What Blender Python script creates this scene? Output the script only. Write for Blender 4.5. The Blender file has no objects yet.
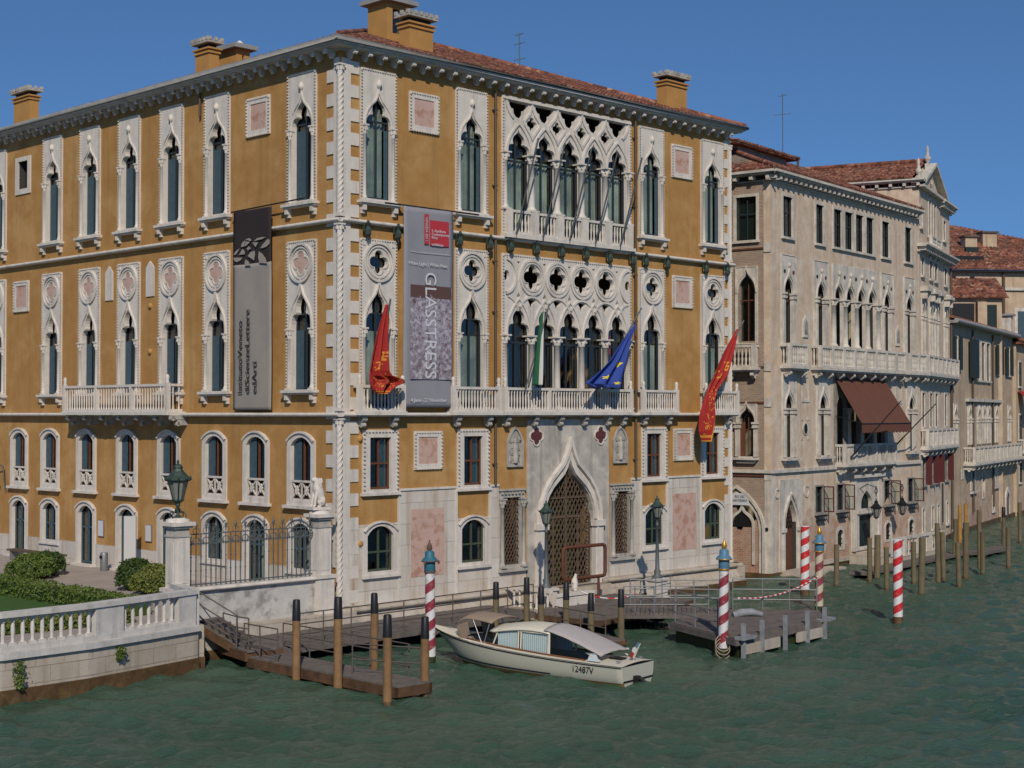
import bpy, bmesh, math, random
import numpy as np
from mathutils import Vector, Matrix, noise
from mathutils.geometry import tessellate_polygon
random.seed(7)
PI = math.pi; R = math.radians
S = bpy.context.scene
COL = S.collection

# ------------------------------------------------------------------ camera
cam_d = bpy.data.cameras.new('camera'); cam = bpy.data.objects.new('camera', cam_d); COL.objects.link(cam)
S.camera = cam
cam_d.sensor_width = 36; cam_d.lens = 36*1515/1024; cam_d.clip_end = 6000; cam_d.clip_start = .5
cam.location = (0, 0, 8); cam.rotation_euler = (PI/2 + math.atan(30/1515), 0, 0)
# ------------------------------------------------------------------ light
SUN_DIR = Vector((0.08, -0.99, 0)).normalized(); SUN_EL = R(37)
w = bpy.data.worlds.new('World'); S.world = w; w.use_nodes = True
nt = w.node_tree; bg = nt.nodes['Background']
sky = nt.nodes.new('ShaderNodeTexSky'); sky.sky_type = 'NISHITA'; sky.sun_disc = False
sky.sun_elevation = SUN_EL; sky.sun_rotation = math.atan2(SUN_DIR.x, SUN_DIR.y)
sky.air_density = 1.0; sky.dust_density = 0.0; sky.ozone_density = 8.0; sky.altitude = 500
stc = nt.nodes.new('ShaderNodeTexCoord'); sva = nt.nodes.new('ShaderNodeVectorMath'); sva.operation = 'ADD'; sva.inputs[1].default_value = (0, 0, .16)
nt.links.new(stc.outputs['Generated'], sva.inputs[0]); nt.links.new(sva.outputs[0], sky.inputs['Vector'])
stn = nt.nodes.new('ShaderNodeMix'); stn.data_type = 'RGBA'; stn.blend_type = 'MULTIPLY'; stn.inputs[0].default_value = 1; stn.inputs[7].default_value = (.87, 1.0, 1.02, 1)
nt.links.new(sky.outputs[0], stn.inputs[6]); nt.links.new(stn.outputs[2], bg.inputs[0]); bg.inputs[1].default_value = 0.098
sl = bpy.data.lights.new('sun', 'SUN'); sl.energy = 3.45; sl.angle = R(.6); sl.color = (1, .90, .77)
so = bpy.data.objects.new('sun', sl); COL.objects.link(so)
sd = Vector((SUN_DIR.x*math.cos(SUN_EL), SUN_DIR.y*math.cos(SUN_EL), math.sin(SUN_EL)))
so.rotation_euler = sd.to_track_quat('Z', 'Y').to_euler()
S.view_settings.view_transform = 'Standard'; S.view_settings.look = 'None'; S.view_settings.gamma = 1
S.view_settings.use_curve_mapping = False; S.view_settings.exposure = 0.0
S.cycles.max_bounces = 6; S.cycles.transparent_max_bounces = 12

# ------------------------------------------------------------------ materials
def mat(name, col, rough=.8, metal=0, col2=None, scale=2.0, amt=.5, streak=None, samt=.5, bump=0, bscale=30, spec=.3, col3=None, s3=.4, a3=.5, brick=None, rand=0):
    m = bpy.data.materials.new(name); m.use_nodes = True
    n = m.node_tree.nodes; l = m.node_tree.links; b = n['Principled BSDF']
    b.inputs['Roughness'].default_value = rough; b.inputs['Metallic'].default_value = metal
    b.inputs['Specular IOR Level'].default_value = spec
    tc = n.new('ShaderNodeTexCoord'); src = tc.outputs['Object']
    if rand:
        oi = n.new('ShaderNodeObjectInfo'); vm = n.new('ShaderNodeVectorMath'); vm.operation = 'MULTIPLY_ADD'
        cmb = n.new('ShaderNodeCombineXYZ')
        for k in range(3): l.new(oi.outputs['Random'], cmb.inputs[k])
        l.new(cmb.outputs[0], vm.inputs[0]); vm.inputs[1].default_value = (37, 53, 71); l.new(src, vm.inputs[2]); src = vm.outputs[0]
    cur = n.new('ShaderNodeRGB'); cur.outputs[0].default_value = (*col, 1); cur = cur.outputs[0]
    def mixin(cur, fac, c):
        mx = n.new('ShaderNodeMix'); mx.data_type = 'RGBA'; l.new(fac, mx.inputs[0]); l.new(cur, mx.inputs[6])
        if isinstance(c, tuple): mx.inputs[7].default_value = (*c, 1)
        else: l.new(c, mx.inputs[7])
        return mx.outputs[2]
    def nz(sc, lo, hi, mx, vec=(1, 1, 1), det=6):
        mp = n.new('ShaderNodeMapping'); mp.inputs['Scale'].default_value = vec; l.new(src, mp.inputs[0])
        t = n.new('ShaderNodeTexNoise'); t.inputs['Scale'].default_value = sc; t.inputs['Detail'].default_value = det; t.inputs['Roughness'].default_value = .65
        l.new(mp.outputs[0], t.inputs[0])
        r = n.new('ShaderNodeMapRange'); r.inputs[1].default_value = lo; r.inputs[2].default_value = hi; r.inputs[4].default_value = mx
        l.new(t.outputs[0], r.inputs[0]); return r.outputs[0]
    bh = None
    if brick:
        bt = n.new('ShaderNodeTexBrick'); sp = n.new('ShaderNodeSeparateXYZ'); l.new(src, sp.inputs[0])
        ad = n.new('ShaderNodeMath'); ad.operation = 'ADD'; l.new(sp.outputs[0], ad.inputs[0]); l.new(sp.outputs[1], ad.inputs[1])
        cb = n.new('ShaderNodeCombineXYZ'); l.new(ad.outputs[0], cb.inputs[0]); l.new(sp.outputs[2], cb.inputs[1])
        l.new(cb.outputs[0], bt.inputs['Vector']); bt.inputs['Scale'].default_value = 1
        bw, bhh, mo, c1, c2, cm = brick
        bt.inputs['Brick Width'].default_value = bw; bt.inputs['Row Height'].default_value = bhh; bt.inputs['Mortar Size'].default_value = mo
        bt.inputs['Color1'].default_value = (*c1, 1); bt.inputs['Color2'].default_value = (*c2, 1); bt.inputs['Mortar'].default_value = (*cm, 1)
        cur = bt.outputs['Color']; bh = bt.outputs['Fac']
    if col2: cur = mixin(cur, nz(scale, .38, .68, amt), col2)
    if col3: cur = mixin(cur, nz(s3, .5, .62, a3), col3)
    if streak: cur = mixin(cur, nz(1.6, .5, .72, samt, (1.6, 1.6, .12), 8), streak)
    l.new(cur, b.inputs['Base Color'])
    if bump:
        t = n.new('ShaderNodeTexNoise'); t.inputs['Scale'].default_value = bscale; t.inputs['Detail'].default_value = 5; l.new(src, t.inputs[0])
        bp = n.new('ShaderNodeBump'); bp.inputs['Strength'].default_value = bump; bp.inputs['Distance'].default_value = .02
        l.new(t.outputs[0], bp.inputs['Height']); o = bp.outputs[0]
        if bh:
            b2 = n.new('ShaderNodeBump'); b2.invert = True; b2.inputs['Strength'].default_value = .6; b2.inputs['Distance'].default_value = .01
            l.new(bh, b2.inputs['Height']); l.new(o, b2.inputs['Normal']); o = b2.outputs[0]
        l.new(o, b.inputs['Normal'])
    return m

M = {}
M['ochre'] = mat('ochre_plaster', (.395, .218, .073), .9, col2=(.33, .165, .045), scale=1.3, amt=.9, streak=(.23, .135, .052), samt=.5, bump=.25, bscale=14, col3=(.47, .28, .11), s3=.45, a3=.75)
M['ochre2'] = mat('ochre_plaster_small', (.43, .23, .07), .9, col2=(.33, .175, .055), scale=2, amt=.6, bump=.25, bscale=14)
M['stone'] = mat('istrian_stone', (.63, .58, .515), .75, col2=(.48, .445, .395), scale=3.0, amt=.6, streak=(.27, .25, .215), samt=.55, bump=.25, bscale=25, rand=1)
M['stone_dark'] = mat('weathered_stone', (.44, .41, .36), .8, col2=(.26, .25, .225), scale=2.0, amt=.8, streak=(.14, .135, .12), samt=.75, bump=.3, bscale=20, rand=1)
M['marble'] = mat('facing_marble', (.60, .56, .50), .6, col2=(.50, .45, .385), scale=1.2, amt=.9, streak=(.33, .24, .15), samt=.9, bump=.15, bscale=10, col3=(.50, .43, .34), s3=.5, a3=.5, brick=(1.25, .78, .012, (.62, .585, .53), (.52, .48, .42), (.34, .3, .25)))
M['grey_marble'] = mat('grey_marble', (.46, .42, .36), .6, col2=(.30, .28, .25), scale=1.5, amt=.9, streak=(.17, .16, .14), samt=.8, bump=.15, col3=(.55, .51, .44), s3=1.2, a3=.7, bscale=10)
M['pink'] = mat('pink_marble', (.52, .36, .30), .55, col2=(.46, .30, .235), scale=1.4, amt=.7, col3=(.36, .19, .12), s3=2.6, a3=.8, bump=.1)
M['red_marble'] = mat('red_marble', (.12, .035, .035), .4, col2=(.06, .02, .02), scale=5)
M['quay'] = mat('quay_stone', (.44, .385, .31), .85, col2=(.33, .275, .21), scale=1.2, amt=.7, streak=(.22, .18, .13), samt=.6, bump=.4, bscale=9, col3=(.47, .43, .37), s3=.5, a3=.7, brick=(1.3, .46, .012, (.46, .40, .33), (.40, .345, .275), (.24, .2, .15)))
M['rail_stone'] = mat('balustrade_stone', (.56, .53, .49), .85, col2=(.42, .40, .365), scale=2.2, amt=.8, streak=(.2, .19, .17), samt=.5, bump=.3, bscale=18, rand=1)
M['wall_old'] = mat('stained_garden_wall', (.52, .50, .465), .85, col2=(.38, .36, .33), scale=1.5, amt=.8, col3=(.2, .19, .175), s3=1.3, a3=.8, bump=.3)
M['algae'] = mat('algae_stone', (.11, .06, .025), .6, col2=(.05, .035, .015), scale=3, amt=.9, col3=(.16, .10, .045), s3=2, a3=.7, bump=.5, bscale=10)
M['tide'] = mat('green_tide', (.035, .05, .015), .5, col2=(.02, .022, .012), scale=4, amt=.9, bump=.5)
M['glass'] = bpy.data.materials.new('window_glass')
g = M['glass']; g.use_nodes = True; n = g.node_tree.nodes; l = g.node_tree.links
for x in list(n):
    if x.type == 'BSDF_PRINCIPLED': n.remove(x)
tr = n.new('ShaderNodeBsdfTransparent'); tr.inputs[0].default_value = (.88, .92, .90, 1); gl = n.new('ShaderNodeBsdfGlossy'); gl.inputs['Roughness'].default_value = .04
gl.inputs[0].default_value = (.9, .9, .9, 1)
fr = n.new('ShaderNodeLayerWeight'); fr.inputs[0].default_value = .35; mx = n.new('ShaderNodeMixShader')
fm = n.new('ShaderNodeMath'); fm.operation = 'MULTIPLY_ADD'; fm.inputs[1].default_value = .16; fm.inputs[2].default_value = .03; l.new(fr.outputs['Facing'], fm.inputs[0])
l.new(fm.outputs[0], mx.inputs[0]); l.new(tr.outputs[0], mx.inputs[1]); l.new(gl.outputs[0], mx.inputs[2]); l.new(mx.outputs[0], n['Material Output'].inputs[0])
M['room_shade'] = mat('painted_room_shade', (.05, .045, .04), .9)  # near-black paint in place of shade on reveals and inner wall faces
M['dark'] = mat('interior_shade', (.012, .013, .014), .5)  # near-black in place of shade in hollows and under the boat canvas
M['curtain'] = mat('curtain', (.40, .43, .37), .9, col2=(.10, .12, .11), scale=.35, amt=1, rand=1)
M['shutter'] = mat('teal_shutter', (.052, .092, .115), .55, col2=(.035, .06, .08), scale=6, amt=.8, rand=1)
M['bframe'] = mat('dark_window_frame', (.025, .035, .042), .5)
M['wood'] = mat('brown_wood', (.13, .052, .028), .6, col2=(.07, .03, .018), scale=8)
M['green_wood'] = mat('green_painted_wood', (.045, .07, .05), .6, col2=(.1, .08, .04), scale=5)
M['iron'] = mat('grey_iron', (.12, .135, .14), .6, .3, col2=(.07, .08, .08), scale=5)
M['rust'] = mat('rusty_iron', (.12, .085, .06), .85, .1, col2=(.11, .065, .04), scale=4)
M['rustred'] = mat('red_oxide_frame', (.13, .045, .025), .7, .1, col2=(.07, .03, .02), scale=4)
M['black'] = mat('black_paint', (.014, .014, .015), .45)
M['verdigris'] = mat('verdigris_bronze', (.035, .048, .042), .55, .3, col2=(.07, .125, .095), scale=5, amt=.7)
M['lampglass'] = mat('frosted_lamp_glass', (.20, .21, .185), .25, col2=(.14, .15, .13), spec=.6)
M['drain'] = mat('drain_pipe', (.10, .075, .05), .6, .1)
M['gutter'] = mat('lead_gutter', (.30, .30, .29), .6, col2=(.17, .17, .165), scale=2)
M['bannerG'] = mat('grey_banner_cloth', (.255, .255, .28), .85, col2=(.215, .215, .235), scale=.8, amt=.8)
M['bannerB'] = mat('beige_banner_cloth', (.30, .27, .235), .85, col2=(.25, .225, .20), scale=.8, amt=.8)
M['bannerD'] = mat('dark_banner_cloth', (.030, .022, .022), .85)
M['bred'] = mat('banner_red', (.42, .035, .05), .8)
M['bwhite'] = mat('banner_white', (.55, .55, .57), .8)
M['photo'] = mat('printed_glass_picture', (.30, .27, .32), .8, col2=(.09, .055, .055), scale=7, amt=1, col3=(.5, .48, .52), s3=5, a3=.8)
M['photo_brown'] = mat('printed_brown', (.10, .055, .05), .8)
M['fred'] = mat('red_flag_cloth', (.33, .022, .018), .8, col2=(.22, .012, .01), scale=2)
M['fgold'] = mat('gold_emblem', (.55, .24, .03), .7)
M['fgreen'] = mat('green_flag_cloth', (.018, .10, .045), .8)
M['fwhite'] = mat('white_flag_cloth', (.55, .55, .52), .8)
M['fblue'] = mat('blue_flag_cloth', (.025, .055, .26), .8)
M['fyellow'] = mat('flag_star', (.65, .5, .03), .8)
M['deck'] = mat('grey_deck_boards', (.155, .132, .115), .85, col2=(.08, .07, .066), scale=2.5, amt=.8, bump=.3)
M['deck_side'] = mat('wet_timber', (.13, .068, .034), .7, col2=(.05, .032, .02), scale=3, amt=.9, bump=.4)
M['pile'] = mat('mooring_pile_timber', (.25, .145, .065), .75, col2=(.15, .085, .04), scale=3, amt=.8, streak=(.1, .055, .025), samt=.7, bump=.3, rand=1)
M['pile_grey'] = mat('grey_pile_timber', (.16, .125, .07), .8, col2=(.10, .085, .05), scale=3, amt=.8, streak=(.05, .045, .03), samt=.8, bump=.3, rand=1)
M['pile_yellow'] = mat('yellow_pile_timber', (.36, .20, .05), .8, col2=(.25, .12, .03), scale=3, amt=.8, rand=1)
M['gold'] = mat('gilded_knob', (.50, .28, .05), .4, .6)
M['pblue'] = mat('blue_post_paint', (.07, .17, .26), .5, col2=(.1, .22, .28), scale=3)
M['pblue2'] = mat('teal_post_paint', (.03, .13, .18), .5)
M['hull'] = mat('grey_green_hull', (.46, .45, .36), .3, col2=(.42, .415, .335), scale=1, spec=.5)
M['cream'] = mat('cream_boat_paint', (.62, .58, .47), .35, spec=.5)
M['boot'] = mat('ochre_bottom_paint', (.26, .16, .06), .6, col2=(.15, .1, .045), scale=3)
M['canvas'] = mat('tan_canvas', (.28, .215, .155), .9, col2=(.24, .18, .13), scale=3)
M['canvas_grey'] = mat('grey_canvas', (.40, .365, .345), .9, col2=(.35, .32, .30), scale=2)
M['varnish'] = mat('varnished_wood', (.18, .075, .03), .35)
M['chrome'] = mat('chrome', (.42, .42, .42), .45, .8)
M['blinds'] = mat('cabin_curtain', (.50, .57, .60), .9)
M['leaf'] = mat('hedge_leaves', (.105, .15, .025), .6, col2=(.05, .085, .016), scale=2.5, amt=.9)
M['leaf_dark'] = mat('dark_leaves', (.035, .06, .014), .6, col2=(.06, .1, .02), scale=2.5, amt=.8)
M['leaf_yel'] = mat('yellow_leaves', (.17, .19, .04), .6, col2=(.07, .09, .02), scale=3, amt=.8)
M['lawn'] = mat('lawn', (.05, .11, .02), .95, col2=(.035, .08, .015), scale=2, bump=.8, bscale=60)
M['paving'] = mat('garden_paving', (.36, .31, .27), .9, col2=(.27, .235, .2), scale=1, amt=.8, bump=.2)
M['earth'] = mat('ground', (.2, .17, .13), .9, col2=(.14, .12, .09), scale=.5)
M['beige'] = mat('beige_plaster', (.60, .475, .355), .9, col2=(.47, .36, .26), scale=1.6, amt=1, streak=(.28, .215, .155), samt=.6, bump=.3, bscale=12, col3=(.62, .54, .43), s3=1.1, a3=.8)
M['beige_brick'] = mat('thin_grey_brick', (.3, .25, .2), .95, col2=(.21, .17, .13), scale=1.1, amt=.6, bump=.3, bscale=20, brick=(.28, .085, .014, (.36, .26, .19), (.27, .185, .135), (.40, .33, .26)))
M['red_brick'] = mat('eroded_red_brick', (.36, .16, .09), .95, col2=(.43, .33, .24), scale=1.3, amt=.9, bump=.4, bscale=12, brick=(.28, .09, .014, (.36, .15, .085), (.25, .10, .06), (.38, .31, .25)))
M['eroded'] = mat('eroded_plaster', (.47, .38, .28), .95, col2=(.38, .19, .12), scale=1.6, amt=1.0, streak=(.25, .14, .09), samt=.6, bump=.5, bscale=12, col3=(.50, .43, .35), s3=1.4, a3=.7)
M['bstone'] = mat('pale_trim_stone', (.60, .55, .475), .8, col2=(.36, .33, .285), scale=2, amt=.8, streak=(.2, .185, .165), samt=.6, bump=.25, rand=1)
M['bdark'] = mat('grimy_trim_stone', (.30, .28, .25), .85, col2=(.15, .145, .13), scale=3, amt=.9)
M['awning'] = mat('brown_awning_canvas', (.135, .055, .035), .85, col2=(.11, .045, .03), scale=2)
M['maroon'] = mat('maroon_shutter', (.085, .02, .02), .6)
M['dkgreen'] = mat('dark_green_shutter', (.010, .022, .022), .6)
M['house'] = mat('tan_house_plaster', (.50, .385, .265), .9, col2=(.33, .245, .165), scale=.7, amt=.9, streak=(.2, .14, .10), samt=.7, bump=.3, col3=(.45, .36, .27), s3=.5, a3=.5)
M['steel'] = mat('galvanised_rail', (.24, .245, .245), .5, .5)
M['rail'] = mat('bronze_rail', (.16, .13, .11), .5, .5)
M['fender'] = mat('weathered_fender_timber', (.25, .265, .28), .8, col2=(.15, .15, .155), scale=4, amt=.9)
M['plank_white'] = mat('weathered_blue_plank', (.36, .365, .37), .8, col2=(.24, .25, .26), scale=4)

def tile_mat():
    m = mat('terracotta_tiles', (.28, .10, .055), .9, bump=.3); n = m.node_tree.nodes; l = m.node_tree.links; b = n['Principled BSDF']
    tc = n.new('ShaderNodeTexCoord')
    v = n.new('ShaderNodeTexVoronoi'); v.inputs['Scale'].default_value = 3.6; l.new(tc.outputs['Object'], v.inputs[0])
    cr = n.new('ShaderNodeValToRGB'); sp = n.new('ShaderNodeSeparateColor'); l.new(v.outputs['Color'], sp.inputs[0]); l.new(sp.outputs[0], cr.inputs[0])
    e = cr.color_ramp.elements; e[0].color = (.075, .03, .022, 1); e[1].color = (.36, .22, .15, 1)
    for p, c in ((.3, (.17, .062, .038)), (.62, (.235, .088, .052)), (.85, (.28, .12, .075))):
        x = e.new(p); x.color = (*c, 1)
    t = n.new('ShaderNodeTexNoise'); t.inputs['Scale'].default_value = .8; t.inputs['Detail'].default_value = 5; l.new(tc.outputs['Object'], t.inputs[0])
    mr = n.new('ShaderNodeMapRange'); mr.inputs[1].default_value = .5; mr.inputs[2].default_value = .7; mr.inputs[4].default_value = .6; l.new(t.outputs[0], mr.inputs[0])
    mx = n.new('ShaderNodeMix'); mx.data_type = 'RGBA'; l.new(mr.outputs[0], mx.inputs[0]); l.new(cr.outputs[0], mx.inputs[6]); mx.inputs[7].default_value = (.10, .07, .05, 1)
    l.new(mx.outputs[2], b.inputs['Base Color']); return m
M['tiles'] = tile_mat()

def stripe_mat(name, c1, c2, pitch, z0=0):
    m = mat(name, c1, .5); n = m.node_tree.nodes; l = m.node_tree.links; b = n['Principled BSDF']
    tc = n.new('ShaderNodeTexCoord'); sp = n.new('ShaderNodeSeparateXYZ'); l.new(tc.outputs['Object'], sp.inputs[0])
    def mth(op, a, bb=None):
        x = n.new('ShaderNodeMath'); x.operation = op
        for i, v in enumerate((a, bb)):
            if v is None: continue
            if isinstance(v, (int, float)): x.inputs[i].default_value = v
            else: l.new(v, x.inputs[i])
        return x.outputs[0]
    at = mth('DIVIDE', mth('ARCTAN2', sp.outputs[1], sp.outputs[0]), 2*PI)
    f = mth('FRACT', mth('ADD', mth('SUBTRACT', mth('DIVIDE', sp.outputs[2], pitch), at), 10))
    gt = mth('GREATER_THAN', f, .5)
    t = n.new('ShaderNodeTexNoise'); t.inputs['Scale'].default_value = 6; t.inputs['Detail'].default_value = 6; l.new(tc.outputs['Object'], t.inputs[0])
    mx = n.new('ShaderNodeMix'); mx.data_type = 'RGBA'; l.new(gt, mx.inputs[0]); mx.inputs[6].default_value = (*c1, 1); mx.inputs[7].default_value = (*c2, 1)
    mr = n.new('ShaderNodeMapRange'); mr.inputs[1].default_value = .52; mr.inputs[2].default_value = .75; mr.inputs[4].default_value = .6; l.new(t.outputs[0], mr.inputs[0])
    m2 = n.new('ShaderNodeMix'); m2.data_type = 'RGBA'; l.new(mr.outputs[0], m2.inputs[0]); l.new(mx.outputs[2], m2.inputs[6]); m2.inputs[7].default_value = (.3, .26, .2, 1)
    l.new(m2.outputs[2], b.inputs['Base Color']); return m
M['stripe_maroon'] = stripe_mat('maroon_white_stripes', (.24, .03, .045), (.60, .59, .58), .62)
M['stripe_cream'] = stripe_mat('maroon_cream_stripes', (.22, .045, .05), (.50, .42, .31), .62)
M['stripe_red'] = stripe_mat('red_white_stripes', (.50, .02, .025), (.62, .61, .60), .60)
M['stripe_rope'] = stripe_mat('tape_stripes', (.5, .05, .04), (.6, .6, .6), .3)

# ------------------------------------------------------------------ mesh builder
class MB:
    def __init__(s): s.v = []; s.f = []; s.sm = []
    def add(s, vs, fs, smooth=False):
        o = len(s.v); s.v += [tuple(v) for v in vs]; s.f += [tuple(i+o for i in f) for f in fs]; s.sm += [smooth]*len(fs); return s
    def box(s, x0, x1, y0, y1, z0, z1):
        return s.add([(x0,y0,z0),(x1,y0,z0),(x1,y1,z0),(x0,y1,z0),(x0,y0,z1),(x1,y0,z1),(x1,y1,z1),(x0,y1,z1)],
              [(0,3,2,1),(4,5,6,7),(0,1,5,4),(1,2,6,5),(2,3,7,6),(3,0,4,7)])
    def obox(s, p, q, w, z0, z1, off=0):     # box along p->q (2D), width w
        p = Vector(p); q = Vector(q); d = (q-p).normalized(); nn = Vector((-d.y, d.x)); a = nn*(off-w/2); b = nn*(off+w/2)
        z0 = z0 if isinstance(z0, tuple) else (z0, z0); z1 = z1 if isinstance(z1, tuple) else (z1, z1)
        P = [p+a, q+a, q+b, p+b]; zz0 = [z0[0], z0[1], z0[1], z0[0]]; zz1 = [z1[0], z1[1], z1[1], z1[0]]
        return s.add([(P[i].x,P[i].y,zz0[i]) for i in range(4)]+[(P[i].x,P[i].y,zz1[i]) for i in range(4)],
              [(0,3,2,1),(4,5,6,7),(0,1,5,4),(1,2,6,5),(2,3,7,6),(3,0,4,7)])
    def prism(s, pts, z0, z1):               # pts 2D polygon
        n = len(pts); z0f = z0 if callable(z0) else (lambda i: z0); z1f = z1 if callable(z1) else (lambda i: z1)
        o = [(p[0],p[1],z0f(i)) for i, p in enumerate(pts)]+[(p[0],p[1],z1f(i)) for i, p in enumerate(pts)]
        return s.add(o, [tuple(range(n))[::-1], tuple(range(n,2*n))]+[(i,(i+1)%n,(i+1)%n+n,i+n) for i in range(n)])
    def tube(s, pts, r, n=8, closed=False, smooth=True):
        pts = [Vector(p) for p in pts]; N = len(pts); rs = r if isinstance(r, (list, tuple)) else [r]*N; vs = []; prev = None
        for i, p in enumerate(pts):
            if closed: t = pts[(i+1)%N]-pts[i-1]
            else: t = pts[min(i+1,N-1)]-pts[max(i-1,0)]
            t.normalize()
            if prev is None:
                u = t.cross(Vector((0,0,1)));
                if u.length < .05: u = t.cross(Vector((1,0,0)))
            else: u = prev - t*prev.dot(t)
            u.normalize(); prev = u; v = t.cross(u)
            for k in range(n):
                a = 2*PI*k/n; vs.append(p+u*rs[i]*math.cos(a)+v*rs[i]*math.sin(a))
        fs = []
        for i in range(N if closed else N-1):
            j = (i+1)%N
            for k in range(n): fs.append((i*n+k, i*n+(k+1)%n, j*n+(k+1)%n, j*n+k))
        s.add(vs, fs, smooth)
        if not closed: s.add([vs[k] for k in range(n)], [tuple(range(n))[::-1]]); s.add([vs[(N-1)*n+k] for k in range(n)], [tuple(range(n))])
        return s
    def lathe(s, x, y, prof, n=12, smooth=True, sq=False):  # prof [(r,z)]
        vs = []; N = len(prof)
        for r, z in prof:
            for k in range(n):
                a = 2*PI*(k+.5)/n; q = r
                vs.append((x+q*math.cos(a), y+q*math.sin(a), z))
        fs = [(i*n+k, i*n+(k+1)%n, (i+1)*n+(k+1)%n, (i+1)*n+k) for i in range(N-1) for k in range(n)]
        s.add(vs, fs, smooth); s.add(vs[:n], [tuple(range(n))[::-1]]); s.add(vs[-n:], [tuple(range(n))]); return s
    def plate(s, outer, holes, y0, y1):      # outlines in (x,z), extruded in y
        loops = [outer]+list(holes); flat = [p for l in loops for p in l]; n = len(flat)
        tris = tessellate_polygon([[Vector((p[0],p[1],0)) for p in l] for l in loops])
        vs = [(p[0],y0,p[1]) for p in flat]+[(p[0],y1,p[1]) for p in flat]; fs = []
        for t in tris:
            a, b, c = [flat[i] for i in t]; cr = (b[0]-a[0])*(c[1]-a[1])-(b[1]-a[1])*(c[0]-a[0])
            if abs(cr) < 1e-9: continue
            t = t if cr > 0 else t[::-1]
            fs.append(tuple(t)); fs.append(tuple(i+n for i in t[::-1]))
        o = 0
        for li, l in enumerate(loops):
            m = len(l); ar = sum(l[i][0]*l[(i+1)%m][1]-l[(i+1)%m][0]*l[i][1] for i in range(m)); ccw = ar > 0
            for i in range(m):
                j = (i+1)%m; q = (o+i, o+i+n, o+j+n, o+j)
                if (li == 0) != ccw: q = q[::-1]
                fs.append(q if li == 0 and ccw else q)
            o += m
        return s.add(vs, fs)
    def band(s, pts, w, y0, y1, closed=False):   # rib following (x,z) polyline, width w centred, from y0 (front) to y1
        N = len(pts); P = [Vector(p) for p in pts]; L = []; Rr = []
        for i in range(N):
            if closed: a, b = P[i-1], P[(i+1)%N]
            else: a, b = P[max(i-1,0)], P[min(i+1,N-1)]
            t = (b-a).normalized(); nn = Vector((-t.y, t.x))*(w/2); L.append(P[i]+nn); Rr.append(P[i]-nn)
        vs = []
        for i in range(N): vs += [(L[i].x,y1,L[i].y),(L[i].x,y0,L[i].y),(Rr[i].x,y0,Rr[i].y),(Rr[i].x,y1,Rr[i].y)]
        fs = []
        for i in range(N if closed else N-1):
            j = (i+1)%N
            for k in range(4): fs.append((i*4+k, j*4+k, j*4+(k+1)%4, i*4+(k+1)%4))
        return s.add(vs, fs)
    def teeth(s, x0, x1, z0, z1, y0, y1, sz=.055, sides='lrt'):
        def run(a, b):
            L = (Vector(b)-Vector(a)).length; n = max(2, int(L/(sz*2.1)))
            for i in range(n):
                p = Vector(a).lerp(Vector(b), (i+.5)/n); s.box(p.x-sz/2, p.x+sz/2, y0, y1, p.y-sz/2, p.y+sz/2)
        if 'l' in sides: run((x0,z0),(x0,z1))
        if 'r' in sides: run((x1,z0),(x1,z1))
        if 't' in sides: run((x0,z1),(x1,z1))
        if 'b' in sides: run((x0,z0),(x1,z0))
        return s
    def build(s, name, m, parent=None, loc=None, rz=0, fix=True):
        me = bpy.data.meshes.new(name); me.from_pydata(s.v, [], s.f)
        me.polygons.foreach_set('use_smooth', s.sm)
        if fix:
            bm = bmesh.new(); bm.from_mesh(me); bmesh.ops.recalc_face_normals(bm, faces=bm.faces); bm.to_mesh(me); bm.free()
        for mm in (m if isinstance(m, (list, tuple)) else [m]): me.materials.append(M[mm] if isinstance(mm, str) else mm)
        o = bpy.data.objects.new(name, me); COL.objects.link(o)
        if parent: o.parent = parent
        if loc is not None: o.location = loc
        o.rotation_euler = (0, 0, rz); return o

def shade_reveals(o, y0=.01, ny=True):  # puts the painted shade colour on window reveals and wall backs
    o.data.materials.append(M['room_shade']); k = len(o.data.materials)-1
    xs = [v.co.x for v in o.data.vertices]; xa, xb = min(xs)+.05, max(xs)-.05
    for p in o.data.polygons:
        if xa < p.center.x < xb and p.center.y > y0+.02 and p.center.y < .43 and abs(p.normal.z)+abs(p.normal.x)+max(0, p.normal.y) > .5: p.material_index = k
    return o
def tag(o, label=None, cat=None, group=None, kind=None):
    if label: o['label'] = label
    if cat: o['category'] = cat
    if group: o['group'] = group
    if kind: o['kind'] = kind
    return o
def empty(name, loc, rz=0):
    o = bpy.data.objects.new(name, None); COL.objects.link(o); o.location = loc; o.rotation_euler = (0, 0, rz); o.empty_display_size = .3; return o
def kids(o): return [c for c in COL.objects if c.parent == o]
KID = {}
def dup(o, parent=None, loc=None, rz=None):
    c = o.copy(); COL.objects.link(c); c.parent = parent if parent is not None else None
    if loc is not None: c.location = loc
    if rz is not None: c.rotation_euler = (0, 0, rz)
    key = o.name
    if key not in KID: KID[key] = kids(o)
    for ch in KID[key]: dup(ch, c)
    return c
def dupthing(o, loc, rz, label, group=None):
    c = dup(o, None, loc, rz); c['label'] = label
    if group: c['group'] = group
    return c
def arc(cx, cz, r, a0, a1, n): return [(cx+r*math.cos(R(a0+(a1-a0)*i/n)), cz+r*math.sin(R(a0+(a1-a0)*i/n))) for i in range(n+1)]
def quatre(cx, cz, d, a, n=7):
    out = []
    for q in range(4):
        for i in range(n):
            ps = R(-45+90*i/n); ph = q*PI/2; rr = d*math.cos(ps)+math.sqrt(max(0, a*a-(d*math.sin(ps))**2)); out.append((cx+rr*math.cos(ph+ps), cz+rr*math.sin(ph+ps)))
    return out
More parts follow.
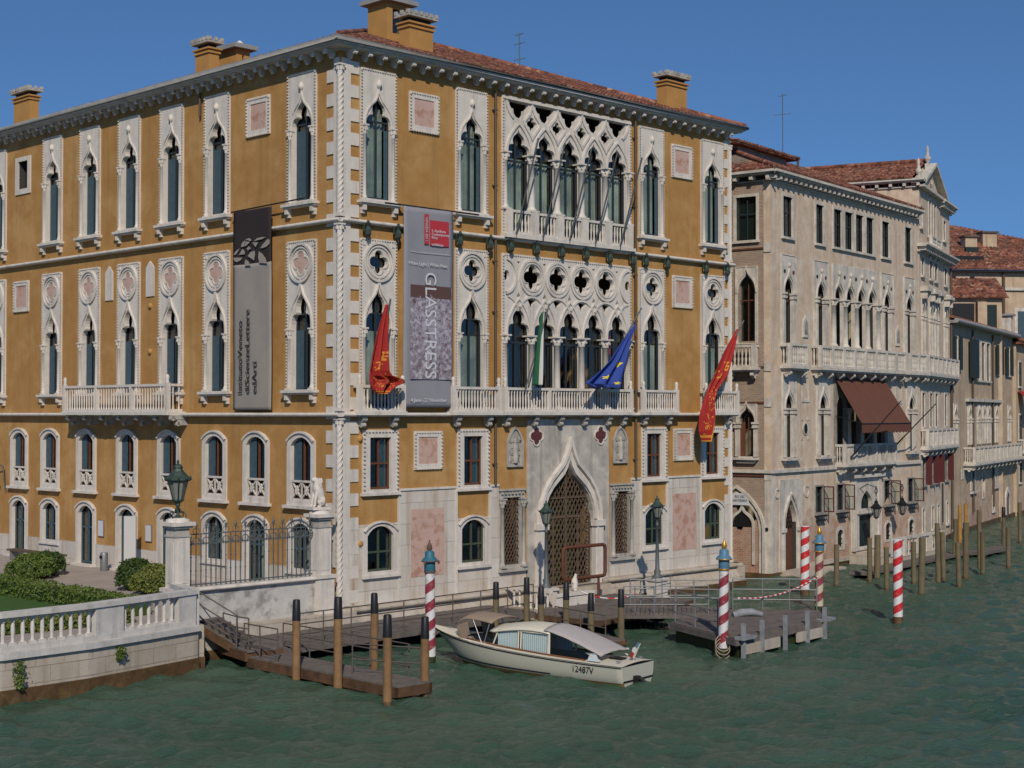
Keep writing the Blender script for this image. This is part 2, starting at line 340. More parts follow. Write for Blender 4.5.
TRE = [(1,0),(1.0,.25),(.95,.5),(.84,.72),(.68,.84),(.52,.84),(.47,.95),(.52,1.1),(.53,1.3),(.48,1.5),(.37,1.68),(.22,1.84),(.10,2.0),(.03,2.2),(0,2.35)]
OGE = [(1,0),(.99,.3),(.93,.6),(.82,.9),(.64,1.18),(.44,1.40),(.25,1.6),(.12,1.85),(.04,2.1),(0,2.3)]
PNT = [(1,0),(.98,.3),(.92,.6),(.82,.9),(.66,1.2),(.45,1.5),(.22,1.76),(0,1.95)]
def arch(prof, hw, z0, zs, za, cx=0):      # closed outline, CCW
    k = (za-zs)/prof[-1][1]; rt = [(cx+x*hw, zs+z*k) for x, z in prof]; lf = [(2*cx-x, z) for x, z in rt[:-1]][::-1]
    return [(cx-hw, z0), (cx+hw, z0)]+rt+lf
def archline(prof, hw, zs, za, cx=0, z0=None):
    k = (za-zs)/prof[-1][1]; rt = [(cx+x*hw, zs+z*k) for x, z in prof]; lf = [(2*cx-x, z) for x, z in rt[:-1]][::-1]
    pts = rt+lf
    if z0 is not None: pts = [(cx+hw, z0)]+pts+[(cx-hw, z0)]
    return pts
def seg(hw, z0, zs, za, cx=0, n=8):        # segmental arched opening
    h = za-zs; r = (hw*hw+h*h)/(2*h); a = math.asin(min(1, hw/r)); c = zs+h-r
    top = [(cx+r*math.sin(a-2*a*i/n), c+r*math.cos(a-2*a*i/n)) for i in range(n+1)]
    return [(cx-hw, z0), (cx+hw, z0)]+top
def rect(x0, x1, z0, z1): return [(x0,z0),(x1,z0),(x1,z1),(x0,z1)]
def circ(cx, cz, r, n=20): return [(cx+r*math.cos(2*PI*i/n), cz+r*math.sin(2*PI*i/n)) for i in range(n)]
def colprof(r, z0, z1):
    return [(r*1.5,z0),(r*1.5,z0+.08),(r*1.15,z0+.14),(r,z0+.2),(r*.9,z1-.32),(r*1.15,z1-.30),(r*1.05,z1-.26),(r*1.5,z1-.13),(r*1.35,z1-.11),(r*1.75,z1-.05),(r*1.75,z1)]
def text_mesh(txt, size, name, m, parent, loc, ang=0, align='LEFT', ext=.004, sx=1.0, base=None):
    cu = bpy.data.curves.new(name, 'FONT'); cu.body = txt; cu.size = size; cu.extrude = ext; cu.align_x = align; cu.resolution_u = 3
    ob = bpy.data.objects.new(name, cu); me0 = ob.to_mesh(); me = me0.copy(); ob.to_mesh_clear(); bpy.data.objects.remove(ob)
    mt = Matrix.Rotation(PI/2, 4, 'X') @ Matrix.Rotation(ang, 4, 'Z') @ Matrix.Diagonal((sx, 1, 1, 1)); 
    if base is not None: mt = base @ mt
    me.transform(mt)
    me.name = name; me.materials.clear(); me.materials.append(M[m]); o = bpy.data.objects.new(name, me); COL.objects.link(o); o.parent = parent; o.location = loc; return o

def tile_roof(mb, O, U, V, L, h, r0, r1, pitch=.24, row=.42, amp=.055, lift=0):
    """corrugated tiles on a sloping trapezoid: O corner, U along eave, V up-slope (unit), L eave length, h slope length, ridge from r0 to r1"""
    O = Vector(O); U = Vector(U).normalized(); V = Vector(V).normalized(); N = U.cross(V).normalized()
    if N.z < 0: N = -N
    nc = int(L/pitch)
    for i in range(nc):
        u0 = i*L/nc; um = u0+.5*L/nc
        vm = h if r0 <= um <= r1 else (h*um/r0 if um < r0 else h*(L-um)/(L-r1))
        nr = max(1, int(math.ceil(vm/row))); cs = []
        for k in range(5):
            t = k/4; cs.append((u0+t*L/nc, amp*(math.sin(PI*t)**.8 if 0 < t < 1 else 0)))
        vs = []; fs = []
        for j in range(nr):
            v0 = j*row; v1 = min((j+1)*row, vm+.02); jit = random.uniform(-.008, .008)
            for vv, up in ((v0, .03+jit), (v1, .0+jit)):
                for (uu, hh) in cs: vs.append(O+U*uu+V*vv+N*(hh+up+lift))
            b = j*10
            for k in range(4): fs.append((b+k, b+k+1, b+k+6, b+k+5))
            if j: 
                for k in range(4): fs.append((b-5+k, b-5+k+1, b+k+1, b+k))
        # eave lip
        q = len(vs)
        for (uu, hh) in cs: vs.append(O+U*uu+N*(lift-.03))
        for k in range(4): fs.append((q+k, q+k+1, k+1, k))
        mb.add(vs, fs)

# ================================================================== the canal palace
C0 = Vector((-6.18, 54.29, 0)); AR = math.atan2(1515/math.hypot(1515,1498), 1498/math.hypot(1515,1498))
P1 = empty('palace', C0, AR)
tag(P1, 'large ochre gothic palace with white traceried windows on the canal corner', 'palace')
WR = 23.3; WL = 33.0; HT = 21.2; RZL = -PI/2
def fp(side, s, y=0, z=0): return (s, y, z) if side == 'R' else (y, -s, z)
def put(o, side, s, z=0, y=0): return dup(o, P1, fp(side, s, y, z), 0 if side == 'R' else RZL)
ORIG = []
def proto(o): ORIG.append(o); return o

XR3 = [1.75, 6.5, 17.5, 21.9]; XL3 = [-2.17, -7.63, -10.88, -14.13, -17.37, -20.67, -25.97, -29.6]
XLM = [-2.19, -5.0, -7.76, -11.03, -14.25, -17.6, -20.8, -23.7, -27, -30.2]
LTYPE = ['win', 'door', 'win', 'door', 'door', 'door', 'win', 'door', 'win', 'door']
# walls with openings
hol = []
for x in XR3: hol += [rect(x-.72, x+.72, 15.85, 20.5), rect(x-.72, x+.72, 8.2, 14.2)]
hol += [rect(8.3, 15.92, 15.2, 20.55), rect(8.3, 15.92, 8.2, 14.2)]
for x in (1.88, 6.6, 17.65, 21.88): hol += [rect(x-.55, x+.55, 5.22, 7.2), rect(x-.66, x+.66, 2.2, 3.92)]
hol += [rect(10.3, 13.8, .9, 6.3), rect(8.15, 9.3, 1.9, 4.75), rect(14.85, 16.0, 1.9, 4.75)]
mb = MB(); mb.plate(rect(0, WR, -1.5, HT), hol, 0, .42)
mb.box(WR-.42, WR, .42, 31.5, -1.5, HT); mb.box(.42, WR-.42, 31.08, 31.5, -1.5, HT)
shade_reveals(mb.build('canal_wall', 'ochre', P1))
hol = []
for x in XL3: hol += [rect(x-.72, x+.72, 15.85, 20.5), rect(x-.72, x+.72, 8.9, 14.2)]
for i, x in enumerate(XLM):
    hol.append(rect(x-.64, x+.64, 4.75, 7.17)); hol.append(rect(x-.64, x+.64, 1.42 if LTYPE[i] == 'door' else 2.2, 4.0))
hol.append(rect(-23.95, -23.0, 18.5, 19.9))
mb = MB(); mb.plate(rect(-WL, -.003, -1.5, HT-.002), hol, .002, .42); shade_reveals(mb.build('garden_wall_face', 'ochre', P1, (0, 0, 0), RZL))

def bordered(w, z0, z1, y=-.06): return rect(-w/2, w/2, z0, z1)
def capital(mb, x, y, r, z1):
    mb.lathe(x, y, [(r*1.0, z1-.34), (r*1.45, z1-.2), (r*1.3, z1-.17), (r*1.8, z1-.06)], 10)
    for k in range(8):
        a = 2*PI*k/8; mb.box(x+r*1.5*math.cos(a)-.02, x+r*1.5*math.cos(a)+.02, y+r*1.5*math.sin(a)-.02, y+r*1.5*math.sin(a)+.02, z1-.22, z1-.1)
    mb.box(x-r*1.8, x+r*1.8, y-r*1.8, y+r*1.8, z1-.06, z1)
def column(name, x, y, r, z0, z1, m, parent):
    mb = MB(); mb.box(x-r*1.7, x+r*1.7, y-r*1.7, y+r*1.7, z0, z0+.07)
    mb.lathe(x, y, [(r*1.5, z0+.07), (r*1.55, z0+.12), (r*1.1, z0+.18), (r, z0+.24), (r*.92, z1-.36), (r*1.15, z1-.35), (r*1.0, z1-.33)], 12); capital(mb, x, y, r, z1)
    return mb.build(name, m, parent)
def sill(parent, w, z, p=.30, m='stone'):
    mb = MB(); mb.box(-w/2, w/2, -p, .05, z-.10, z); mb.box(-w/2+.05, w/2-.05, -p+.07, .05, z-.16, z-.10)
    for s in (-1, 1):
        x = s*(w/2-.22); mb.box(x-.08, x+.08, -p+.08, .02, z-.36, z-.16); mb.box(x-.07, x+.07, -p+.18, .02, z-.48, z-.36)
    return mb.build('sill', m, parent)
def glazing(parent, hw, z0, z1, y=.17, kind='R', dark='bframe', bars=1):
    mb = MB(); t = .05
    mb.box(-hw-.05, -hw+t, y, y+.05, z0, z1); mb.box(hw-t, hw+.05, y, y+.05, z0, z1); mb.box(-.035, .035, y-.01, y+.05, z0, z1)
    mb.box(-hw-.05, hw+.05, y, y+.05, z0, z0+.08); mb.box(-hw-.05, hw+.05, y, y+.05, z1-.07, z1)
    for k in range(bars):
        zz = z0+(z1-z0)*(k+1)/(bars+1) if bars > 1 else z1-.95
        mb.box(-hw, hw, y-.005, y+.05, zz-.035, zz+.035)
    mb.build('window_frame', dark, parent)
    MB().box(-hw, hw, y+.06, y+.07, z0, z1).build('pane', 'glass', parent)
def drape(parent, x0, x1, z0, z1, y=.45, m='curtain', name='curtain', amp=.04, wl=.16):
    mb = MB(); n = max(6, int((x1-x0)/wl*8)); vs = []
    for i in range(n+1):
        x = x0+(x1-x0)*i/n; yy = y+amp*math.sin(2*PI*(x-x0)/wl)
        vs += [(x, yy, z0), (x, yy*1.0, z1)]
    mb.add(vs, [(2*i, 2*i+2, 2*i+3, 2*i+1) for i in range(n)], True); return mb.build(name, m, parent, fix=False)

def win_f3(kind):
    z0 = 0
    mb = MB(); op = arch(TRE, .59, .1, 2.78, 3.90); mb.plate(rect(-.84, .84, -.02, 4.85), [op], -.07, .07 if kind == 'R' else .16)
    mb.teeth(-.82, .82, 0, 4.82, -.12, -.05)
    mb.band(archline(OGE, .67, 2.78, 4.14), .06, -.12, -.05)
    for s in (-1, 1): mb.box(s*.775-.012, s*.775+.012, -.09, -.05, .1, 2.7)
    mb.lathe(0, -.1, [(.03, 4.10), (.035, 4.2), (.10, 4.24), (.12, 4.32), (.08, 4.42), (.02, 4.5)], 8)
    w_ = mb.build('window', 'stone', P1)
    for s in (-1, 1): column('column', s*.685, -.09, .068, .0, 2.78, 'stone', w_)
    sill(w_, 1.95, 0)
    glazing(w_, .59, .1, 3.92, .09 if kind == 'R' else .17)
    if kind == 'R': drape(w_, -.46, .42, .15, 3.5, .26); MB().box(.36, .54, .07, .09, .12, 2.7).build('shutter', 'shutter', w_)
    else: MB().box(-.53, -.04, .14, .165, .12, 2.72).build('shutter', 'shutter', w_); drape(w_, .05, .42, .15, 3.4, .42)
    return w_
def win_f2(kind, zb):       # zb: bottom (local z=0 is 8.2)
    mb = MB(); op = arch(TRE, .59, zb+.02, 2.95, 4.44); q = quatre(0, 5.37, .235, .19)
    mb.plate(rect(-.86, .86, zb-.05, 6.2), [op, q] if kind == 'R' else [op], -.07, .07 if kind == 'R' else .16)
    mb.teeth(-.84, .84, zb, 6.18, -.12, -.05)
    mb.band(archline(OGE, .68, 2.95, 4.74), .065, -.14, -.05)
    mb.band(circ(0, 5.37, .70, 28), .09, -.16, -.05, True); mb.band(circ(0, 5.37, .57, 28), .06, -.12, -.05, True)
    mb.band(quatre(0, 5.37, .25, .215), .045, -.10, -.05, True)
    for s in (-1, 1): mb.box(s*.78-.03, s*.78+.03, -.10, -.05, zb+.1, 2.9); mb.box(s*.70-.06, s*.70+.06, -.10, -.05, 5.95, 6.08)
    w_ = mb.build('window', 'stone', P1)
    if kind != 'R': MB().plate(quatre(0, 5.37, .235, .19), [], -.075, -.06).build('quatrefoil_inset', 'pink', w_)
    for s in (-1, 1): column('column', s*.695, -.09, .07, zb, 2.95, 'stone', w_)
    glazing(w_, .59, zb+.05, 4.44, .09 if kind == 'R' else .17)
    MB().box(-.5, .5, .12, .13, 4.9, 5.85).build('pane', 'glass', w_) if kind == 'R' else None
    if kind == 'R': drape(w_, -.42, .54, zb+.1, 2.85, .27)
    else:
        MB().box(-.54, -.10, .14, .165, zb+.04, 2.9).build('shutter', 'shutter', w_); sill(w_, 1.95, zb); drape(w_, 0.0, .42, zb+.1, 3.2, .42)
    return w_
a3r = win_f3('R'); a3l = win_f3('L'); a2r = win_f2('R', 0); a2l = win_f2('L', .68)
for i, x in enumerate(XR3):
    if i == 0: a3r.location = fp('R', x, 0, 15.78); a2r.location = fp('R', x, 0, 8.2)
    else: put(a3r, 'R', x, 15.78); put(a2r, 'R', x, 8.2)
for i, x in enumerate(XL3):
    if i == 0:
        for o, z in ((a3l, 15.78), (a2l, 8.2)): o.location = fp('L', x, 0, z); o.rotation_euler = (0, 0, RZL)
    else: put(a3l, 'L', x, 15.78); put(a2l, 'L', x, 8.2)

# ---- great traceried windows: five bays of 1.5 m between s=8.17 and 16.05
def big_window(upper):
    z = 15.15 if upper else 8.2; top = 20.72 if upper else 14.4
    mb = MB(); hs = []; cen = [-3.02+1.51*i for i in range(5)]; cols = [-2.265+1.51*i for i in range(4)]
    if upper:
        zs, za = 18.45, 19.45
        for c in cen: hs.append(arch(TRE, .64, z+.02, zs, za, c))
        for c in cols: hs.append(quatre(c, 19.74, .155, .13, 5))
        for c in cen:
            hs.append([(c-.56, 20.52), (c-.52, 20.36), (c-.42, 20.24), (c-.31, 20.23), (c-.29, 20.06), (c-.18, 19.93), (c, 19.88), (c+.18, 19.93), (c+.29, 20.06), (c+.31, 20.23), (c+.42, 20.24), (c+.52, 20.36), (c+.56, 20.52)])
    else:
        zs, za = 11.15, 12.42
        for c in cen: hs.append(arch(TRE, .64, z+.02, zs, za, c))
        for c in cols: hs.append(quatre(c, 13.52, .27, .225, 6)); hs.append([(c-.24, 12.60), (c-.12, 12.42), (c-.07, 12.28), (c, 12.2), (c+.07, 12.28), (c+.12, 12.42), (c+.24, 12.60), (c, 12.66)])
        for s in (-1, 1): hs.append([(s*3.7+.16*math.cos(R(a))*1.0, 13.52+.22*math.sin(R(a))) for a in range(0, 360, 30)])
        for c in cen: hs.append([(c-.10, 12.72), (c, 12.64), (c+.10, 12.72), (c+.03, 12.84), (c, 12.95), (c-.03, 12.84)])
        for c in cen: hs.append([(c-.1, 14.12), (c, 13.98), (c+.1, 14.12)])
    mb.plate(rect(-3.94, 3.94, z, top), hs, -.08, .08)
    mb.teeth(-3.9, 3.9, z, top-.04, -.13, -.05, .06)
    if upper:
        mb.box(-3.9, 3.9, -.16, -.06, 20.56, 20.66)
        for c in cen: mb.band(archline(PNT, .70, zs, 19.66, c), .085, -.15, -.05)
        for c in cols+[-3.775, 3.775]:
            if abs(c) > 3.7:
                s = 1 if c > 0 else -1
                pts = [(c-s*.02, 20.52), (c-s*.06, 20.3), (c-s*.24, 20.02), (c-s*.42, 19.86)]
            else:
                pts = [(c, 20.58), (c+.04, 20.36), (c+.14, 20.14), (c+.34, 19.94), (c+.47, 19.80), (c+.42, 19.66), (c+.22, 19.44), (c+.06, 19.25), (c, 19.12), (c-.06, 19.25), (c-.22, 19.44), (c-.42, 19.66), (c-.47, 19.80), (c-.34, 19.94), (c-.14, 20.14), (c-.04, 20.36)]
            mb.band(pts, .10, -.14, -.05, abs(c) < 3.7)
            if abs(c) < 3.7: pass
    else:
        for c in cen: mb.band(archline(PNT, .70, zs, 12.62, c), .075, -.14, -.05)
        for c in cols+[-3.775, 3.775]:
            half = abs(c) > 3.7; s = 1 if c > 0 else -1
            if not half:
                mb.band(circ(c, 13.52, .69, 30), .11, -.15, -.05, True); mb.band(circ(c, 13.52, .57, 30), .06, -.15, -.05, True); mb.band(quatre(c, 13.52, .285, .25, 6), .035, -.12, -.05, True)
                mb.band([(c+.75*math.cos(R(a)), 11.98+.75*math.sin(R(a))) for a in range(14, 168, 11)], .09, -.13, -.05)
            else:
                rng = range(92, 270, 10) if s > 0 else range(-88, 90, 10)
                mb.band([(s*3.80+.60*math.cos(R(a)), 13.52+.69*math.sin(R(a))) for a in rng], .11, -.15, -.05)
                rng = range(95, 168, 11) if s > 0 else range(12, 88, 11)
                mb.band([(s*3.80+.75*math.cos(R(a)), 11.98+.75*math.sin(R(a))) for a in rng], .09, -.13, -.05)
    w_ = mb.build('great_window', 'stone', P1, (12.11, 0, 0))
    bot = 16.15 if upper else 8.2
    for c in cols+[-3.78, 3.78]:
        column('column', c, -.06, .145 if abs(c) < 3.7 else .11, bot, zs+.02, 'stone', w_)
    if upper:
        # parapet between pedestals
        for c in cols+[-3.75, 3.75]: MB().box(c-.2 if c > -3.7 else c-.1, c+.2 if c < 3.7 else c+.1, -.30, .05, 15.16, 16.17).build('pedestal', 'stone', w_)
        for c in cen:
            m_ = MB(); m_.box(c-.56, c+.56, -.26, -.10, 16.05, 16.15); m_.box(c-.56, c+.56, -.26, -.10, 15.18, 15.30)
            for k in range(6): x = c-.46+k*.184; m_.lathe(x, -.18, [(.045, 15.3), (.03, 15.5), (.045, 15.7), (.03, 15.9), (.045, 16.05)], 6)
            m_.build('parapet', 'stone', w_)
        MB().box(-3.98, 3.98, -.34, 0, 15.02, 15.16).build('ledge', 'stone', w_)
    for c in cen:
        zz = 15.3 if upper else 8.3
        m_ = MB(); y = .12
        m_.box(c-.64, c-.58, y, y+.05, zz, za); m_.box(c+.58, c+.64, y, y+.05, zz, za); m_.box(c-.03, c+.03, y-.01, y+.05, zz, za); m_.box(c-.63, c+.63, y-.005, y+.05, zs-.32, zs-.24)
        m_.build('window_frame', 'bframe', w_)
        MB().box(c-.66, c+.66, y+.06, y+.07, zz, za+.1).build('pane', 'glass', w_)
        if upper: drape(w_, c-.40, c+.5, 15.3, 18.3, .30)
        else:
            m_ = MB(); m_.box(c-.56, c-.40, .1, .14, 8.3, 11.1); m_.build('shutter', 'shutter', w_)
            if c > 2: drape(w_, c-.1, c+.4, 8.3, 12, .5, 'fred')
    return w_
big_window(True); big_window(False)

# ---- mezzanine and ground floor windows, canal side
def win_mezz():
    mb = MB(); mb.plate(rect(-.84, .84, 5.12, 7.42), [rect(-.5, .5, 5.24, 7.14)], -.07, .05); mb.teeth(-.8, .8, 5.2, 7.37, -.13, -.05, .07)
    mb.box(-.92, .92, -.16, .02, 5.02, 5.12)
    w_ = mb.build('window', 'stone', P1); glazing(w_, .5, 5.24, 7.14, .07, dark='wood'); MB().box(.1, .48, .20, .24, 5.3, 7.0).build('shutter', 'shutter', w_); return w_
def win_low():
    mb = MB(); mb.plate(seg(.82, 2.12, 3.72, 4.08), [seg(.62, 2.25, 3.55, 3.90)], -.07, .05); mb.band(seg(.80, 2.12, 3.72, 4.06)[2:], .07, -.14, -.05)
    mb.box(-.9, .9, -.18, .02, 2.02, 2.13)
    w_ = mb.build('window', 'stone', P1); glazing(w_, .62, 2.25, 3.90, .07, dark='green_wood'); return w_
wm = win_mezz(); wl = win_low()
XM = (1.88, 6.6, 17.65, 21.88)
for i, x in enumerate(XM):
    if i == 0: wm.location = (x, 0, 0); wl.location = (x, 0, 0)
    else: put(wm, 'R', x); put(wl, 'R', x)
# ---- garden side
def win_lmezz():
    mb = MB(); mb.plate(seg(.83, 4.62, 7.0, 7.36), [seg(.60, 4.82, 6.82, 7.14)], -.07, .10); mb.band(seg(.80, 4.62, 7.0, 7.33)[2:], .07, -.14, -.05); mb.box(-.95, .95, -.20, .02, 4.52, 4.63)
    w_ = mb.build('window', 'stone', P1); glazing(w_, .60, 4.85, 7.14, .11, dark='wood', bars=0)
    m_ = MB(); y0, y1 = -.02, .03
    m_.box(-.52, .52, y0-.02, y1, 5.48, 5.56); m_.box(-.52, .52, y0, y1, 4.82, 4.88)
    m_.box(-.60, -.5, y0-.018, y1, 5.482, 5.558); m_.box(.5, .60, y0-.018, y1, 5.482, 5.558)
    for cx in (-.29, .29):
        for sg in (-1, 1): m_.band([(cx-.27*sg, 4.88), (cx+.27*sg, 5.48)], .05, y0+.002*sg, y1)
        m_.band([(cx, 5.02), (cx+.10, 5.18), (cx, 5.34), (cx-.10, 5.18)], .035, y0-.006, y1, True)
    m_.box(-.02, .02, y0-.006, y1, 4.85, 5.5); m_.build('lattice_panel', 'stone', w_)
    MB().box(-.58, -.12, .085, .105, 5.56, 7.1).build('shutter', 'shutter', w_)
    return w_
def win_lgf(door):
    zb = 1.42 if door else 2.15
    mb = MB(); mb.plate(seg(.83, zb, 3.85, 4.2), [seg(.60, zb+(.01 if door else .15), 3.65, 3.98)], -.07, .10); mb.band(seg(.80, zb, 3.85, 4.17)[2:], .07, -.14, -.05)
    if not door: mb.box(-.88, .88, -.12, .02, zb-.06, zb+.02)
    else: mb.box(-.9, .9, -.35, .02, 1.36, 1.44)
    w_ = mb.build('doorway' if door else 'window', 'stone', P1); glazing(w_, .60, zb+.05, 3.98, .11, dark='shutter'); drape(w_, -.5, .5, zb+.1, 3.4, .6); return w_
wlm = win_lmezz(); wlw = win_lgf(False); wld = win_lgf(True); first = {}
for i, x in enumerate(XLM):
    for o in (wlm, wlw if LTYPE[i] == 'win' else wld):
        if o.name not in first: first[o.name] = 1; o.location = fp('L', x); o.rotation_euler = (0, 0, RZL)
        else: put(o, 'L', x)
# ---- reliefs, squares, medallions
def relief(w, h, zc, inner, m2='pink', teeth=True):
    mb = MB(); mb.plate(rect(-w/2, w/2, zc-h/2, zc+h/2), [rect(-w/2+inner, w/2-inner, zc-h/2+inner, zc+h/2-inner)], -.06, .03)
    if teeth: mb.teeth(-w/2+.04, w/2-.04, zc-h/2+.04, zc+h/2-.04, -.11, -.05, .06, 'lrtb')
    r_ = mb.build('relief_frame', 'stone', P1); MB().box(-w/2+inner-.01, w/2-inner+.01, -.03, .02, zc-h/2+inner-.01, zc+h/2-inner+.01).build('relief_slab', m2, r_); return r_
rf = relief(1.5, 1.5, 19.38, .24); rf.location = fp('R', 4.03); put(rf, 'R', 19.68); put(rf, 'L', -4.92)
r2 = relief(1.45, 1.45, 13.5, .22); r2.location = fp('R', 19.7); put(r2, 'L', -23.6)
r3 = relief(1.42, 1.45, 6.63, .22); r3.location = fp('R', 4.25); put(r3, 'R', 19.75)
mb = MB(); mb.plate(rect(-.72, .72, 18.3, 20.05), [rect(-.45, .45, 18.55, 19.85)], -.06, .03); sq = mb.build('window', 'stone', P1, fp('L', -23.5), RZL); MB().box(-.5, .5, .30, .32, 18.5, 19.9).build('pane', 'glass', sq)
def saint():
    pts = [(-.42, 5.92), (.42, 5.92), (.42, 6.9), (.30, 7.15), (.15, 7.35), (0, 7.45), (-.15, 7.35), (-.30, 7.15), (-.42, 6.9)]
    mb = MB(); mb.plate(pts, [], -.04, .02); mb.band(pts, .09, -.11, -.03, True)
    for k in range(60):
        x = random.uniform(-.3, .3); z = random.uniform(6.05, 7.05); r = random.uniform(.02, .05); mb.box(x-r, x+r, -.08, -.03, z-r, z+r)
    mb.lathe(0, -.08, [(.10, 6.05), (.13, 6.3), (.10, 6.6), (.12, 6.75), (.05, 6.82), (.08, 6.9), (.07, 7.0), (.02, 7.03)], 8)
    o = mb.build('saint_relief', 'stone_dark', P1); return o
sa = saint(); sa.location = fp('R', 8.9); put(sa, 'R', 15.35)
mb = MB(); mb.plate([(-.30, 12.9), (.30, 12.9), (.30, 14.1), (.15, 14.25), (0, 14.38), (-.15, 14.25), (-.30, 14.1)], [], -.05, .02)
pq = mb.build('wall_plaque', 'stone', P1, fp('L', -15.75), RZL); put(pq, 'L', -12.5)
mb = MB(); mb.lathe(0, 0, [(.13, -.02), (.12, .05), (.05, .08)], 12); md = mb.build('medallion', 'ochre2', P1); md.rotation_euler = (PI/2, 0, RZL); md.location = fp('L', -12.5, -.01, 12.5)
c = dup(md, P1, fp('L', -12.5, -.01, 10.6)); c.rotation_euler = md.rotation_euler
for i, (s_, z_) in enumerate(((.95, 7.1), (.95, 3.3))):
    c = dup(md, P1, fp('R', s_, -.01, z_)); c.rotation_euler = (PI/2, 0, 0)
# ---- marble facing on the water storey
T = .05
def slab(x0, x1, z0, z1, y=-T): MB().box(x0, x1, y, .01, z0, z1).build('marble_slab', 'marble', P1)
for x in XM: MB().plate(rect(x-.9, x+.9, 1.05, 3.98), [seg(.70, 2.05, 3.7, 3.92, x)], -T, .01).build('marble_slab', 'marble', P1)
for x0, x1 in ((2.79, 5.69), (18.56, 20.97)): slab(x0, x1, 1.05, 5.15)
slab(7.51, 8.0, 1.05, 5.15); slab(8.003, 9.55, 1.05, 1.86, -.045); slab(14.65, 16.1, 1.05, 1.86, -.045); slab(16.103, 16.74, 1.05, 5.15)
slab(.46, .975, 1.05, 3.97, -.035); slab(22.79, 23.3, 1.05, 3.97, -.035)
for x0, x1 in ((2.78, 5.70), (18.55, 20.98), (7.5, 8.0), (16.1, 16.75)): MB().box(x0, x1, -.10, .01, 5.15, 5.23).build('facing_trim', 'stone', P1)
for x in (2.79, 5.69, 7.51, 16.73, 18.56, 20.97): MB().box(x-.05, x+.05, -.085, .01, 1.05, 5.149).build('facing_trim', 'stone', P1)
for x in (4.21, 19.77):
    MB().box(x-.84, x+.84, -.062, 0, 1.9, 4.44).build('pink_panel', 'pink', P1)
# garden side plinth
mb = MB()
edges = [-WL]+sum([[x-.84, x+.84] for i, x in sorted(enumerate(XLM), key=lambda t: t[1])], [])+[-.5]
for a, b in zip(edges[::2], edges[1::2]): MB().box(a, b, -.05, .01, 1.2, 2.35).build('garden_plinth', 'marble', P1, (0, 0, 0), RZL)
for i, x in enumerate(XLM):
    if LTYPE[i] == 'win': MB().box(x-.84, x+.84, -.045, .01, 1.2, 2.08).build('garden_plinth', 'marble', P1, (0, 0, 0), RZL)
# ---- base moulding into the water (canal side)
mb = MB(); mb.box(-.35, 10.2, -.34, .02, .92, 1.08); mb.box(13.9, WR+.35, -.34, .02, .92, 1.08)
mb.tube([(-.3, -.36, .97), (10.2, -.36, .97)], .10, 8); mb.tube([(13.9, -.36, .97), (WR+.35, -.36, .97)], .10, 8)
mb.add([(-.3,-.25,.95),(WR+.3,-.25,.95),(WR+.35,-.6,.3),(-.35,-.6,.3),(-.35,-.62,-1.5),(WR+.35,-.62,-1.5)], [(0,1,2,3),(3,2,5,4)])
mb.box(WR, WR+.34, -.36, 31, .92, 1.08); mb.box(WR, WR+.3, -.6, 31, -1.5, .95)
mb.build('base_moulding', 'quay', P1)
mb = MB(); mb.box(-.36, WR+.37, -.64, -.4, -1.5, .28); mb.build('tide_band', 'algae', P1)
# ---- string courses
for z, p, nm in ((15.0, .16, 'string_course'), (8.0, .24, 'string_course')):
    mb = MB(); mb.box(0, WR+p, -p, .01, z-.10, z+.05); mb.tube([(-.02, -p, z-.02), (WR+p, -p, z-.02)], .07, 8); mb.build(nm, 'stone', P1)
    mb = MB(); mb.box(-WL, p, -p, .01, z-.10, z+.05); mb.tube([(-WL, -p, z-.02), (p, -p, z-.02)], .07, 8); mb.build(nm, 'stone', P1, (0, 0, 0), RZL)
# ---- quoins and twisted corner shaft
def quoins(side, s0, s1, s2, zlo, m='stone'):
    mb = MB(); mb.box(min(s0, s1), max(s0, s1), -.05, .01, zlo, HT-.35)
    z = zlo+.1
    while z < HT-.5:
        mb.box(min(s1, s2), max(s1, s2), -.045, .01, z, z+.45); z += .87
    mb.build('quoins', m, P1, (0, 0, 0), 0 if side == 'R' else RZL)
quoins('R', .04, .45, .85, 1.1); quoins('L', -.04, -.32, -.72, 2.5); quoins('R', WR-.02, WR-.18, WR-.46, 1.1)
for cx, cy, nm in ((-.04, -.04, 'corner_shaft'), (WR+.0, -.04, 'corner_shaft')):
    for z0, z1 in ((1.1, 7.85), (8.1, 14.85), (15.1, 20.6)):
        rr = .105 if cx < 1 else .06
        mb = MB(); mb.lathe(cx, cy, [(rr, z0), (rr, z1-.1)], 12)
        for k in range(4):
            N_ = 10*int((z1-z0)/.85)
            pts = [(cx+rr*math.cos(t+k*PI/2), cy+rr*math.sin(t+k*PI/2), z0+.15+(z1-z0-.5)*i/N_) for i in range(N_+1) for t in [i*2*PI/10]]
            mb.tube(pts, rr*.24, 5)
        capital(mb, cx, cy, rr*.8, z1); mb.box(cx-rr*1.2, cx+rr*1.2, cy-rr*1.2, cy+rr*1.2, z0, z0+.14)
        mb.build(nm, 'stone', P1)
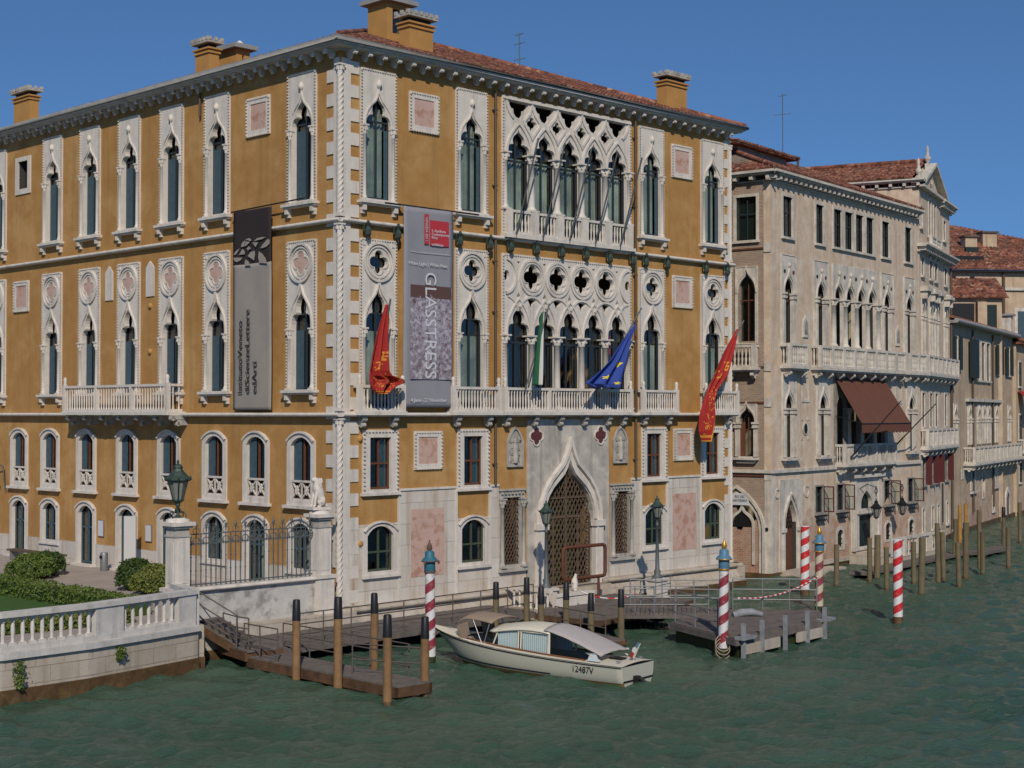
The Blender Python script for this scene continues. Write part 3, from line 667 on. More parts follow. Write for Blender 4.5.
# ---- cornice with brackets and gutter
mb = MB(); 
mb.box(-.10, WR+.10, -.10, .42, HT-.10, HT-.02)
mb.box(-.10, .42, .42, WL+.1, HT-.10, HT-.02)
mb.build('frieze', 'rail_stone', P1)
mb = MB(); mb.prism([(-.62,-.62),(WR+.42,-.62),(WR+.42,31.5),(WR-.4,31.5),(WR-.4,.42),(.42,.42),(.42,WL+.1),(-.62,WL+.1)], HT+.03, HT+.12)
mb.prism([(-.52,-.52),(WR+.32,-.52),(WR+.32,31.4),(WR-.38,31.4),(WR-.38,.4),(.4,.4),(.4,WL+.1),(-.52,WL+.1)], HT-.04, HT+.04)
mb.build('cornice', 'rail_stone', P1)
mb = MB(); mb.tube([(WR+.48, 31, HT+.17), (WR+.48, -.7, HT+.17), (-.7, -.7, HT+.17), (-.7, WL, HT+.17)], .085, 8); mb.build('gutter', 'gutter', P1)
mb = MB(); mb.box(-.085, .085, -.44, .02, HT-.16, HT-.045); mb.box(-.075, .075, -.24, .02, HT-.28, HT-.15)
mb.tube([(-.085, -.40, HT-.17), (.085, -.40, HT-.17)], .075, 8); mb.tube([(-.075, -.12, HT-.31), (.075, -.12, HT-.31)], .07, 8)
br = mb.build('cornice_bracket', 'stone', P1, fp('R', .35)); n_ = 0
for i in range(1, 33): put(br, 'R', .35+i*.705)
for i in range(46): put(br, 'L', -.35-i*.705)
# ---- roof
sl_ = .37; SA = math.atan(sl_); D = 11.9; h = D/math.cos(SA)
z0 = HT+.22; mb = MB()
Vr = Vector((0, math.cos(SA), math.sin(SA)))
tile_roof(mb, (-.6, -.6, z0), (1, 0, 0), Vr, WR+1.2, h, D, WR+1.2-D)
tile_roof(mb, (-.6, WL*.6, z0), (0, -1, 0), Vector((math.cos(SA), 0, math.sin(SA))), WL*.6+.6, h, 3.0, WL*.6+.6-D)
tile_roof(mb, (WR+.6, -.6, z0), (0, 1, 0), Vector((-math.cos(SA), 0, math.sin(SA))), 32.5, h, D, 25)
mb.build('tiled_roof', 'tiles', P1, fix=False)
mb = MB(); mb.add([(-.6,-.6,z0-.03),(WR+.6,-.6,z0-.03),(WR+.6,WL,z0-.03),(-.6,WL,z0-.03),(D,D,z0+D*sl_-.05),(D,WL-10,z0+D*sl_-.2)], [(0,1,4),(0,4,5,3),(1,2,5,4),(2,3,5)]); mb.build('roof_deck', 'earth', P1)
mb = MB(); mb.tube([(-.55, -.55, z0+.08), (D-.6, D-.6, z0+D*sl_+.08)], .12, 8); mb.tube([(WR+.55, -.55, z0+.08), (D-.6, D-.6, z0+D*sl_+.08)], .12, 8); mb.build('ridge_tiles', 'tiles', P1)
# ---- chimneys (parts of the house)
def chimney(x, y, w, d, zb, zt):
    mb = MB(); mb.box(-w/2, w/2, -d/2, d/2, zb, zt-.62); mb.box(-w/2-.06, w/2+.06, -d/2-.06, d/2+.06, zt-.78, zt-.70); mb.box(-w/2-.10, w/2+.10, -d/2-.10, d/2+.10, zt-.62, zt-.55)
    c_ = mb.build('chimney', 'ochre2', P1, (x, y, 0))
    mb = MB(); mb.box(-w/2+.08, w/2-.08, -d/2+.08, d/2-.08, zt-.55, zt-.34); mb.build('flue_gap', 'dark', c_)
    mb = MB(); mb.box(-w/2-.15, w/2+.15, -d/2-.15, d/2+.15, zt-.36, zt-.24)
    for i in range(int((w+.3)/.24)):
        for yy in (-d/2-.12, d/2+.12): xx = -w/2-.05+i*(w+.1)/max(1, int((w+.3)/.24)-1); mb.box(xx-.07, xx+.07, yy-.05, yy+.05, zt-.27, zt-.12)
    for i in range(int((d+.3)/.24)):
        for xx in (-w/2-.12, w/2+.12): yy = -d/2-.05+i*(d+.1)/max(1, int((d+.3)/.24)-1); mb.box(xx-.05, xx+.05, yy-.07, yy+.07, zt-.27, zt-.12)
    mb.build('chimney_cap', 'stone_dark', c_); return c_
chimney(5.25, 1.8, 1.25, .6, 21.3, 23.85); chimney(21.25, 1.8, 1.5, .6, 21.3, 24.05)
chimney(1.8, 11.1, .5, 1.0, 21.3, 23.85); chimney(1.8, 26.75, .5, 1.6, 21.3, 24.15)
def lantern(x, y, w, d, zb, zt):
    mb = MB(); mb.plate(rect(-w/2, w/2, zb, zt), [rect(-w/2+.3, w/2-.3, zt-1.25, zt-.25)], -d/2, -d/2+.1); mb.box(-w/2, -w/2+.1, -d/2+.1, d/2, zb, zt); mb.box(w/2-.1, w/2, -d/2+.1, d/2, zb, zt); mb.box(-w/2+.1, w/2-.1, d/2-.1, d/2, zb, zt)
    t_ = mb.build('roof_lantern', 'ochre2', P1, (x, y, 0)); MB().box(-w/2+.25, w/2-.25, -d/2+.12, -d/2+.14, zt-1.3, zt-.2).build('pane', 'glass', t_)
    MB().box(-w/2-.25, w/2+.25, -d/2-.25, d/2+.25, zt, zt+.18).build('lantern_roof', 'gutter', t_)
lantern(6.25, 4.6, 1.25, 1.2, 22.0, 24.75)
l2 = lantern(3.3, 11.5, .7, 1.7, 21.8, 23.5)
mb = MB(); mb.lathe(3.3, 10.9, [(.16, 23.65), (.19, 23.75), (.12, 23.85), (.03, 23.92)], 10); mb.build('vent_cap', 'stone', P1)
mb = MB(); mb.add([(12.1, 3.2, 22.2), (13.5, 3.2, 22.2), (12.8, 3.2, 23.0), (12.1, 5.6, 22.6), (13.5, 5.6, 22.6), (12.8, 5.6, 23.1)], [(0,1,2),(0,2,5,3),(1,4,5,2)]); mb.build('roof_dormer', 'tiles', P1)
MB().box(7.6, 8.5, 1.8, 2.5, 21.65, 21.82).build('roof_hatch', 'black', P1)
# ---- drain pipes
for x, z1 in ((7.75, 20.8), (16.33, 20.8), (7.62, 7.9)):
    mb = MB(); mb.tube([(x, -.12, 5.2 if z1 > 9 else 5.25), (x, -.12, z1)], .055, 8)
    for z in (6, 9, 12, 14, 17, 20):
        if z < z1: mb.box(x-.09, x+.09, -.16, 0, z, z+.06)
    if z1 > 9: mb.build('drain_pipe', 'drain', P1)
mb = MB(); mb.tube([(-.12, 8.75, 20.85), (-.12, 8.75, 19.9)], .05, 6); mb.build('drain_pipe', 'drain', P1)
# ---- balconies
def balcony(side, s0, s1, p, zb, zt, name='balcony', bw=.16, wallgap=True, brk=()):
    mb = MB(); mb.box(s0-.05, s1+.05, -p-.05, .02, zb-.14, zb); b_ = mb.build(name, 'stone', P1, (0, 0, 0), 0 if side == 'R' else RZL)
    mb = MB(); 
    for a, b, c, d in ((s0, s1, -p, -p+.16), (s0, s0+.16, -p+.16, -.1), (s1-.16, s1, -p+.16, -.1)):
        mb.box(a, b, c, d, zt-.10, zt); mb.box(a+.01, b-.01, c+.01, d-.01, zb, zb+.10)
    for x in (s0+.08, s1-.08): mb.box(x-.09, x+.09, -p-.01, -p+.17, zb, zt+.03)
    n = max(1, round((s1-s0)/2.6))
    for i in range(1, n): x = s0+(s1-s0)*i/n; mb.box(x-.07, x+.07, -p-.004, -p+.164, zb, zt+.01)
    k = int((s1-s0-.3)/bw)
    for i in range(k): x = s0+.2+(s1-s0-.4)*(i+.5)/k; mb.lathe(x, -p+.08, [(.05, zb+.1), (.028, zb+.22), (.042, zb+.5), (.028, zt-.24), (.05, zt-.1)], 6)
    k = int((p-.3)/bw)
    for i in range(k):
        for x in (s0+.08, s1-.08): y = -p+.2+(p-.3)*(i+.5)/max(1, k); mb.lathe(x, y, [(.045, zb+.1), (.03, zb+.3), (.03, zt-.3), (.045, zt-.1)], 6)
    mb.build('railing', 'stone', b_)
    for x in (s0+.08, s1-.08): 
        m_ = MB(); m_.lathe(x, -p+.08, [(.07, zt+.03), (.09, zt+.09), (.05, zt+.15), (.09, zt+.24), (.07, zt+.33), (.02, zt+.38)], 8); m_.build('finial', 'stone', b_)
    for x in brk:
        m_ = MB(); m_.box(x-.11, x+.11, -p+.1, 0, zb-.32, zb-.14); m_.tube([(x-.11, -p+.18, zb-.28), (x+.11, -p+.18, zb-.28)], .10, 8); m_.box(x-.09, x+.09, -p*.55, 0, zb-.55, zb-.30); m_.tube([(x-.09, -p*.5, zb-.50), (x+.09, -p*.5, zb-.50)], .09, 8)
        m_.build('bracket', 'stone_dark', b_)
    return b_
balcony('R', .55, 2.75, .45, 8.1, 9.05, brk=(.9, 2.4)); balcony('R', 5.15, 7.75, .45, 8.1, 9.05, brk=(5.6, 7.3)); balcony('R', 7.95, 15.75, .45, 8.1, 9.05, brk=(8.3, 9.9, 11.4, 12.9, 14.4, 15.4))
balcony('R', 16.45, 18.9, .45, 8.1, 9.05, brk=(16.8, 18.5)); balcony('R', 20.9, 23.4, .45, 8.1, 9.05, brk=(21.3, 22.9))
balcony('L', -18.2, -9.9, .85, 8.1, 9.22, bw=.2, brk=(-18, -16.6, -15.2, -13.8, -12.4, -11, -9.8))
# bronze lamps / hooks along the upper string course
mb = MB(); mb.lathe(0, -.26, [(.03, .1), (.10, .0), (.06, -.1), (.12, -.25), (.11, -.42), (.05, -.5), (.02, -.6)], 7, False); mb.box(-.03, .03, -.3, 0, .02, .10); mb.box(-.16, -.10, -.2, -.14, -.3, .0)
hk = mb.build('wall_lantern', 'verdigris', P1, (1.1, 0, 14.93))
for x in (2.55, 5.7, 7.35, 8.5, 10.0, 11.5, 13.0, 14.5, 16.0, 16.9, 18.4, 21.2, 22.8): put(hk, 'R', x, 14.93)
# ---- portal
P1y = -.02
mb = MB(); mb.plate(rect(9.62, 14.6, .9, 7.78), [arch(OGE, 1.52, .9, 3.6, 6.25, 12.08)], -.06, .38); po = mb.build('portal', 'grey_marble', P1)
mb = MB(); mb.band(archline(OGE, 1.62, 3.6, 6.42, 12.08), .16, -.16, -.05); mb.band(archline(OGE, 1.85, 3.5, 7.0, 12.08), .14, -.26, -.05); mb.band(archline(OGE, 1.74, 3.55, 6.72, 12.08), .10, -.12, -.05)
for s in (-1, 1):
    x = 12.08+s*1.75; mb.box(x-.25, x+.25, -.22, .0, 1.05, 3.3); mb.box(x-.32, x+.32, -.30, .0, 3.3, 3.55); mb.box(x-.30, x+.30, -.28, .0, .9, 1.12)
    mb.box(x-s*.13-.05, x-s*.13+.05, -.26, .0, 1.12, 3.3)
mb.build('portal_arch', 'stone', po)
for x in (10.12, 14.05):
    q_ = MB(); q_.plate(quatre(x, 7.1, .17, .15), [], -.09, -.05); q_.build('red_quatrefoil', 'red_marble', po); q_ = MB(); q_.band(quatre(x, 7.1, .2, .19), .05, -.11, -.05, True); q_.build('quatrefoil_rim', 'stone', po)
def lattice(x0, x1, z0, z1, y, pitch, inside, w=.03):
    mb = MB(); hx = pitch/2; hz = pitch*.85
    nx = int((x1-x0)/hx)+1; nz = int((z1-z0)/hz)+1
    for i in range(nx):
        for j in range(nz):
            if (i+j) % 2: continue
            xa, za = x0+i*hx, z0+j*hz
            for sg in (-1, 1):
                xb, zb = xa+sg*hx, za+hz
                if inside(xa, za) and inside(xb, zb):
                    # curved strip
                    mb.band([(xa, za), (xa+sg*hx*.32, za+hz*.25), (xa+sg*hx*.5, za+hz*.5), (xa+sg*hx*.68, za+hz*.75), (xb, zb)], w, y, y+.03)
    return mb
def in_og(x, z):
    if z < 3.6: return abs(x-12.08) < 1.53 and z > .9
    k = (6.25-3.6)/OGE[-1][1]; t = (z-3.6)/k
    for (xa, za), (xb, zb) in zip(OGE, OGE[1:]):
        if za <= t <= zb: return abs(x-12.08) < 1.52*(xa+(xb-xa)*(t-za)/(zb-za))+.03
    return False
ga = lattice(10.4, 13.8, .95, 6.3, .12, .23, in_og, .036).build('iron_gate', 'rust', po)
mb = MB(); mb.box(10.56, 13.6, .10, .17, 3.7, 3.78); mb.box(10.56, 13.6, .10, .17, 4.5, 4.56); mb.box(12.05, 12.11, .10, .17, 1, 6.0); mb.box(10.56, 10.62, .10, .17, 1, 3.7); mb.box(13.54, 13.6, .10, .17, 1, 3.7); mb.box(11.3, 11.35, .10, .16, 1, 3.7); mb.box(12.8, 12.85, .10, .16, 1, 3.7)
mb.build('gate_frame', 'rust', po)
MB().box(10.4, 13.8, 1.2, 1.25, .9, 6.3).build('inner_door', 'leaf_dark', po)
def side_window(x):
    mb = MB(); mb.plate(rect(x-.72, x+.72, 1.86, 4.95), [rect(x-.5, x+.5, 2.0, 4.68)], -.06, .3); mb.box(x-.78, x+.78, -.2, 0, 1.74, 1.88); mb.teeth(x-.68, x+.68, 4.7, 4.86, -.14, -.05, .09, 't'); mb.box(x-.76, x+.76, -.15, 0, 4.95, 5.02)
    w_ = mb.build('window', 'stone_dark', P1)
    for s in (-1, 1): column('column', x+s*.6, -.12, .08, 1.9, 4.65, 'stone_dark', w_)
    lattice(x-.52, x+.54, 2.0, 4.7, .05, .17, lambda a, b: abs(a-x) < .53 and 2 <= b <= 4.72, .028).build('iron_lattice', 'rust', w_)
    MB().box(x-.5, x+.5, .5, .52, 2, 4.7).build('pane', 'glass', w_)
side_window(8.73); side_window(15.43)
# portal steps
mb = MB(); mb.box(10.2, 13.95, -.75, .3, .72, .92); mb.box(9.9, 14.25, -1.2, -.75, .5, .74); mb.build('portal_steps', 'quay', P1)
# vine-like flagpole rods of the upper great window (no cloth)
rod = MB(); rod.tube([(0, -.3, 15.1), (0, -1.55, 18.85)], .035, 6); rod.box(-.04, .04, -.34, -.2, 15.0, 15.15)
rd = rod.build('bare_flagpole', 'iron', P1, (8.7, 0, 0))
for x in (10.25, 11.85, 13.45, 15.05): dup(rd, P1, (x, 0, 0))

# ------------------------------------------------------------------ banners (hang from the palace)
def cloth_banner(side, s0, s1, z0, z1, y=-.12):
    mb = MB(); nx, nz = 12, 40; vs = []
    for j in range(nz+1):
        for i in range(nx+1):
            x = s0+(s1-s0)*i/nx; z = z0+(z1-z0)*j/nz; yy = y+.014*math.sin(x*2.3+z*.7)+.01*math.sin(x*5+z*1.9)*((z-z0)/(z1-z0))
            vs.append((x, yy, z))
    o = len(vs); vs += [(a, b+.02, c) for a, b, c in vs]; W = nx+1
    fs = [(j*W+i, j*W+i+1, (j+1)*W+i+1, (j+1)*W+i) for j in range(nz) for i in range(nx)]
    fs += [tuple(o+k for k in f[::-1]) for f in fs]
    for i in range(nx): fs += [(i, o+i, o+i+1, i+1), (nz*W+i, nz*W+i+1, o+nz*W+i+1, o+nz*W+i)]
    for j in range(nz): fs += [(j*W, (j+1)*W, o+(j+1)*W, o+j*W), (j*W+nx, o+j*W+nx, o+(j+1)*W+nx, (j+1)*W+nx)]
    mb.add(vs, fs, True); return mb
def world_at(s, y, z, side='R'):
    v = Matrix.Rotation(AR, 4, 'Z') @ Vector(fp(side, s, y, z)); return C0+v
LB = Matrix.Identity(4)
bn = empty('banner', world_at(4.05, -.33, 12.0), AR); tag(bn, 'tall grey banner with red square and GLASSTRESS lettering between canal windows', 'banner', 'exhibition banners on the palace')
cloth_banner('R', -1.3, 1.2, -3.75, 3.72, 0).build('cloth', 'bannerG', bn)
MB().tube([(-2.2, .03, 3.75), (2.6, .03, 3.75)], .03, 6).build('hanging_rope', 'black', bn)
yb = -.045
MB().box(-.02, .95, yb, yb+.01, 2.35, 3.30).build('red_square', 'bred', bn); MB().box(-.30, -.08, yb, yb+.01, 2.38, 3.50).build('red_strip', 'bred', bn)
for k_, t_ in enumerate(('S. Apollonia', 'Contemporary', 'Prize', '', 'exhibition')):
    if t_: text_mesh(t_, .15, 'small_lettering', 'bwhite', bn, (.05, yb-.012, 2.86-.13*k_))
text_mesh('VENEZIA 2011', .15, 'strip_lettering', 'bwhite', bn, (-.25, yb-.012, 3.4), -PI/2)
MB().box(-1.02, 1.02, yb, yb+.01, 2.04, 2.055).build('thin_line', 'bwhite', bn)
text_mesh('White Light | White Heat', .19, 'subtitle', 'bwhite', bn, (-1.12, yb-.006, 1.55))
MB().box(-1.0, 1.08, yb-.004, yb+.006, -2.7, .82).build('printed_picture', 'photo', bn); MB().box(-1.0, 1.06, yb-.008, yb-.002, .35, .82).build('picture_top', 'photo_brown', bn)
mb = MB()
for k in range(260):
    a = random.uniform(0, 2*PI); r0 = random.uniform(.1, 1.2); x = r0*math.cos(a)*.9; z = -.75+r0*math.sin(a)*1.05
    x = max(-.93, min(.9, x)); z = max(-2.5, min(.5, z)); b_ = random.uniform(0, 2*PI); q = random.uniform(.05, .16)
    mb.band([(x, z), (x+q*math.cos(b_), z+q*math.sin(b_)), (x+q*1.3*math.cos(b_+.8), z+q*1.3*math.sin(b_+.8))], .02, yb-.013, yb-.009)
mb.build('picture_highlights', mat('pale_print', (.46, .43, .50), .8), bn)
text_mesh('GLASSTRESS', .80, 'big_lettering', 'bwhite', bn, (-.27, yb-.02, 1.35), -PI/2, sx=.93)
text_mesh('4 June - 27 November', .2, 'dates', 'bwhite', bn, (-.98, yb-.006, -3.55))

bw = world_at(-4.88, -.33, 12.0, 'L'); b2 = empty('banner', bw, AR+RZL); tag(b2, 'tall banner with dark top, white leaf shapes and IstitutoVeneto lettering on garden side', 'banner', 'exhibition banners on the palace')
mb = cloth_banner('L', -1.22, 1.22, -3.85, 1.72, 0); mb.build('cloth', 'bannerB', b2)
cloth_banner('L', -1.22, 1.22, 1.72, 3.78, 0).build('dark_cloth_top', 'bannerD', b2)
MB().tube([(-1.4, .03, 3.8), (3.2, .03, 3.9)], .03, 6).build('hanging_rope', 'black', b2)
# leaf motif
mb = MB()
def px(x, y): return ((x-68)/350*2.44-1.22, 3.72-(y-50)/575*2.02)
for poly in ([(150,415),(160,385),(185,360),(180,425),(155,430)], [(190,350),(225,342),(245,360),(240,378),(215,365)], [(190,370),(235,385),(200,420),(185,428)],
             [(265,385),(300,355),(340,350),(378,355),(350,372),(300,378)], [(255,395),(310,400),(285,450)], [(330,465),(350,430),(395,378),(412,390),(412,430),(385,460),(350,470)],
             [(80,500),(100,465),(140,440),(120,480),(100,508)], [(130,510),(165,450),(185,480),(182,512)], [(80,545),(85,535),(165,545),(145,575),(110,588),(88,570)],
             [(200,450),(215,440),(220,428),(232,445),(248,455),(225,465),(215,482),(210,462)], [(212,535),(240,495),(275,487),(280,530),(270,590)],
             [(188,640),(185,600),(192,570),(215,590),(240,640)], [(320,625),(310,560),(315,500),(345,530),(375,580),(388,640)]):
    mb.plate([px(*p) for p in poly][::-1], [], yb-.01, yb)
mb.build('leaf_motif', 'bannerB', b2)
for i, t in enumerate(('IstitutoVeneto', 'diScienzeLettere', 'edArti')):
    text_mesh(t, .41, 'lettering', 'bannerD', b2, (-.55+i*.47, yb-.012, -3.25), PI/2, sx=1.18)

# ------------------------------------------------------------------ flags
def flag(name, label, base, tip, prof, off, m, bars=None, group='flags on the balcony'):
    """prof: [(z, sL, sR)]; cloth in folds at outward offset off; pole from base to tip, all facade coordinates (s,y,z)"""
    o0 = world_at(tip[0], tip[1], 0); f = empty(name, o0, AR); tag(f, label, 'flag', group)
    def lc(s, y, z): return (s-tip[0], y-tip[1], z)
    MB().tube([lc(*base), lc(*tip)], .035, 6).build('pole', 'iron', f)
    mb = MB(); nx = 48; vs = []; rows = []
    for k in range(len(prof)-1):
        for q in range(12):
            t = q/12; rows.append(tuple(prof[k][i]*(1-t)+prof[k+1][i]*t for i in range(3)))
    rows.append(prof[-1])
    for j, (z, a, b) in enumerate(rows):
        yb_ = -off(z) if callable(off) else -off
        for i in range(nx+1):
            t = i/nx; x = a+(b-a)*t; wv = (.03+.10*min(1, (b-a)))*math.sin(t*PI*5+z*1.1)
            vs.append(lc(x, yb_+wv, z))
    W = nx+1; fs = [(j*W+i, j*W+i+1, (j+1)*W+i+1, (j+1)*W+i) for j in range(len(rows)-1) for i in range(nx)]
    n0 = len(fs); mb.add(vs, fs, True); c_ = mb.build('cloth', m, f, fix=False)
    sd_ = c_.modifiers.new('th', 'SOLIDIFY'); sd_.thickness = .012
    me = c_.data
    if bars:
        for k in range(n0):
            j, i = divmod(k, nx); me.polygons[k].material_index = bars(i/nx, j/(len(rows)-1))
    return f
random.seed(3)
def redbars(t, v):
    a = noise.noise((t*5, v*16, 3.3))+.6*noise.noise((t*11, v*38, 1.7)); b = .08 < v < .93 and .12 < t < .88
    return 1 if (b and abs(a) < .055 and v > .2) or (t > .955 and v > .3) or v > .965 or (.90 < v < .93) else 0
flag('flag', 'red flag with gold lion and fringe hanging beside the corner balcony', (1.3, -.45, 8.9), (1.45, -1.1, 12.15),
     [(11.95, 1.36, 1.50), (11.0, .98, 1.52), (10.1, .66, 1.55), (9.55, .50, 1.58), (9.38, .50, 1.72), (9.26, .51, 2.28), (9.14, .53, 2.34), (9.04, .57, 1.95), (8.85, .70, 1.62), (8.72, .95, 1.4)], .95, ['fred', 'fgold'], redbars)
flag('flag', 'green, white and red flag hanging limp before the middle columns', (9.0, -.5, 8.9), (9.75, -1.15, 12.4),
     [(12.05, 9.56, 9.70), (11.0, 9.32, 9.68), (10.0, 9.10, 9.66), (9.15, 8.98, 9.60)], .9, ['fgreen', 'fwhite', 'fred'], lambda t, v: 0 if t < .62 else (1 if t < .85 or v < .75 else 2))
def eu(t, v): 
    for ct, cv, q in ((.62, .45, .8), (.40, .66, .62), (.80, .78, .5), (.2, .88, .4), (.6, .92, .4)):
        dx, dy = (t-ct)/(.13*q), (v-cv)/(.075*q); rr = math.hypot(dx, dy); a = math.atan2(dx, -dy)
        if rr < .45+.55*abs(math.cos(a*2.5))**2.5: return 1
    return 0
flag('flag', 'blue flag with yellow stars hanging from the right end of central balcony', (13.2, -.5, 8.9), (15.3, -1.3, 12.5),
     [(11.8, 15.0, 15.06), (11.05, 14.16, 14.72), (10.25, 13.32, 14.5), (9.65, 12.4, 14.3), (9.25, 11.75, 14.2), (9.1, 12.2, 14.1)], 1.2, ['fblue', 'fyellow'], eu)
flag('flag', 'long red and gold flag hanging at the right end of the canal front', (20.7, -.5, 8.9), (22.75, -1.2, 12.3),
     [(11.9, 22.5, 22.6), (10.8, 21.5, 22.3), (9.8, 20.72, 21.8), (9.1, 20.2, 20.95), (8.6, 19.95, 20.72), (7.9, 19.75, 20.7), (7.2, 19.75, 20.55), (6.75, 19.95, 20.45)], 1.0, ['fred', 'fgold'], redbars)
# antennas
def antenna(loc, h, arms, label):
    mb = MB(); mb.tube([(0, 0, 0), (0, 0, h)], .025, 6); a = mb.build('mast', 'iron', None, (0, 0, 0))
    r = empty('antenna', loc); tag(r, label, 'antenna'); a.parent = r
    m_ = MB()
    for z, L in arms:
        m_.tube([(-L/2, 0, z), (L/2, 0, z+.1)], .015, 5)
        for k in range(4): x = -L/2+L*k/3; m_.tube([(x, -.15, z+.1*k/3), (x, .15, z+.1*k/3)], .01, 4)
    m_.build('crossbars', 'iron', r); return r
antenna(world_at(13.3, 4.0, 22.4), 2.4, [(1.2, .45), (1.9, .4), (2.3, .3)], 'thin television antenna on the ochre palace roof')

# ================================================================== water
def water():
    def axis(lo, hi, d0, growth, far):
        out = [lo]; d = d0
        while out[-1] < hi: out.append(out[-1]+d); d *= growth
        while out[-1] < far: out.append(out[-1]+d); d *= 1.35
        return out
    ys = [-900, -400, -150, -60, -20, 5, 20]+axis(28, 120, .10, 1.0042, 2500)
    xs = sorted([-x for x in axis(0.11, 26, .17, 1.0035, 2500)]+axis(0, 44, .17, 1.0035, 2500))
    X, Y = np.meshgrid(np.array(xs), np.array(ys)); Z = np.zeros_like(X); rng = np.random.RandomState(5)
    fade = np.clip((Y-20)/8, 0, 1)*np.clip((150-Y)/60, 0, 1)*np.clip((60-np.abs(X))/15, 0, 1)
    for i in range(70):
        lam = .45*(2.4/.45)**rng.rand(); k = 2*PI/lam; th = rng.normal(R(78), R(42)); ph = rng.rand()*2*PI
        ph2 = .9*np.sin(X*rng.uniform(.2, .6)+Y*rng.uniform(.2, .6)+rng.rand()*6)
        amp = .0082*lam**.7*rng.uniform(.5, 1.3)
        Z += amp*np.sin(k*(X*np.cos(th)+Y*np.sin(th))+ph+ph2)
    Z *= fade; n0, n1 = X.shape
    co = np.stack([X, Y, Z], -1).reshape(-1, 3); I = np.arange(n0*n1).reshape(n0, n1)
    f = np.stack([I[:-1, :-1], I[:-1, 1:], I[1:, 1:], I[1:, :-1]], -1).reshape(-1, 4)
    me = bpy.data.meshes.new('canal_water'); me.vertices.add(len(co)); me.vertices.foreach_set('co', co.ravel())
    me.loops.add(f.size); me.loops.foreach_set('vertex_index', f.ravel()); me.polygons.add(len(f)); me.polygons.foreach_set('loop_start', np.arange(0, f.size, 4)); me.polygons.foreach_set('loop_total', np.full(len(f), 4))
    me.update(); me.polygons.foreach_set('use_smooth', np.ones(len(f), bool))
    o = bpy.data.objects.new('canal_water', me); COL.objects.link(o); tag(o, kind='structure')
    m = bpy.data.materials.new('canal_water'); m.use_nodes = True; n = m.node_tree.nodes; l = m.node_tree.links; b = n['Principled BSDF']
    b.inputs['Roughness'].default_value = .10; b.inputs['IOR'].default_value = 1.33; b.inputs['Specular IOR Level'].default_value = .5
    tc = n.new('ShaderNodeTexCoord'); t = n.new('ShaderNodeTexNoise'); t.inputs['Scale'].default_value = .12; t.inputs['Detail'].default_value = 3; l.new(tc.outputs['Object'], t.inputs[0])
    cr = n.new('ShaderNodeValToRGB'); l.new(t.outputs[0], cr.inputs[0]); cr.color_ramp.elements[0].position = .35; cr.color_ramp.elements[1].position = .7
    cr.color_ramp.elements[0].color = (.034, .076, .050, 1); cr.color_ramp.elements[1].color = (.062, .104, .070, 1); l.new(cr.outputs[0], b.inputs['Base Color'])
    mp = n.new('ShaderNodeMapping'); mp.inputs['Scale'].default_value = (1, 1.6, 1); l.new(tc.outputs['Object'], mp.inputs[0])
    t2 = n.new('ShaderNodeTexNoise'); t2.inputs['Scale'].default_value = 7.5; t2.inputs['Detail'].default_value = 5; t2.inputs['Distortion'].default_value = .6; l.new(mp.outputs[0], t2.inputs[0])
    bp = n.new('ShaderNodeBump'); bp.inputs['Strength'].default_value = .8; bp.inputs['Distance'].default_value = .09; l.new(t2.outputs[0], bp.inputs['Height']); l.new(bp.outputs[0], b.inputs['Normal'])
    me.materials.append(m)
water()
bed = MB(); bed.box(-2500, 2500, -900, 2500, -3.2, -3); tag(bed.build('canal_bed', 'earth'), kind='structure')
# ================================================================== garden terrace
CURVE = [(-9.9,47.6),(-11.1,45.7),(-12.3,43.9),(-14.1,41.9),(-16.5,40.2),(-20,38.8),(-30,37)]
def inset(pts, d):     # shift to the land side (left of travel is outward here)
    out = []
    for i, p in enumerate(pts):
        a = Vector(pts[max(i-1, 0)]); b = Vector(pts[min(i+1, len(pts)-1)]); t = (b-a).normalized(); out.append((p[0]+t.y*-0*d - (-t.y)*0 + (t.y)*d*-1*-1, p[1]-t.x*d))
    return out
def shift(pts, d):     # positive d: towards the canal
    out = []
    for i, p in enumerate(pts):
        a = Vector(pts[max(i-1, 0)]); b = Vector(pts[min(i+1, len(pts)-1)]); t = (b-a).normalized(); out.append((p[0]-t.y*d, p[1]+t.x*d))
    return out
# travel goes from right end to the left; canal is on the left-hand side of travel
FP = lambda s, y: tuple(world_at(s, y, 0))[:2]
ter = MB(); ter.prism(shift(CURVE, -.12)[:]+[(-60, 34), (-60, 150), (-20, 110), FP(1.0, 6), FP(.5, .5), FP(-.6, .05), FP(-6.9, .05)], -1.6, 1.36)
tag(ter.build('garden_terrace', 'paving'), kind='structure')
def strip(mb, pts, d0, d1, z0, z1):
    a = shift(pts, d0); b = shift(pts, d1)
    for i in range(len(pts)-1): mb.prism([a[i], a[i+1], b[i+1], b[i]], z0, z1)
gw = empty('garden_balustrade', (-9.9, 47.6, 0)); tag(gw, 'curved white stone balustrade and quay wall round the garden', 'balustrade')
G0 = Vector((9.9, -47.6, 0))
def gb(mb, name, m, parent=gw): mb.v = [(v[0]+9.9, v[1]-47.6, v[2]) for v in mb.v]; return mb.build(name, m, parent)
def cap_strip(pts, d0, d1, z0, z1):
    mb = MB(); a = shift(pts, d0); b = shift(pts, d1); n = len(pts); poly = a+b[::-1]; mb.prism(poly, z0, z1); return mb
q = cap_strip(CURVE, .10, -.5, .36, 1.22); gb(q, 'quay_wall', 'quay')
q = cap_strip(CURVE, .16, -.5, -1.6, .38); gb(q, 'tide_band', 'algae')
q = cap_strip(CURVE, .20, -.45, 1.222, 1.40); gb(q, 'string_moulding', 'rail_stone')
q = cap_strip(CURVE, .02, -.30, 1.402, 1.56); gb(q, 'plinth', 'rail_stone')
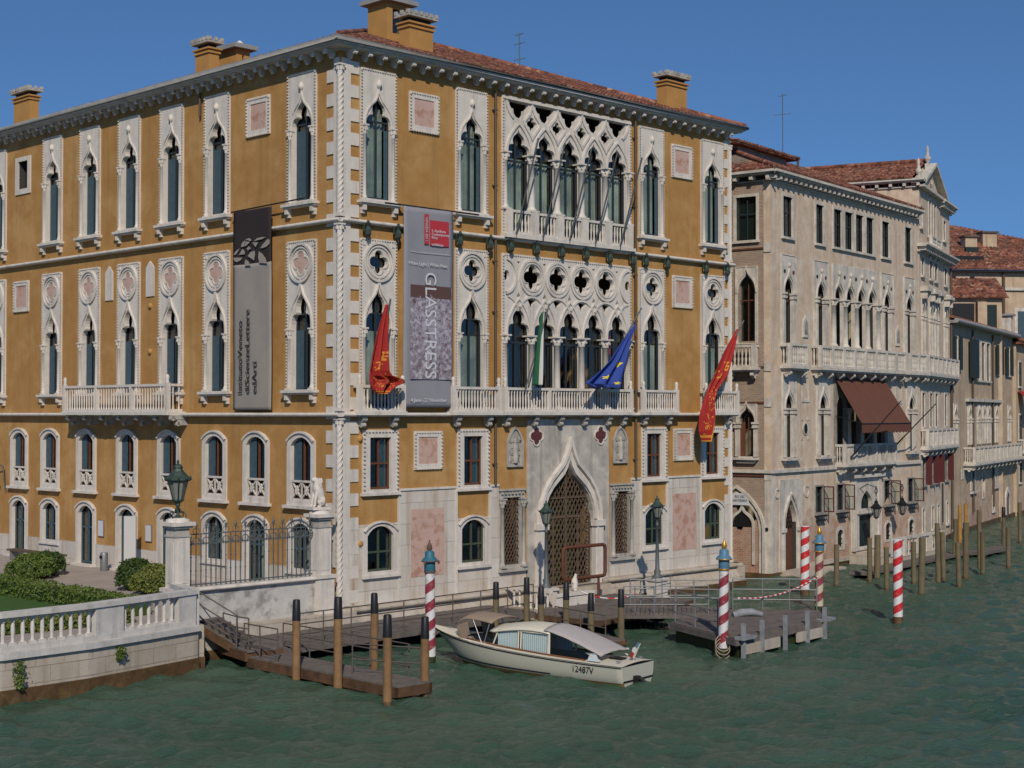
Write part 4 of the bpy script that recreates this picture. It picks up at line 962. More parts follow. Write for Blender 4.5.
q = cap_strip(CURVE, .06, -.34, 2.36, 2.50); gb(q, 'hand_rail', 'rail_stone')
# walk along the curve placing balusters and piers
def along(pts, dist):
    for i in range(len(pts)-1):
        a = Vector(pts[i]); b = Vector(pts[i+1]); L = (b-a).length
        if dist <= L: p = a.lerp(b, dist/L); return p, (b-a).normalized()
        dist -= L
    return Vector(pts[-1]), (b-a).normalized()
mid = shift(CURVE, -.14)
bal = None; nb = 0
for seg0, seg1, solid in ((0, .75, 1), (.75, 3.0, 0), (3.0, 4.05, 1), (4.05, 8.3, 0), (8.3, 9.4, 1), (9.4, 18, 0)):
    if solid:
        pts = [along(mid, seg0+(seg1-seg0)*k/4)[0] for k in range(5)]; pts = [tuple(p) for p in pts]
        q = cap_strip(pts, .15, -.15, 1.56, 2.362); gb(q, 'pier', 'rail_stone')
    else:
        n = max(1, int((seg1-seg0)/.30))
        for k in range(n):
            p, t = along(mid, seg0+(seg1-seg0)*(k+.5)/n)
            if bal is None:
                m_ = MB(); m_.box(-.08, .08, -.08, .08, 1.56, 1.64); m_.lathe(0, 0, [(.075, 1.64), (.05, 1.68), (.055, 1.8), (.065, 2.0), (.05, 2.18), (.045, 2.2), (.085, 2.24), (.05, 2.28)], 8); m_.box(-.09, .09, -.09, .09, 2.28, 2.36)
                bal = m_.build('baluster', 'rail_stone', gw); o = bal
            elif nb < 98: o = dup(bal, gw)
            o.location = (p.x+9.9, p.y-47.6, 0); o.rotation_euler = (0, 0, math.atan2(t.y, t.x)); nb += 1
# return wall to the fence
mb = MB(); A = Vector((-10.0, 47.7)); B_ = Vector(FP(-6.9, -.1)); 
mb.obox(A, B_, .5, .36, 1.36, -.1); gb(mb, 'return_wall', 'quay'); mb = MB(); mb.obox(A, B_, .56, -1.6, .365, -.1); gb(mb, 'tide_band', 'algae')
mb = MB(); mb.obox(A, B_, .34, 1.36, 2.5, -.02); gb(mb, 'end_pier', 'rail_stone')
# weeds on the quay wall
def leafy(name, pts_fn, n, size, m, parent=None, seed=1, flat=False):
    rnd = random.Random(seed); vs = []; fs = []
    for i in range(n):
        p, nr = pts_fn(rnd); s_ = size*rnd.uniform(.6, 1.3)
        d = Vector((rnd.gauss(0, 1), rnd.gauss(0, 1), rnd.gauss(0, 1))).normalized(); d = (d+nr*.7).normalized()
        u = d.cross(Vector((rnd.gauss(0, 1), rnd.gauss(0, 1), rnd.gauss(0, 1)))).normalized(); v = d.cross(u)
        o = len(vs); vs += [p-u*s_, p-v*s_*.5, p+u*s_, p+v*s_*.5]; fs.append((o, o+1, o+2, o+3))
    me = bpy.data.meshes.new(name); me.from_pydata([tuple(v) for v in vs], [], fs); me.materials.append(M[m]); ob = bpy.data.objects.new(name, me); COL.objects.link(ob)
    if parent: ob.parent = parent
    return ob
for (x, y, z, L, lab) in ((-13.62, 42.1, 1.15, .75, 'green weed hanging from the quay wall at lower left'), (-11.55, 44.8, 1.15, .4, 'small green weed on the quay wall below the pier')):
    def fn(r, x=x, y=y, z=z, L=L):
        t = r.random(); return Vector((x+r.gauss(0, .09)*(1-.4*t), y-.06+r.gauss(0, .05), z-L*t)), Vector((.3, -.8, .2))
    o = leafy('wall_weed', fn, 260, .05, 'leaf', seed=int(-x*10)); tag(o, lab, 'weed')
# lawn and hedges
mb = MB(); mb.prism([(-12.6, 49.4), (-15.2, 46.3), (-20, 44), (-40, 42), (-40, 72), (-21, 58.2)], 1.37, 1.40); tag(mb.build('lawn', 'lawn'), kind='structure')
def hedge(p, q, w, z0, z1, label, seed, m='leaf'):
    p = Vector(p); q = Vector(q); L = (q-p).length; d = (q-p)/L; nn = Vector((-d.y, d.x))
    r = empty('hedge', (p.x, p.y, z0)); tag(r, label, 'hedge')
    mb = MB(); mb.obox((0, 0), q-p, w-.16, 0, z1-z0-.09); mb.build('dark_core', 'leaf_dark', r)  # solid dark core fills the hedge behind its leaves
    def fn(rnd):
        a = rnd.random()*L; k = rnd.random(); H = z1-z0
        if k < .5: pos = nn*rnd.uniform(-w/2, w/2); z = H+.05*noise.noise((a*.8, seed, 0)); nr = Vector((0, 0, 1))
        else:
            s_ = 1 if rnd.random() < .5 else -1; pos = nn*s_*w/2; z = rnd.random()*H; nr = Vector((nn.x*s_, nn.y*s_, 0))
        P = d*a+pos; b = noise.noise((P.x*1.5, P.y*1.5, z*1.5+seed))*.09
        return Vector((P.x, P.y, z))+nr*(b+rnd.gauss(0, .02)), nr
    leafy('leaves', fn, int(L*(w+2*(z1-z0))*260), .055, m, r, seed)
hedge((-21.0, 58.4), (-12.3, 49.9), 1.05, 1.38, 1.93, 'long clipped hedge across the garden behind the lawn', 2)
hedge((-12.2, 48.6), (-16.0, 45.2), .7, 1.38, 1.75, 'low clipped hedge between the lawn and the balustrade', 3, 'leaf_yel')
def bush(x, y, r, h, label, seed, m='leaf', grp='rounded shrubs in the garden'):
    ro = empty('shrub', (x, y, 1.38)); tag(ro, label, 'shrub', grp)
    mb = MB(); vs = []
    mb.lathe(0, 0, [(r*.5, 0), (r*.82, h*.3), (r*.8, h*.6), (r*.5, h*.85), (.05, h*.92)], 14); mb.build('dark_core', 'leaf_dark', ro)  # solid dark core inside the shrub's leaf shell
    def fn(rnd):
        th = rnd.uniform(0, 2*PI); ph = math.acos(rnd.uniform(-.3, 1)); nr = Vector((math.sin(ph)*math.cos(th), math.sin(ph)*math.sin(th), math.cos(ph)))
        b = 1+.16*noise.noise(nr*2.2+Vector((seed, 0, 0)))+.07*noise.noise(nr*6); return Vector((nr.x*r*b, nr.y*r*b, max(.02, h*.35+nr.z*h*.65*b)))+nr*rnd.gauss(0, .03), nr
    leafy('leaves', fn, int(3800*r), .06, m, ro, seed)
bush(-19.4, 61.3, .9, .95, 'leafy green shrub in front of the bench', 11, 'leaf'); bush(-13.0, 56.0, .95, 1.05, 'yellow-green round shrub beside the lamp pillar', 12, 'leaf_yel'); bush(-14.2, 57.4, .75, 1.15, 'darker shrub behind the yellow-green shrub by the pillar', 13, 'leaf_dark'); bush(-19.2, 62.7, .7, .95, 'dark green shrub at the far side of the shrub before the bench', 14, 'leaf_dark')
# bench, bin, panels
b_ = empty('garden_bench', world_at(-20.2, -1.0, 1.36, 'L'), AR+RZL); tag(b_, 'long backless bench with dark slab seat by the ochre wall', 'bench')
MB().box(-2.3, 2.3, -.25, .25, .42, .50).build('seat', 'drain', b_)
for x in (-2.0, 0, 2.0): MB().box(x-.04, x+.04, -.22, .22, 0, .42).build('leg', 'steel', b_)
b_ = empty('litter_bin', world_at(-14.9, -.7, 1.36, 'L'), AR+RZL); tag(b_, 'grey round litter bin beside the doorway on the garden path', 'bin')
MB().lathe(0, 0, [(.15, 0), (.165, .05), (.165, .72), (.14, .78)], 14).build('body', 'steel', b_); MB().box(-.08, .08, -.18, -.13, .52, .66).build('opening', 'black', b_)
b_ = empty('display_panel', world_at(-12.35, -1.0, 1.36, 'L'), AR+RZL+R(40)); tag(b_, 'tall plain white display panel standing at the open doorway', 'panel')
MB().box(-.25, .25, -.05, .05, .04, 2.45).build('board', mat('white_board', (.48, .47, .45), .7), b_); MB().box(-.45, .45, -.25, .25, 0, .04).build('foot', 'steel', b_)
for s_, lab in ((-16.3, 'small white notice board on the wall above the litter bin'), (-12.5, 'small white notice board right of the open doorway')):
    b_ = empty('notice_board', world_at(s_, -.03, 3.05, 'L'), AR+RZL); tag(b_, lab, 'notice'); MB().box(-.22, .22, -.03, .02, -.35, .35).build('frame', 'steel', b_); MB().box(-.2, .2, -.04, -.03, -.33, .33).build('sheet', 'bwhite', b_)
b_ = empty('wall_lamp', world_at(-25.0, -.02, 5.2, 'L'), AR+RZL); tag(b_, 'dark curved wall lamp at the left edge above the garden path', 'lamp')
MB().tube([(0, 0, -.9), (0, -.1, -.3), (0, -.15, .3), (-.2, -.4, .5), (-.1, -.75, .42), (.1, -.8, .2)], .035, 6).build('bracket', 'iron', b_); MB().lathe(.1, -.8, [(.05, .25), (.2, .12), (.17, .0), (.05, -.06)], 10).build('lamp_head', 'iron', b_)
# ---- fence wall, pillars, railings
fw = empty('fence_wall', world_at(-6.7, 0, 0), AR); tag(fw, 'low stained white wall with coping between the two stone pillars', 'wall')
O_ = 6.7
MB().box(-6.4+O_, -1.17+O_, -.14, .2, -.6, 2.16).build('wall', 'wall_old', fw); m_ = MB(); m_.box(-6.4+O_, -1.17+O_, -.24, .28, 2.16, 2.30); m_.tube([(-6.4+O_, -.24, 2.23), (-1.17+O_, -.24, 2.23)], .06, 6); m_.build('coping', 'stone', fw)
m_ = MB(); m_.box(-6.9+O_, .2+O_, -.75, .2, -1.5, .98); m_.build('footing', 'quay', fw); m_ = MB(); m_.box(-6.9+O_, .1+O_, -.80, .1, -1.5, .3); m_.build('tide_band', 'algae', fw)
def pillar(s, label, zb):
    p = empty('stone_pillar', world_at(s, 0, 0), AR); tag(p, label, 'pillar', 'pillars of the garden fence')
    m_ = MB(); m_.box(-.36, .36, -.36, .36, zb, 2.22); m_.box(-.42, .42, -.42, .42, 2.22, 2.34); m_.box(-.28, .28, -.28, .28, 2.34, 4.0); m_.box(-.19, .19, -.295, -.28, 2.5, 3.85); m_.box(-.295, -.28, -.19, .19, 2.5, 3.85); m_.build('shaft', 'stone', p)
    m_ = MB(); m_.box(-.31, .31, -.31, .31, 4.0, 4.06); m_.box(-.27, .27, -.27, .27, 4.06, 4.28); m_.box(-.35, .35, -.35, .35, 4.28, 4.36); m_.build('neck', 'stone_dark', p)
    m_ = MB(); m_.box(-.42, .42, -.42, .42, 4.36, 4.48); m_.lathe(0, 0, [(.40, 4.48), (.38, 4.56), (.22, 4.62)], 16); m_.build('cap', 'stone', p); return p
pillar(-.86, 'white stone pillar carrying the seated lion near the palace corner', -.2); pillar(-6.72, 'white stone pillar carrying the big lantern at the end of balustrade', 1.3)
fe = empty('iron_fence', world_at(-6.3, .02, 2.30), AR); tag(fe, 'grey wrought iron fence with scrolled top between the pillars', 'fence')
m_ = MB(); m_.box(0, 5.1, -.02, .02, .06, .10); m_.box(0, 5.1, -.02, .02, 1.40, 1.44); m_.box(0, 5.1, -.02, .02, 1.72, 1.75); m_.build('rail', 'iron', fe)
n = 26
m_ = MB(); h_ = 1.75
m_.box(-.014, .014, -.014, .014, 0, h_); m_.lathe(0, 0, [(.012, .5), (.035, .54), (.012, .58)], 6); m_.lathe(0, 0, [(.012, .95), (.035, .99), (.012, 1.03)], 6); m_.lathe(0, 0, [(.01, 1.34), (.035, 1.38), (.01, 1.42)], 6)
bar = m_.build('bar', 'iron', fe, (.1, 0, 0))
for i in range(1, n): dup(bar, fe, (.1+i*4.9/(n-1), 0, 0))
m_ = MB()
for sg in (-1, 1): m_.tube([(sg*(.16*math.cos(R(a))*(1-a/900)), 0, 1.5+.14*math.sin(R(a))*(1-a/900)) for a in range(-60, 400, 30)], .012, 4)
m_.tube([(.13*math.cos(R(a)), 0, 1.84+.10*math.sin(R(a))) for a in range(0, 361, 30)], .011, 4)
m_.lathe(0, 0, [(.012, 1.75), (.03, 1.95), (.06, 2.02), (.02, 2.08), (.005, 2.18)], 5)
scr = m_.build('scroll', 'iron', fe, (.3, 0, 0))
for i in range(1, 13): dup(scr, fe, (.3+i*.39, 0, 0))
# ---- lanterns
def lantern_head(parent, z, s, m='verdigris'):
    """hexagonal tapered lantern, height about 1.25*s above z"""
    m_ = MB(); 
    for k in range(6):
        a = 2*PI*k/6; m_.tube([(.17*s*math.cos(a), .17*s*math.sin(a), z+.12*s), (.34*s*math.cos(a), .34*s*math.sin(a), z+.72*s)], .022*s, 4)
    m_.lathe(0, 0, [(.06*s, z), (.12*s, z+.05*s), (.19*s, z+.10*s), (.19*s, z+.14*s)], 6, False)
    m_.lathe(0, 0, [(.36*s, z+.70*s), (.42*s, z+.74*s), (.42*s, z+.79*s), (.30*s, z+.88*s), (.17*s, z+1.02*s), (.13*s, z+1.10*s), (.16*s, z+1.13*s), (.12*s, z+1.19*s), (.03*s, z+1.26*s), (.05*s, z+1.31*s), (.01*s, z+1.38*s)], 6, False)
    for k in range(6):
        a = 2*PI*(k+.5)/6+PI/6; m_.tube([(.40*s*math.cos(a), .40*s*math.sin(a), z+.76*s), (.46*s*math.cos(a), .46*s*math.sin(a), z+.86*s)], [.03*s, .01*s], 4)
    m_.build('lantern_frame', m, parent)
    MB().lathe(0, 0, [(.15*s, z+.13*s), (.30*s, z+.71*s)], 6, False).build('lantern_glass', 'lampglass', parent)
p = empty('pillar_lantern', world_at(-6.72, 0, 4.62), AR); tag(p, 'large green bronze lantern on the left garden pillar', 'lantern')
m_ = MB(); m_.lathe(0, 0, [(.2, 0), (.08, .06), (.05, .1), (.05, .35), (.09, .4), (.05, .48)], 8)
for k in range(4):
    a = k*PI/2+.4; m_.tube([(math.cos(a)*r_, math.sin(a)*r_, z_) for r_, z_ in ((.3, .02), (.32, .12), (.22, .2), (.12, .16), (.08, .3))], .022, 5)
m_.build('scroll_foot', 'verdigris', p); lantern_head(p, .45, 1.05)
def quay_lamp(loc, label, H=4.6):
    p = empty('quay_lamp', loc, AR); tag(p, label, 'street lamp', 'lamps on the landing')
    m_ = MB(); m_.box(-.36, .36, -.36, .36, -.9, .5); m_.box(-.30, .30, -.30, .30, .5, 1.15); m_.box(-.36, .36, -.36, .36, 1.15, 1.25); m_.build('pedestal', 'stone', p)
    m_ = MB(); m_.box(-.37, .37, -.37, .37, -.9, .22); m_.build('tide_mark', 'tide', p)
    m_ = MB(); m_.lathe(0, 0, [(.22, 1.25), (.20, 1.32), (.12, 1.42), (.14, 1.55), (.09, 1.62), (.075, 2.2), (.06, 3.4), (.09, 3.42), (.06, 3.48), (.05, 3.6), (.10, 3.66)], 10); m_.build('column', 'iron', p); lantern_head(p, 3.66, .72)
quay_lamp((1.33, 59.0, 0), 'green topped lamp post in front of the gothic gate'); quay_lamp((5.98, 62.5, 0), 'green topped lamp post right of the gothic gate')
# ---- lion on pillar: one continuous skinned body
def skinned(name, verts, edges, radii, m, loc, rz, sub=2, root=0):
    me = bpy.data.meshes.new(name); me.from_pydata(verts, edges, []); me.materials.append(M[m]); o = bpy.data.objects.new(name, me); COL.objects.link(o)
    o.location = loc; o.rotation_euler = (0, 0, rz); sk = o.modifiers.new('skin', 'SKIN'); sk.use_smooth_shade = True
    for i, d in enumerate(me.skin_vertices[0].data): rr = radii[i]; d.radius = (rr, rr); d.use_root = (i == root)
    s_ = o.modifiers.new('sub', 'SUBSURF'); s_.levels = sub; s_.render_levels = sub; return o
lv = [(0,0,.18),(0,0,.36),(.05,0,.58),(.12,0,.78),(.17,0,.96),(.27,0,.99),(.36,0,.95), (.18,.10,.52),(.25,.11,.30),(.27,.11,.05),(.36,.11,.04), (.18,-.10,.52),(.25,-.11,.30),(.27,-.11,.05),(.36,-.11,.04), (.02,.15,.18),(.16,.17,.22),(.06,.17,.05),(.20,.17,.04), (.02,-.15,.18),(.16,-.17,.22),(.06,-.17,.05),(.20,-.17,.04), (-.14,0,.08),(-.24,.08,.06),(-.2,.18,.05)]
le = [(0,1),(1,2),(2,3),(3,4),(4,5),(5,6),(2,7),(7,8),(8,9),(9,10),(2,11),(11,12),(12,13),(13,14),(0,15),(15,16),(16,17),(17,18),(0,19),(19,20),(20,21),(21,22),(0,23),(23,24),(24,25)]
lr = [.17,.17,.18,.17,.15,.11,.06,.08,.06,.05,.045,.08,.06,.05,.045,.12,.08,.06,.045,.12,.08,.06,.045,.04,.03,.03]
lion = empty('lion_statue', world_at(-.86, 0, 4.60), R(215)); tag(lion, 'white stone statue of a seated lion on the pillar by the corner', 'statue')
lb = skinned('body', lv, le, lr, 'stone', (0, 0, .10), 0); lb.parent = lion
m_ = MB(); m_.box(-.28, .42, -.26, .26, .02, .12); m_.build('plinth', 'stone', lion)
m_ = MB(); random.seed(5)
for k in range(70):
    a = random.uniform(0, 2*PI); b = random.uniform(-1.2, 1.2); c = Vector((.13-.10*abs(math.cos(a))+.03, .17*math.sin(a), .98+.20*math.cos(a)*.8-.05)); m_.lathe(c.x-random.uniform(0, .1), c.y, [(.02, c.z-.06), (.045, c.z), (.015, c.z+.05)], 6)
m_.build('mane', 'stone', lion)

# ================================================================== jetties
def rails(name, label, pts, h=1.0, bars=(1.0, .66, .33), r=.022, m='rail', grp=None, cat='railing'):
    p0 = Vector(pts[0]); e = empty(name, p0); tag(e, label, cat, grp)
    P = [Vector(p)-p0 for p in pts]; post = None
    for p in P:
        q = MB(); q.tube([(0, 0, 0), (0, 0, h)], r*1.1, 6)
        if post is None: post = q.build('post', m, e, p)
        else: dup(post, e, p)
    for b in bars:
        q = MB(); q.tube([p+Vector((0, 0, h*b)) for p in P], r, 6); q.build('rail', m, e)
    return e
def lerp3(a, b, n): return [tuple(Vector(a).lerp(Vector(b), i/n)) for i in range(n+1)]
def deck(name, label, poly, z, th=.10, side=.28, m='deck', beams=True, cat='jetty', skirt_m='deck_side'):
    """timber deck: separate gapped planks clipped to the polygon's longest direction, on side beams"""
    c0 = Vector((sum(p[0] for p in poly)/len(poly), sum(p[1] for p in poly)/len(poly), 0)); e = empty(name, c0); tag(e, label, cat)
    P = [Vector((p[0]-c0.x, p[1]-c0.y)) for p in poly]; n = len(P)
    L = max(range(n), key=lambda i: (P[(i+1)%n]-P[i]).length); d = (P[(L+1)%n]-P[L]).normalized(); nn = Vector((-d.y, d.x))
    us = [p.dot(d) for p in P]; u0, u1 = min(us), max(us); m_ = MB(); u = u0; w_ = .17
    def span(u):
        c = []
        for i in range(n):
            a, b = P[i], P[(i+1)%n]; ua, ub = a.dot(d), b.dot(d)
            if (ua-u)*(ub-u) < 0: t = (u-ua)/(ub-ua); c.append(a.lerp(b, t).dot(nn))
        return (min(c), max(c)) if len(c) >= 2 else None
    while u < u1-.02:
        a, b = span(u+.01), span(min(u+w_-.012, u1-.005))
        if a and b:
            j = random.uniform(-.006, .006); q = [d*(u+.006)+nn*a[0], d*(u+w_-.012)+nn*b[0], d*(u+w_-.012)+nn*b[1], d*(u+.006)+nn*a[1]]
            m_.prism([(v.x, v.y) for v in q], z-.05+j, z+j)
        u += w_
    m_.build('planks', m, e)
    m_ = MB()
    for i in range(n):
        a, b = P[i], P[(i+1)%n]; dd = (b-a).normalized()*.05; m_.obox(a-dd, b+dd, .10, z-side-.03, z-.05, 0)
    m_.build('edge_beams', skirt_m, e)
    return e
JA, JB = Vector((-8.3, 47.8)), Vector((-3.25, 42.6)); jd = (JB-JA).normalized(); jn = Vector((-jd.y, jd.x))
deck('wooden_jetty', 'long narrow wooden jetty reaching out to front left water', [JA, JB, JB+jn*1.25, JA+jn*1.25], .38, side=.30)
deck('wooden_jetty', 'small timber platform at the foot of the garden steps', [(-9.5, 49.5), (-8.35, 47.75), (-7.2, 48.6), (-7.6, 50.6), (-8.6, 50.9)], .56, side=.30)
deck('boardwalk', 'grey boardwalk running along the palace base', [(-7.1, 48.4), (-3.0, 52.9), (.85, 57.2), (-.9, 58.9), (-9.0, 50.1)], .60, side=.22, skirt_m='deck')
rails('railing', 'three bar rail along the water edge of the boardwalk', lerp3((-6.95, 48.6, .6), (-2.9, 53.0, .6), 5)+lerp3((-2.1, 53.9, .6), (.8, 57.1, .6), 3), 1.0)
rails('railing', 'three bar rail on the far side of the narrow jetty', [(*(JA+jn*1.2+jd*t), .38) for t in (.2, 1.6, 3.0, 4.6, 6.4)], .95)
rails('railing', 'short rail on near side at the head of the narrow jetty', [(*(JA+jn*.06+jd*t), .38) for t in (-.3, .55, 1.5)], 1.0)
rails('railing', 'low rail at the outer end of the narrow jetty', [(*(JA+jn*.3+jd*4.9), .38), (*(JA+jn*1.2+jd*6.9), .38)], .9, (1.0, .5))
rails('railing', 'rail round the platform at the foot of the steps', [(-9.35, 49.2, .56), (-8.75, 48.3, .56), (-8.3, 47.9, .56)], 1.0)
# steps
e = empty('wooden_steps', (-10.3, 49.8, 0)); tag(e, 'grey wooden steps from the garden wall down to the jetty', 'steps')
sa_, sb_ = Vector((0, -.45)), Vector((1.5, -1.15)); dd = (sb_-sa_).normalized(); np_ = Vector((-dd.y, dd.x)); n = 6
for i in range(n):
    a = sa_.lerp(sb_, i/n); m_ = MB(); z_ = 1.34-(i+.5)*(1.34-.58)/n; m_.obox(a, a+dd*.33, 1.12, z_-.14, z_, .6); m_.build('tread', 'deck', e)
for off_ in (0.0, 1.2):
    m_ = MB(); m_.obox(sa_-dd*.1, sb_+dd*.1, .06, (1.02, .22), (1.30, .50), off_); m_.build('stringer', 'deck_side', e)
P_ = [(*(sa_+Vector((-10.3, 49.8))), 1.3), (*(sb_+Vector((-10.3, 49.8))), .55)]
rails('railing', 'sloping handrail on the wooden garden steps', P_, 1.0, (1.0, .6, .2))
# ---- mooring piles
def pile(x, y, top, r, m, capc, label, group, tilt=(0, 0), deep=1.6, name='mooring_pile'):
    e = empty(name, (x, y, 0)); tag(e, label, 'mooring post', group); e.rotation_euler = (tilt[0], tilt[1], 0)
    m_ = MB(); ct = top-.62 if capc else top; m_.lathe(0, 0, [(r*1.02, -deep), (r*1.02, 0), (r, .3), (r*.96, ct)], 12); m_.build('shaft', m, e)
    m_ = MB(); m_.lathe(0, 0, [(r*1.05, -.5), (r*1.05, .02+.03*math.sin(x*9)), (r*1.0, .12)], 12); m_.build('wet_foot', 'algae', e)
    if capc: m_ = MB(); m_.lathe(0, 0, [(r*1.03, ct), (r*.88, top-.03), (r*.7, top)], 12); m_.build('cap', 'black', e)
    return e
g1 = 'black capped piles by the front jetty'
pile(-6.45, 45.45, 2.45, .125, 'pile', 1, 'black capped brown pile, leftmost beside the narrow jetty', g1)
pile(-5.02, 43.85, 2.72, .13, 'pile', 1, 'tallest black capped pile beside the middle of narrow jetty', g1)
pile(-3.43, 41.85, 2.48, .13, 'pile', 1, 'black capped pile nearest the camera at the jetty end', g1)
pile(-4.27, 47.1, 2.45, .12, 'pile', 1, 'black capped pile on the far side of the narrow jetty', g1)
pile(-2.49, 43.5, 2.2, .125, 'pile', 1, 'black capped pile at the outer right corner of jetty', g1)
g2 = 'black capped piles behind the motorboat'
for (x_, yy, top, lab) in ((496, 55.0, 1.92, 'black capped pile behind the tan canopy of the boat'), (526.6, 56.7, 1.9, 'taller looking black capped pile behind the cabin front'), (541, 53.7, 1.9, 'black capped pile left of the lamp post base'), (566, 55.0, 1.9, 'black capped pile in front of the small white statue'), (590.7, 53.6, 1.68, 'shorter black capped pile right of the statue'), (620.7, 53.3, 1.85, 'black capped pile standing alone right behind the boat stern')):
    pile((x_-512)/1515*yy, yy, top, .12, 'pile_grey', 1, lab, g2)
def palo(x, y, top, r, m, kind, label, tilt=0):
    e = empty('striped_mooring_pole', (x, y, 0)); tag(e, label, 'mooring pole', 'striped mooring poles'); e.rotation_euler = (random.uniform(-.012, .012), tilt+random.uniform(-.012, .012), 0)
    st = top-(1.0 if kind else 0)
    m_ = MB(); m_.lathe(0, 0, [(r, .25), (r*.96, st)], 16); m_.build('striped_shaft', m, e)
    m_ = MB(); m_.lathe(0, 0, [(r*1.01, -1.6), (r*1.01, .25)], 16); m_.build('wet_foot', 'tide' if kind else 'algae', e)
    if kind:
        z = st; c1 = 'pblue' if kind == 1 else 'pblue2'
        m_ = MB(); m_.lathe(0, 0, [(r*1.02, z), (r*1.1, z+.04), (r*1.1, z+.30)], 14); m_.lathe(0, 0, [(r*1.6, z+.36), (r*1.35, z+.42), (r*.95, z+.47), (r*.95, z+.62), (r*.5, z+.68)], 14); m_.build('crown', c1, e)
        m_ = MB(); m_.lathe(0, 0, [(r*1.15, z-.03), (r*1.2, z), (r*1.15, z+.03)], 14); m_.lathe(0, 0, [(r*1.15, z+.30), (r*1.72, z+.33), (r*1.55, z+.37)], 14)
        m_.lathe(0, 0, [(r*.3, z+.66), (r*.55, z+.74), (r*.5, z+.84), (r*.2, z+.92), (r*.12, z+1.02)], 10); m_.build('gilded_knob', 'gold' if kind == 1 else 'rust', e)
        for k in range(3):
            if kind == 2:
                a = k*2.1; m_ = MB(); m_.lathe(r*1.75*math.cos(a), r*1.75*math.sin(a), [(.02, z+.24), (.05, z+.30), (.02, z+.36)], 6); m_.build('stud', 'rust', e)
    else:
        m_ = MB(); m_.lathe(0, 0, [(r*.98, st), (r*.8, st+.03)], 14); m_.build('top_disc', 'bwhite', e)
palo(-2.6, 48.67, 3.95, .165, 'stripe_maroon', 2, 'maroon and white striped pole with teal crown beside the boat bow')
palo(7.0, 50.4, 3.85, .165, 'stripe_maroon', 1, 'maroon and white striped pole with blue crown at the pontoon front')
palo(12.41, 61.39, 3.45, .17, 'stripe_cream', 1, 'maroon and cream striped pole with blue crown at pontoon far corner')
palo(12.95, 67.15, 3.02, .20, 'stripe_red', 0, 'plain red and white striped pole behind the pontoon')
palo(14.78, 58.17, 3.17, .185, 'stripe_red', 0, 'red and white striped pole standing alone in the open water')

# ---- landing before the gate
ql = empty('stone_landing', world_at(12, -1, 0), AR); tag(ql, 'low stone landing with white parapet before the gothic gate', 'landing')
MB().box(-4.1, 2.3, -1.9, .62, -1.5, .50).build('platform', 'quay', ql)
m_ = MB(); m_.box(-3.9, -1.7, -2.05, -1.85, .0, 1.0); m_.box(-3.9, -1.7, -2.10, -1.80, 1.0, 1.1); m_.build('parapet', 'stone', ql); m_ = MB(); m_.box(-3.92, -1.68, -2.07, -1.83, -.8, .35); m_.build('tide_mark', 'tide', ql)
for k in range(7):
    m_ = MB(); m_.lathe(-4.0, -1.7+k*.3, [(.06, .5), (.04, .6), (.06, .85), (.035, 1.05), (.06, 1.15)], 7); m_.build('baluster', 'stone', ql)
MB().box(-4.08, -3.92, -1.9, .5, 1.15, 1.25).build('hand_rail', 'stone', ql)
st_ = empty('figure_statue', world_at(9.75, -2.5, 0), AR); tag(st_, 'small white stone figure on a pedestal before the gate', 'statue')
m_ = MB(); m_.box(-.28, .28, -.28, .28, -.5, .95); m_.box(-.33, .33, -.33, .33, .95, 1.06); m_.build('pedestal', 'stone', st_)
fv = [(0,0,.0),(0,0,.22),(0,0,.42),(.02,-.02,.56),(.03,-.04,.68),(.09,.02,.40),(.12,-.06,.26),(-.09,.02,.40),(-.12,-.06,.28),(0,-.03,.05)]
fo = skinned('figure', fv, [(0,1),(1,2),(2,3),(3,4),(2,5),(5,6),(2,7),(7,8)], [.14,.12,.11,.05,.075,.05,.035,.05,.035,.1], 'stone', (0, 0, 1.08), 0); fo.parent = st_
sf = empty('sign_frame', world_at(10.65, -2.2, 0), AR); tag(sf, 'empty rusty red rectangular frame on a post before the gate', 'sign frame')
m_ = MB(); x0, x1, z0, z1, rr = -1.25, 1.25, 1.5, 2.75, .14
pts = [(x0+rr, 0, z0), (x1-rr, 0, z0), (x1-.04, 0, z0+.04), (x1, 0, z0+rr), (x1, 0, z1-rr), (x1-.04, 0, z1-.04), (x1-rr, 0, z1), (x0+rr, 0, z1), (x0+.04, 0, z1-.04), (x0, 0, z1-rr), (x0, 0, z0+rr), (x0+.04, 0, z0+.04)]
m_.tube(pts, .075, 6, True); m_.build('frame', 'rustred', sf); MB().tube([(.85, 0, .3), (.85, 0, 1.45)], .05, 8).build('post', 'rustred', sf)
deck('wooden_landing', 'reddish wooden deck in front of the stone landing', [(.9, 56.3), (3.1, 54.5), (4.8, 56.6), (7.2, 60.6), (4.2, 62.5), (1.8, 60.0)], .62, side=.2)
deck('gangway', 'grey plank gangway from the landing to the pontoon', [(4.0, 55.5), (7.8, 55.6), (8.3, 57.5), (4.4, 57.9)], .70, side=.14, skirt_m='deck')
deck('wooden_jetty', 'tiny low railed jetty hidden behind the motorboat', [(1.5, 54.6), (3.2, 51.9), (3.9, 52.3), (2.3, 55.0)], .25, side=.15)
rails('railing', 'low rail on the tiny jetty behind the boat', [(1.55, 54.5, .25), (2.4, 53.2, .25), (3.2, 52.0, .25)], .85, (1.0, .5))
rails('railing', 'rail along the back of the plank gangway', [(4.5, 57.8, .7), (5.7, 57.7, .7), (6.9, 57.6, .7), (8.2, 57.4, .7)], 1.0, (1, .66, .33), m='steel')
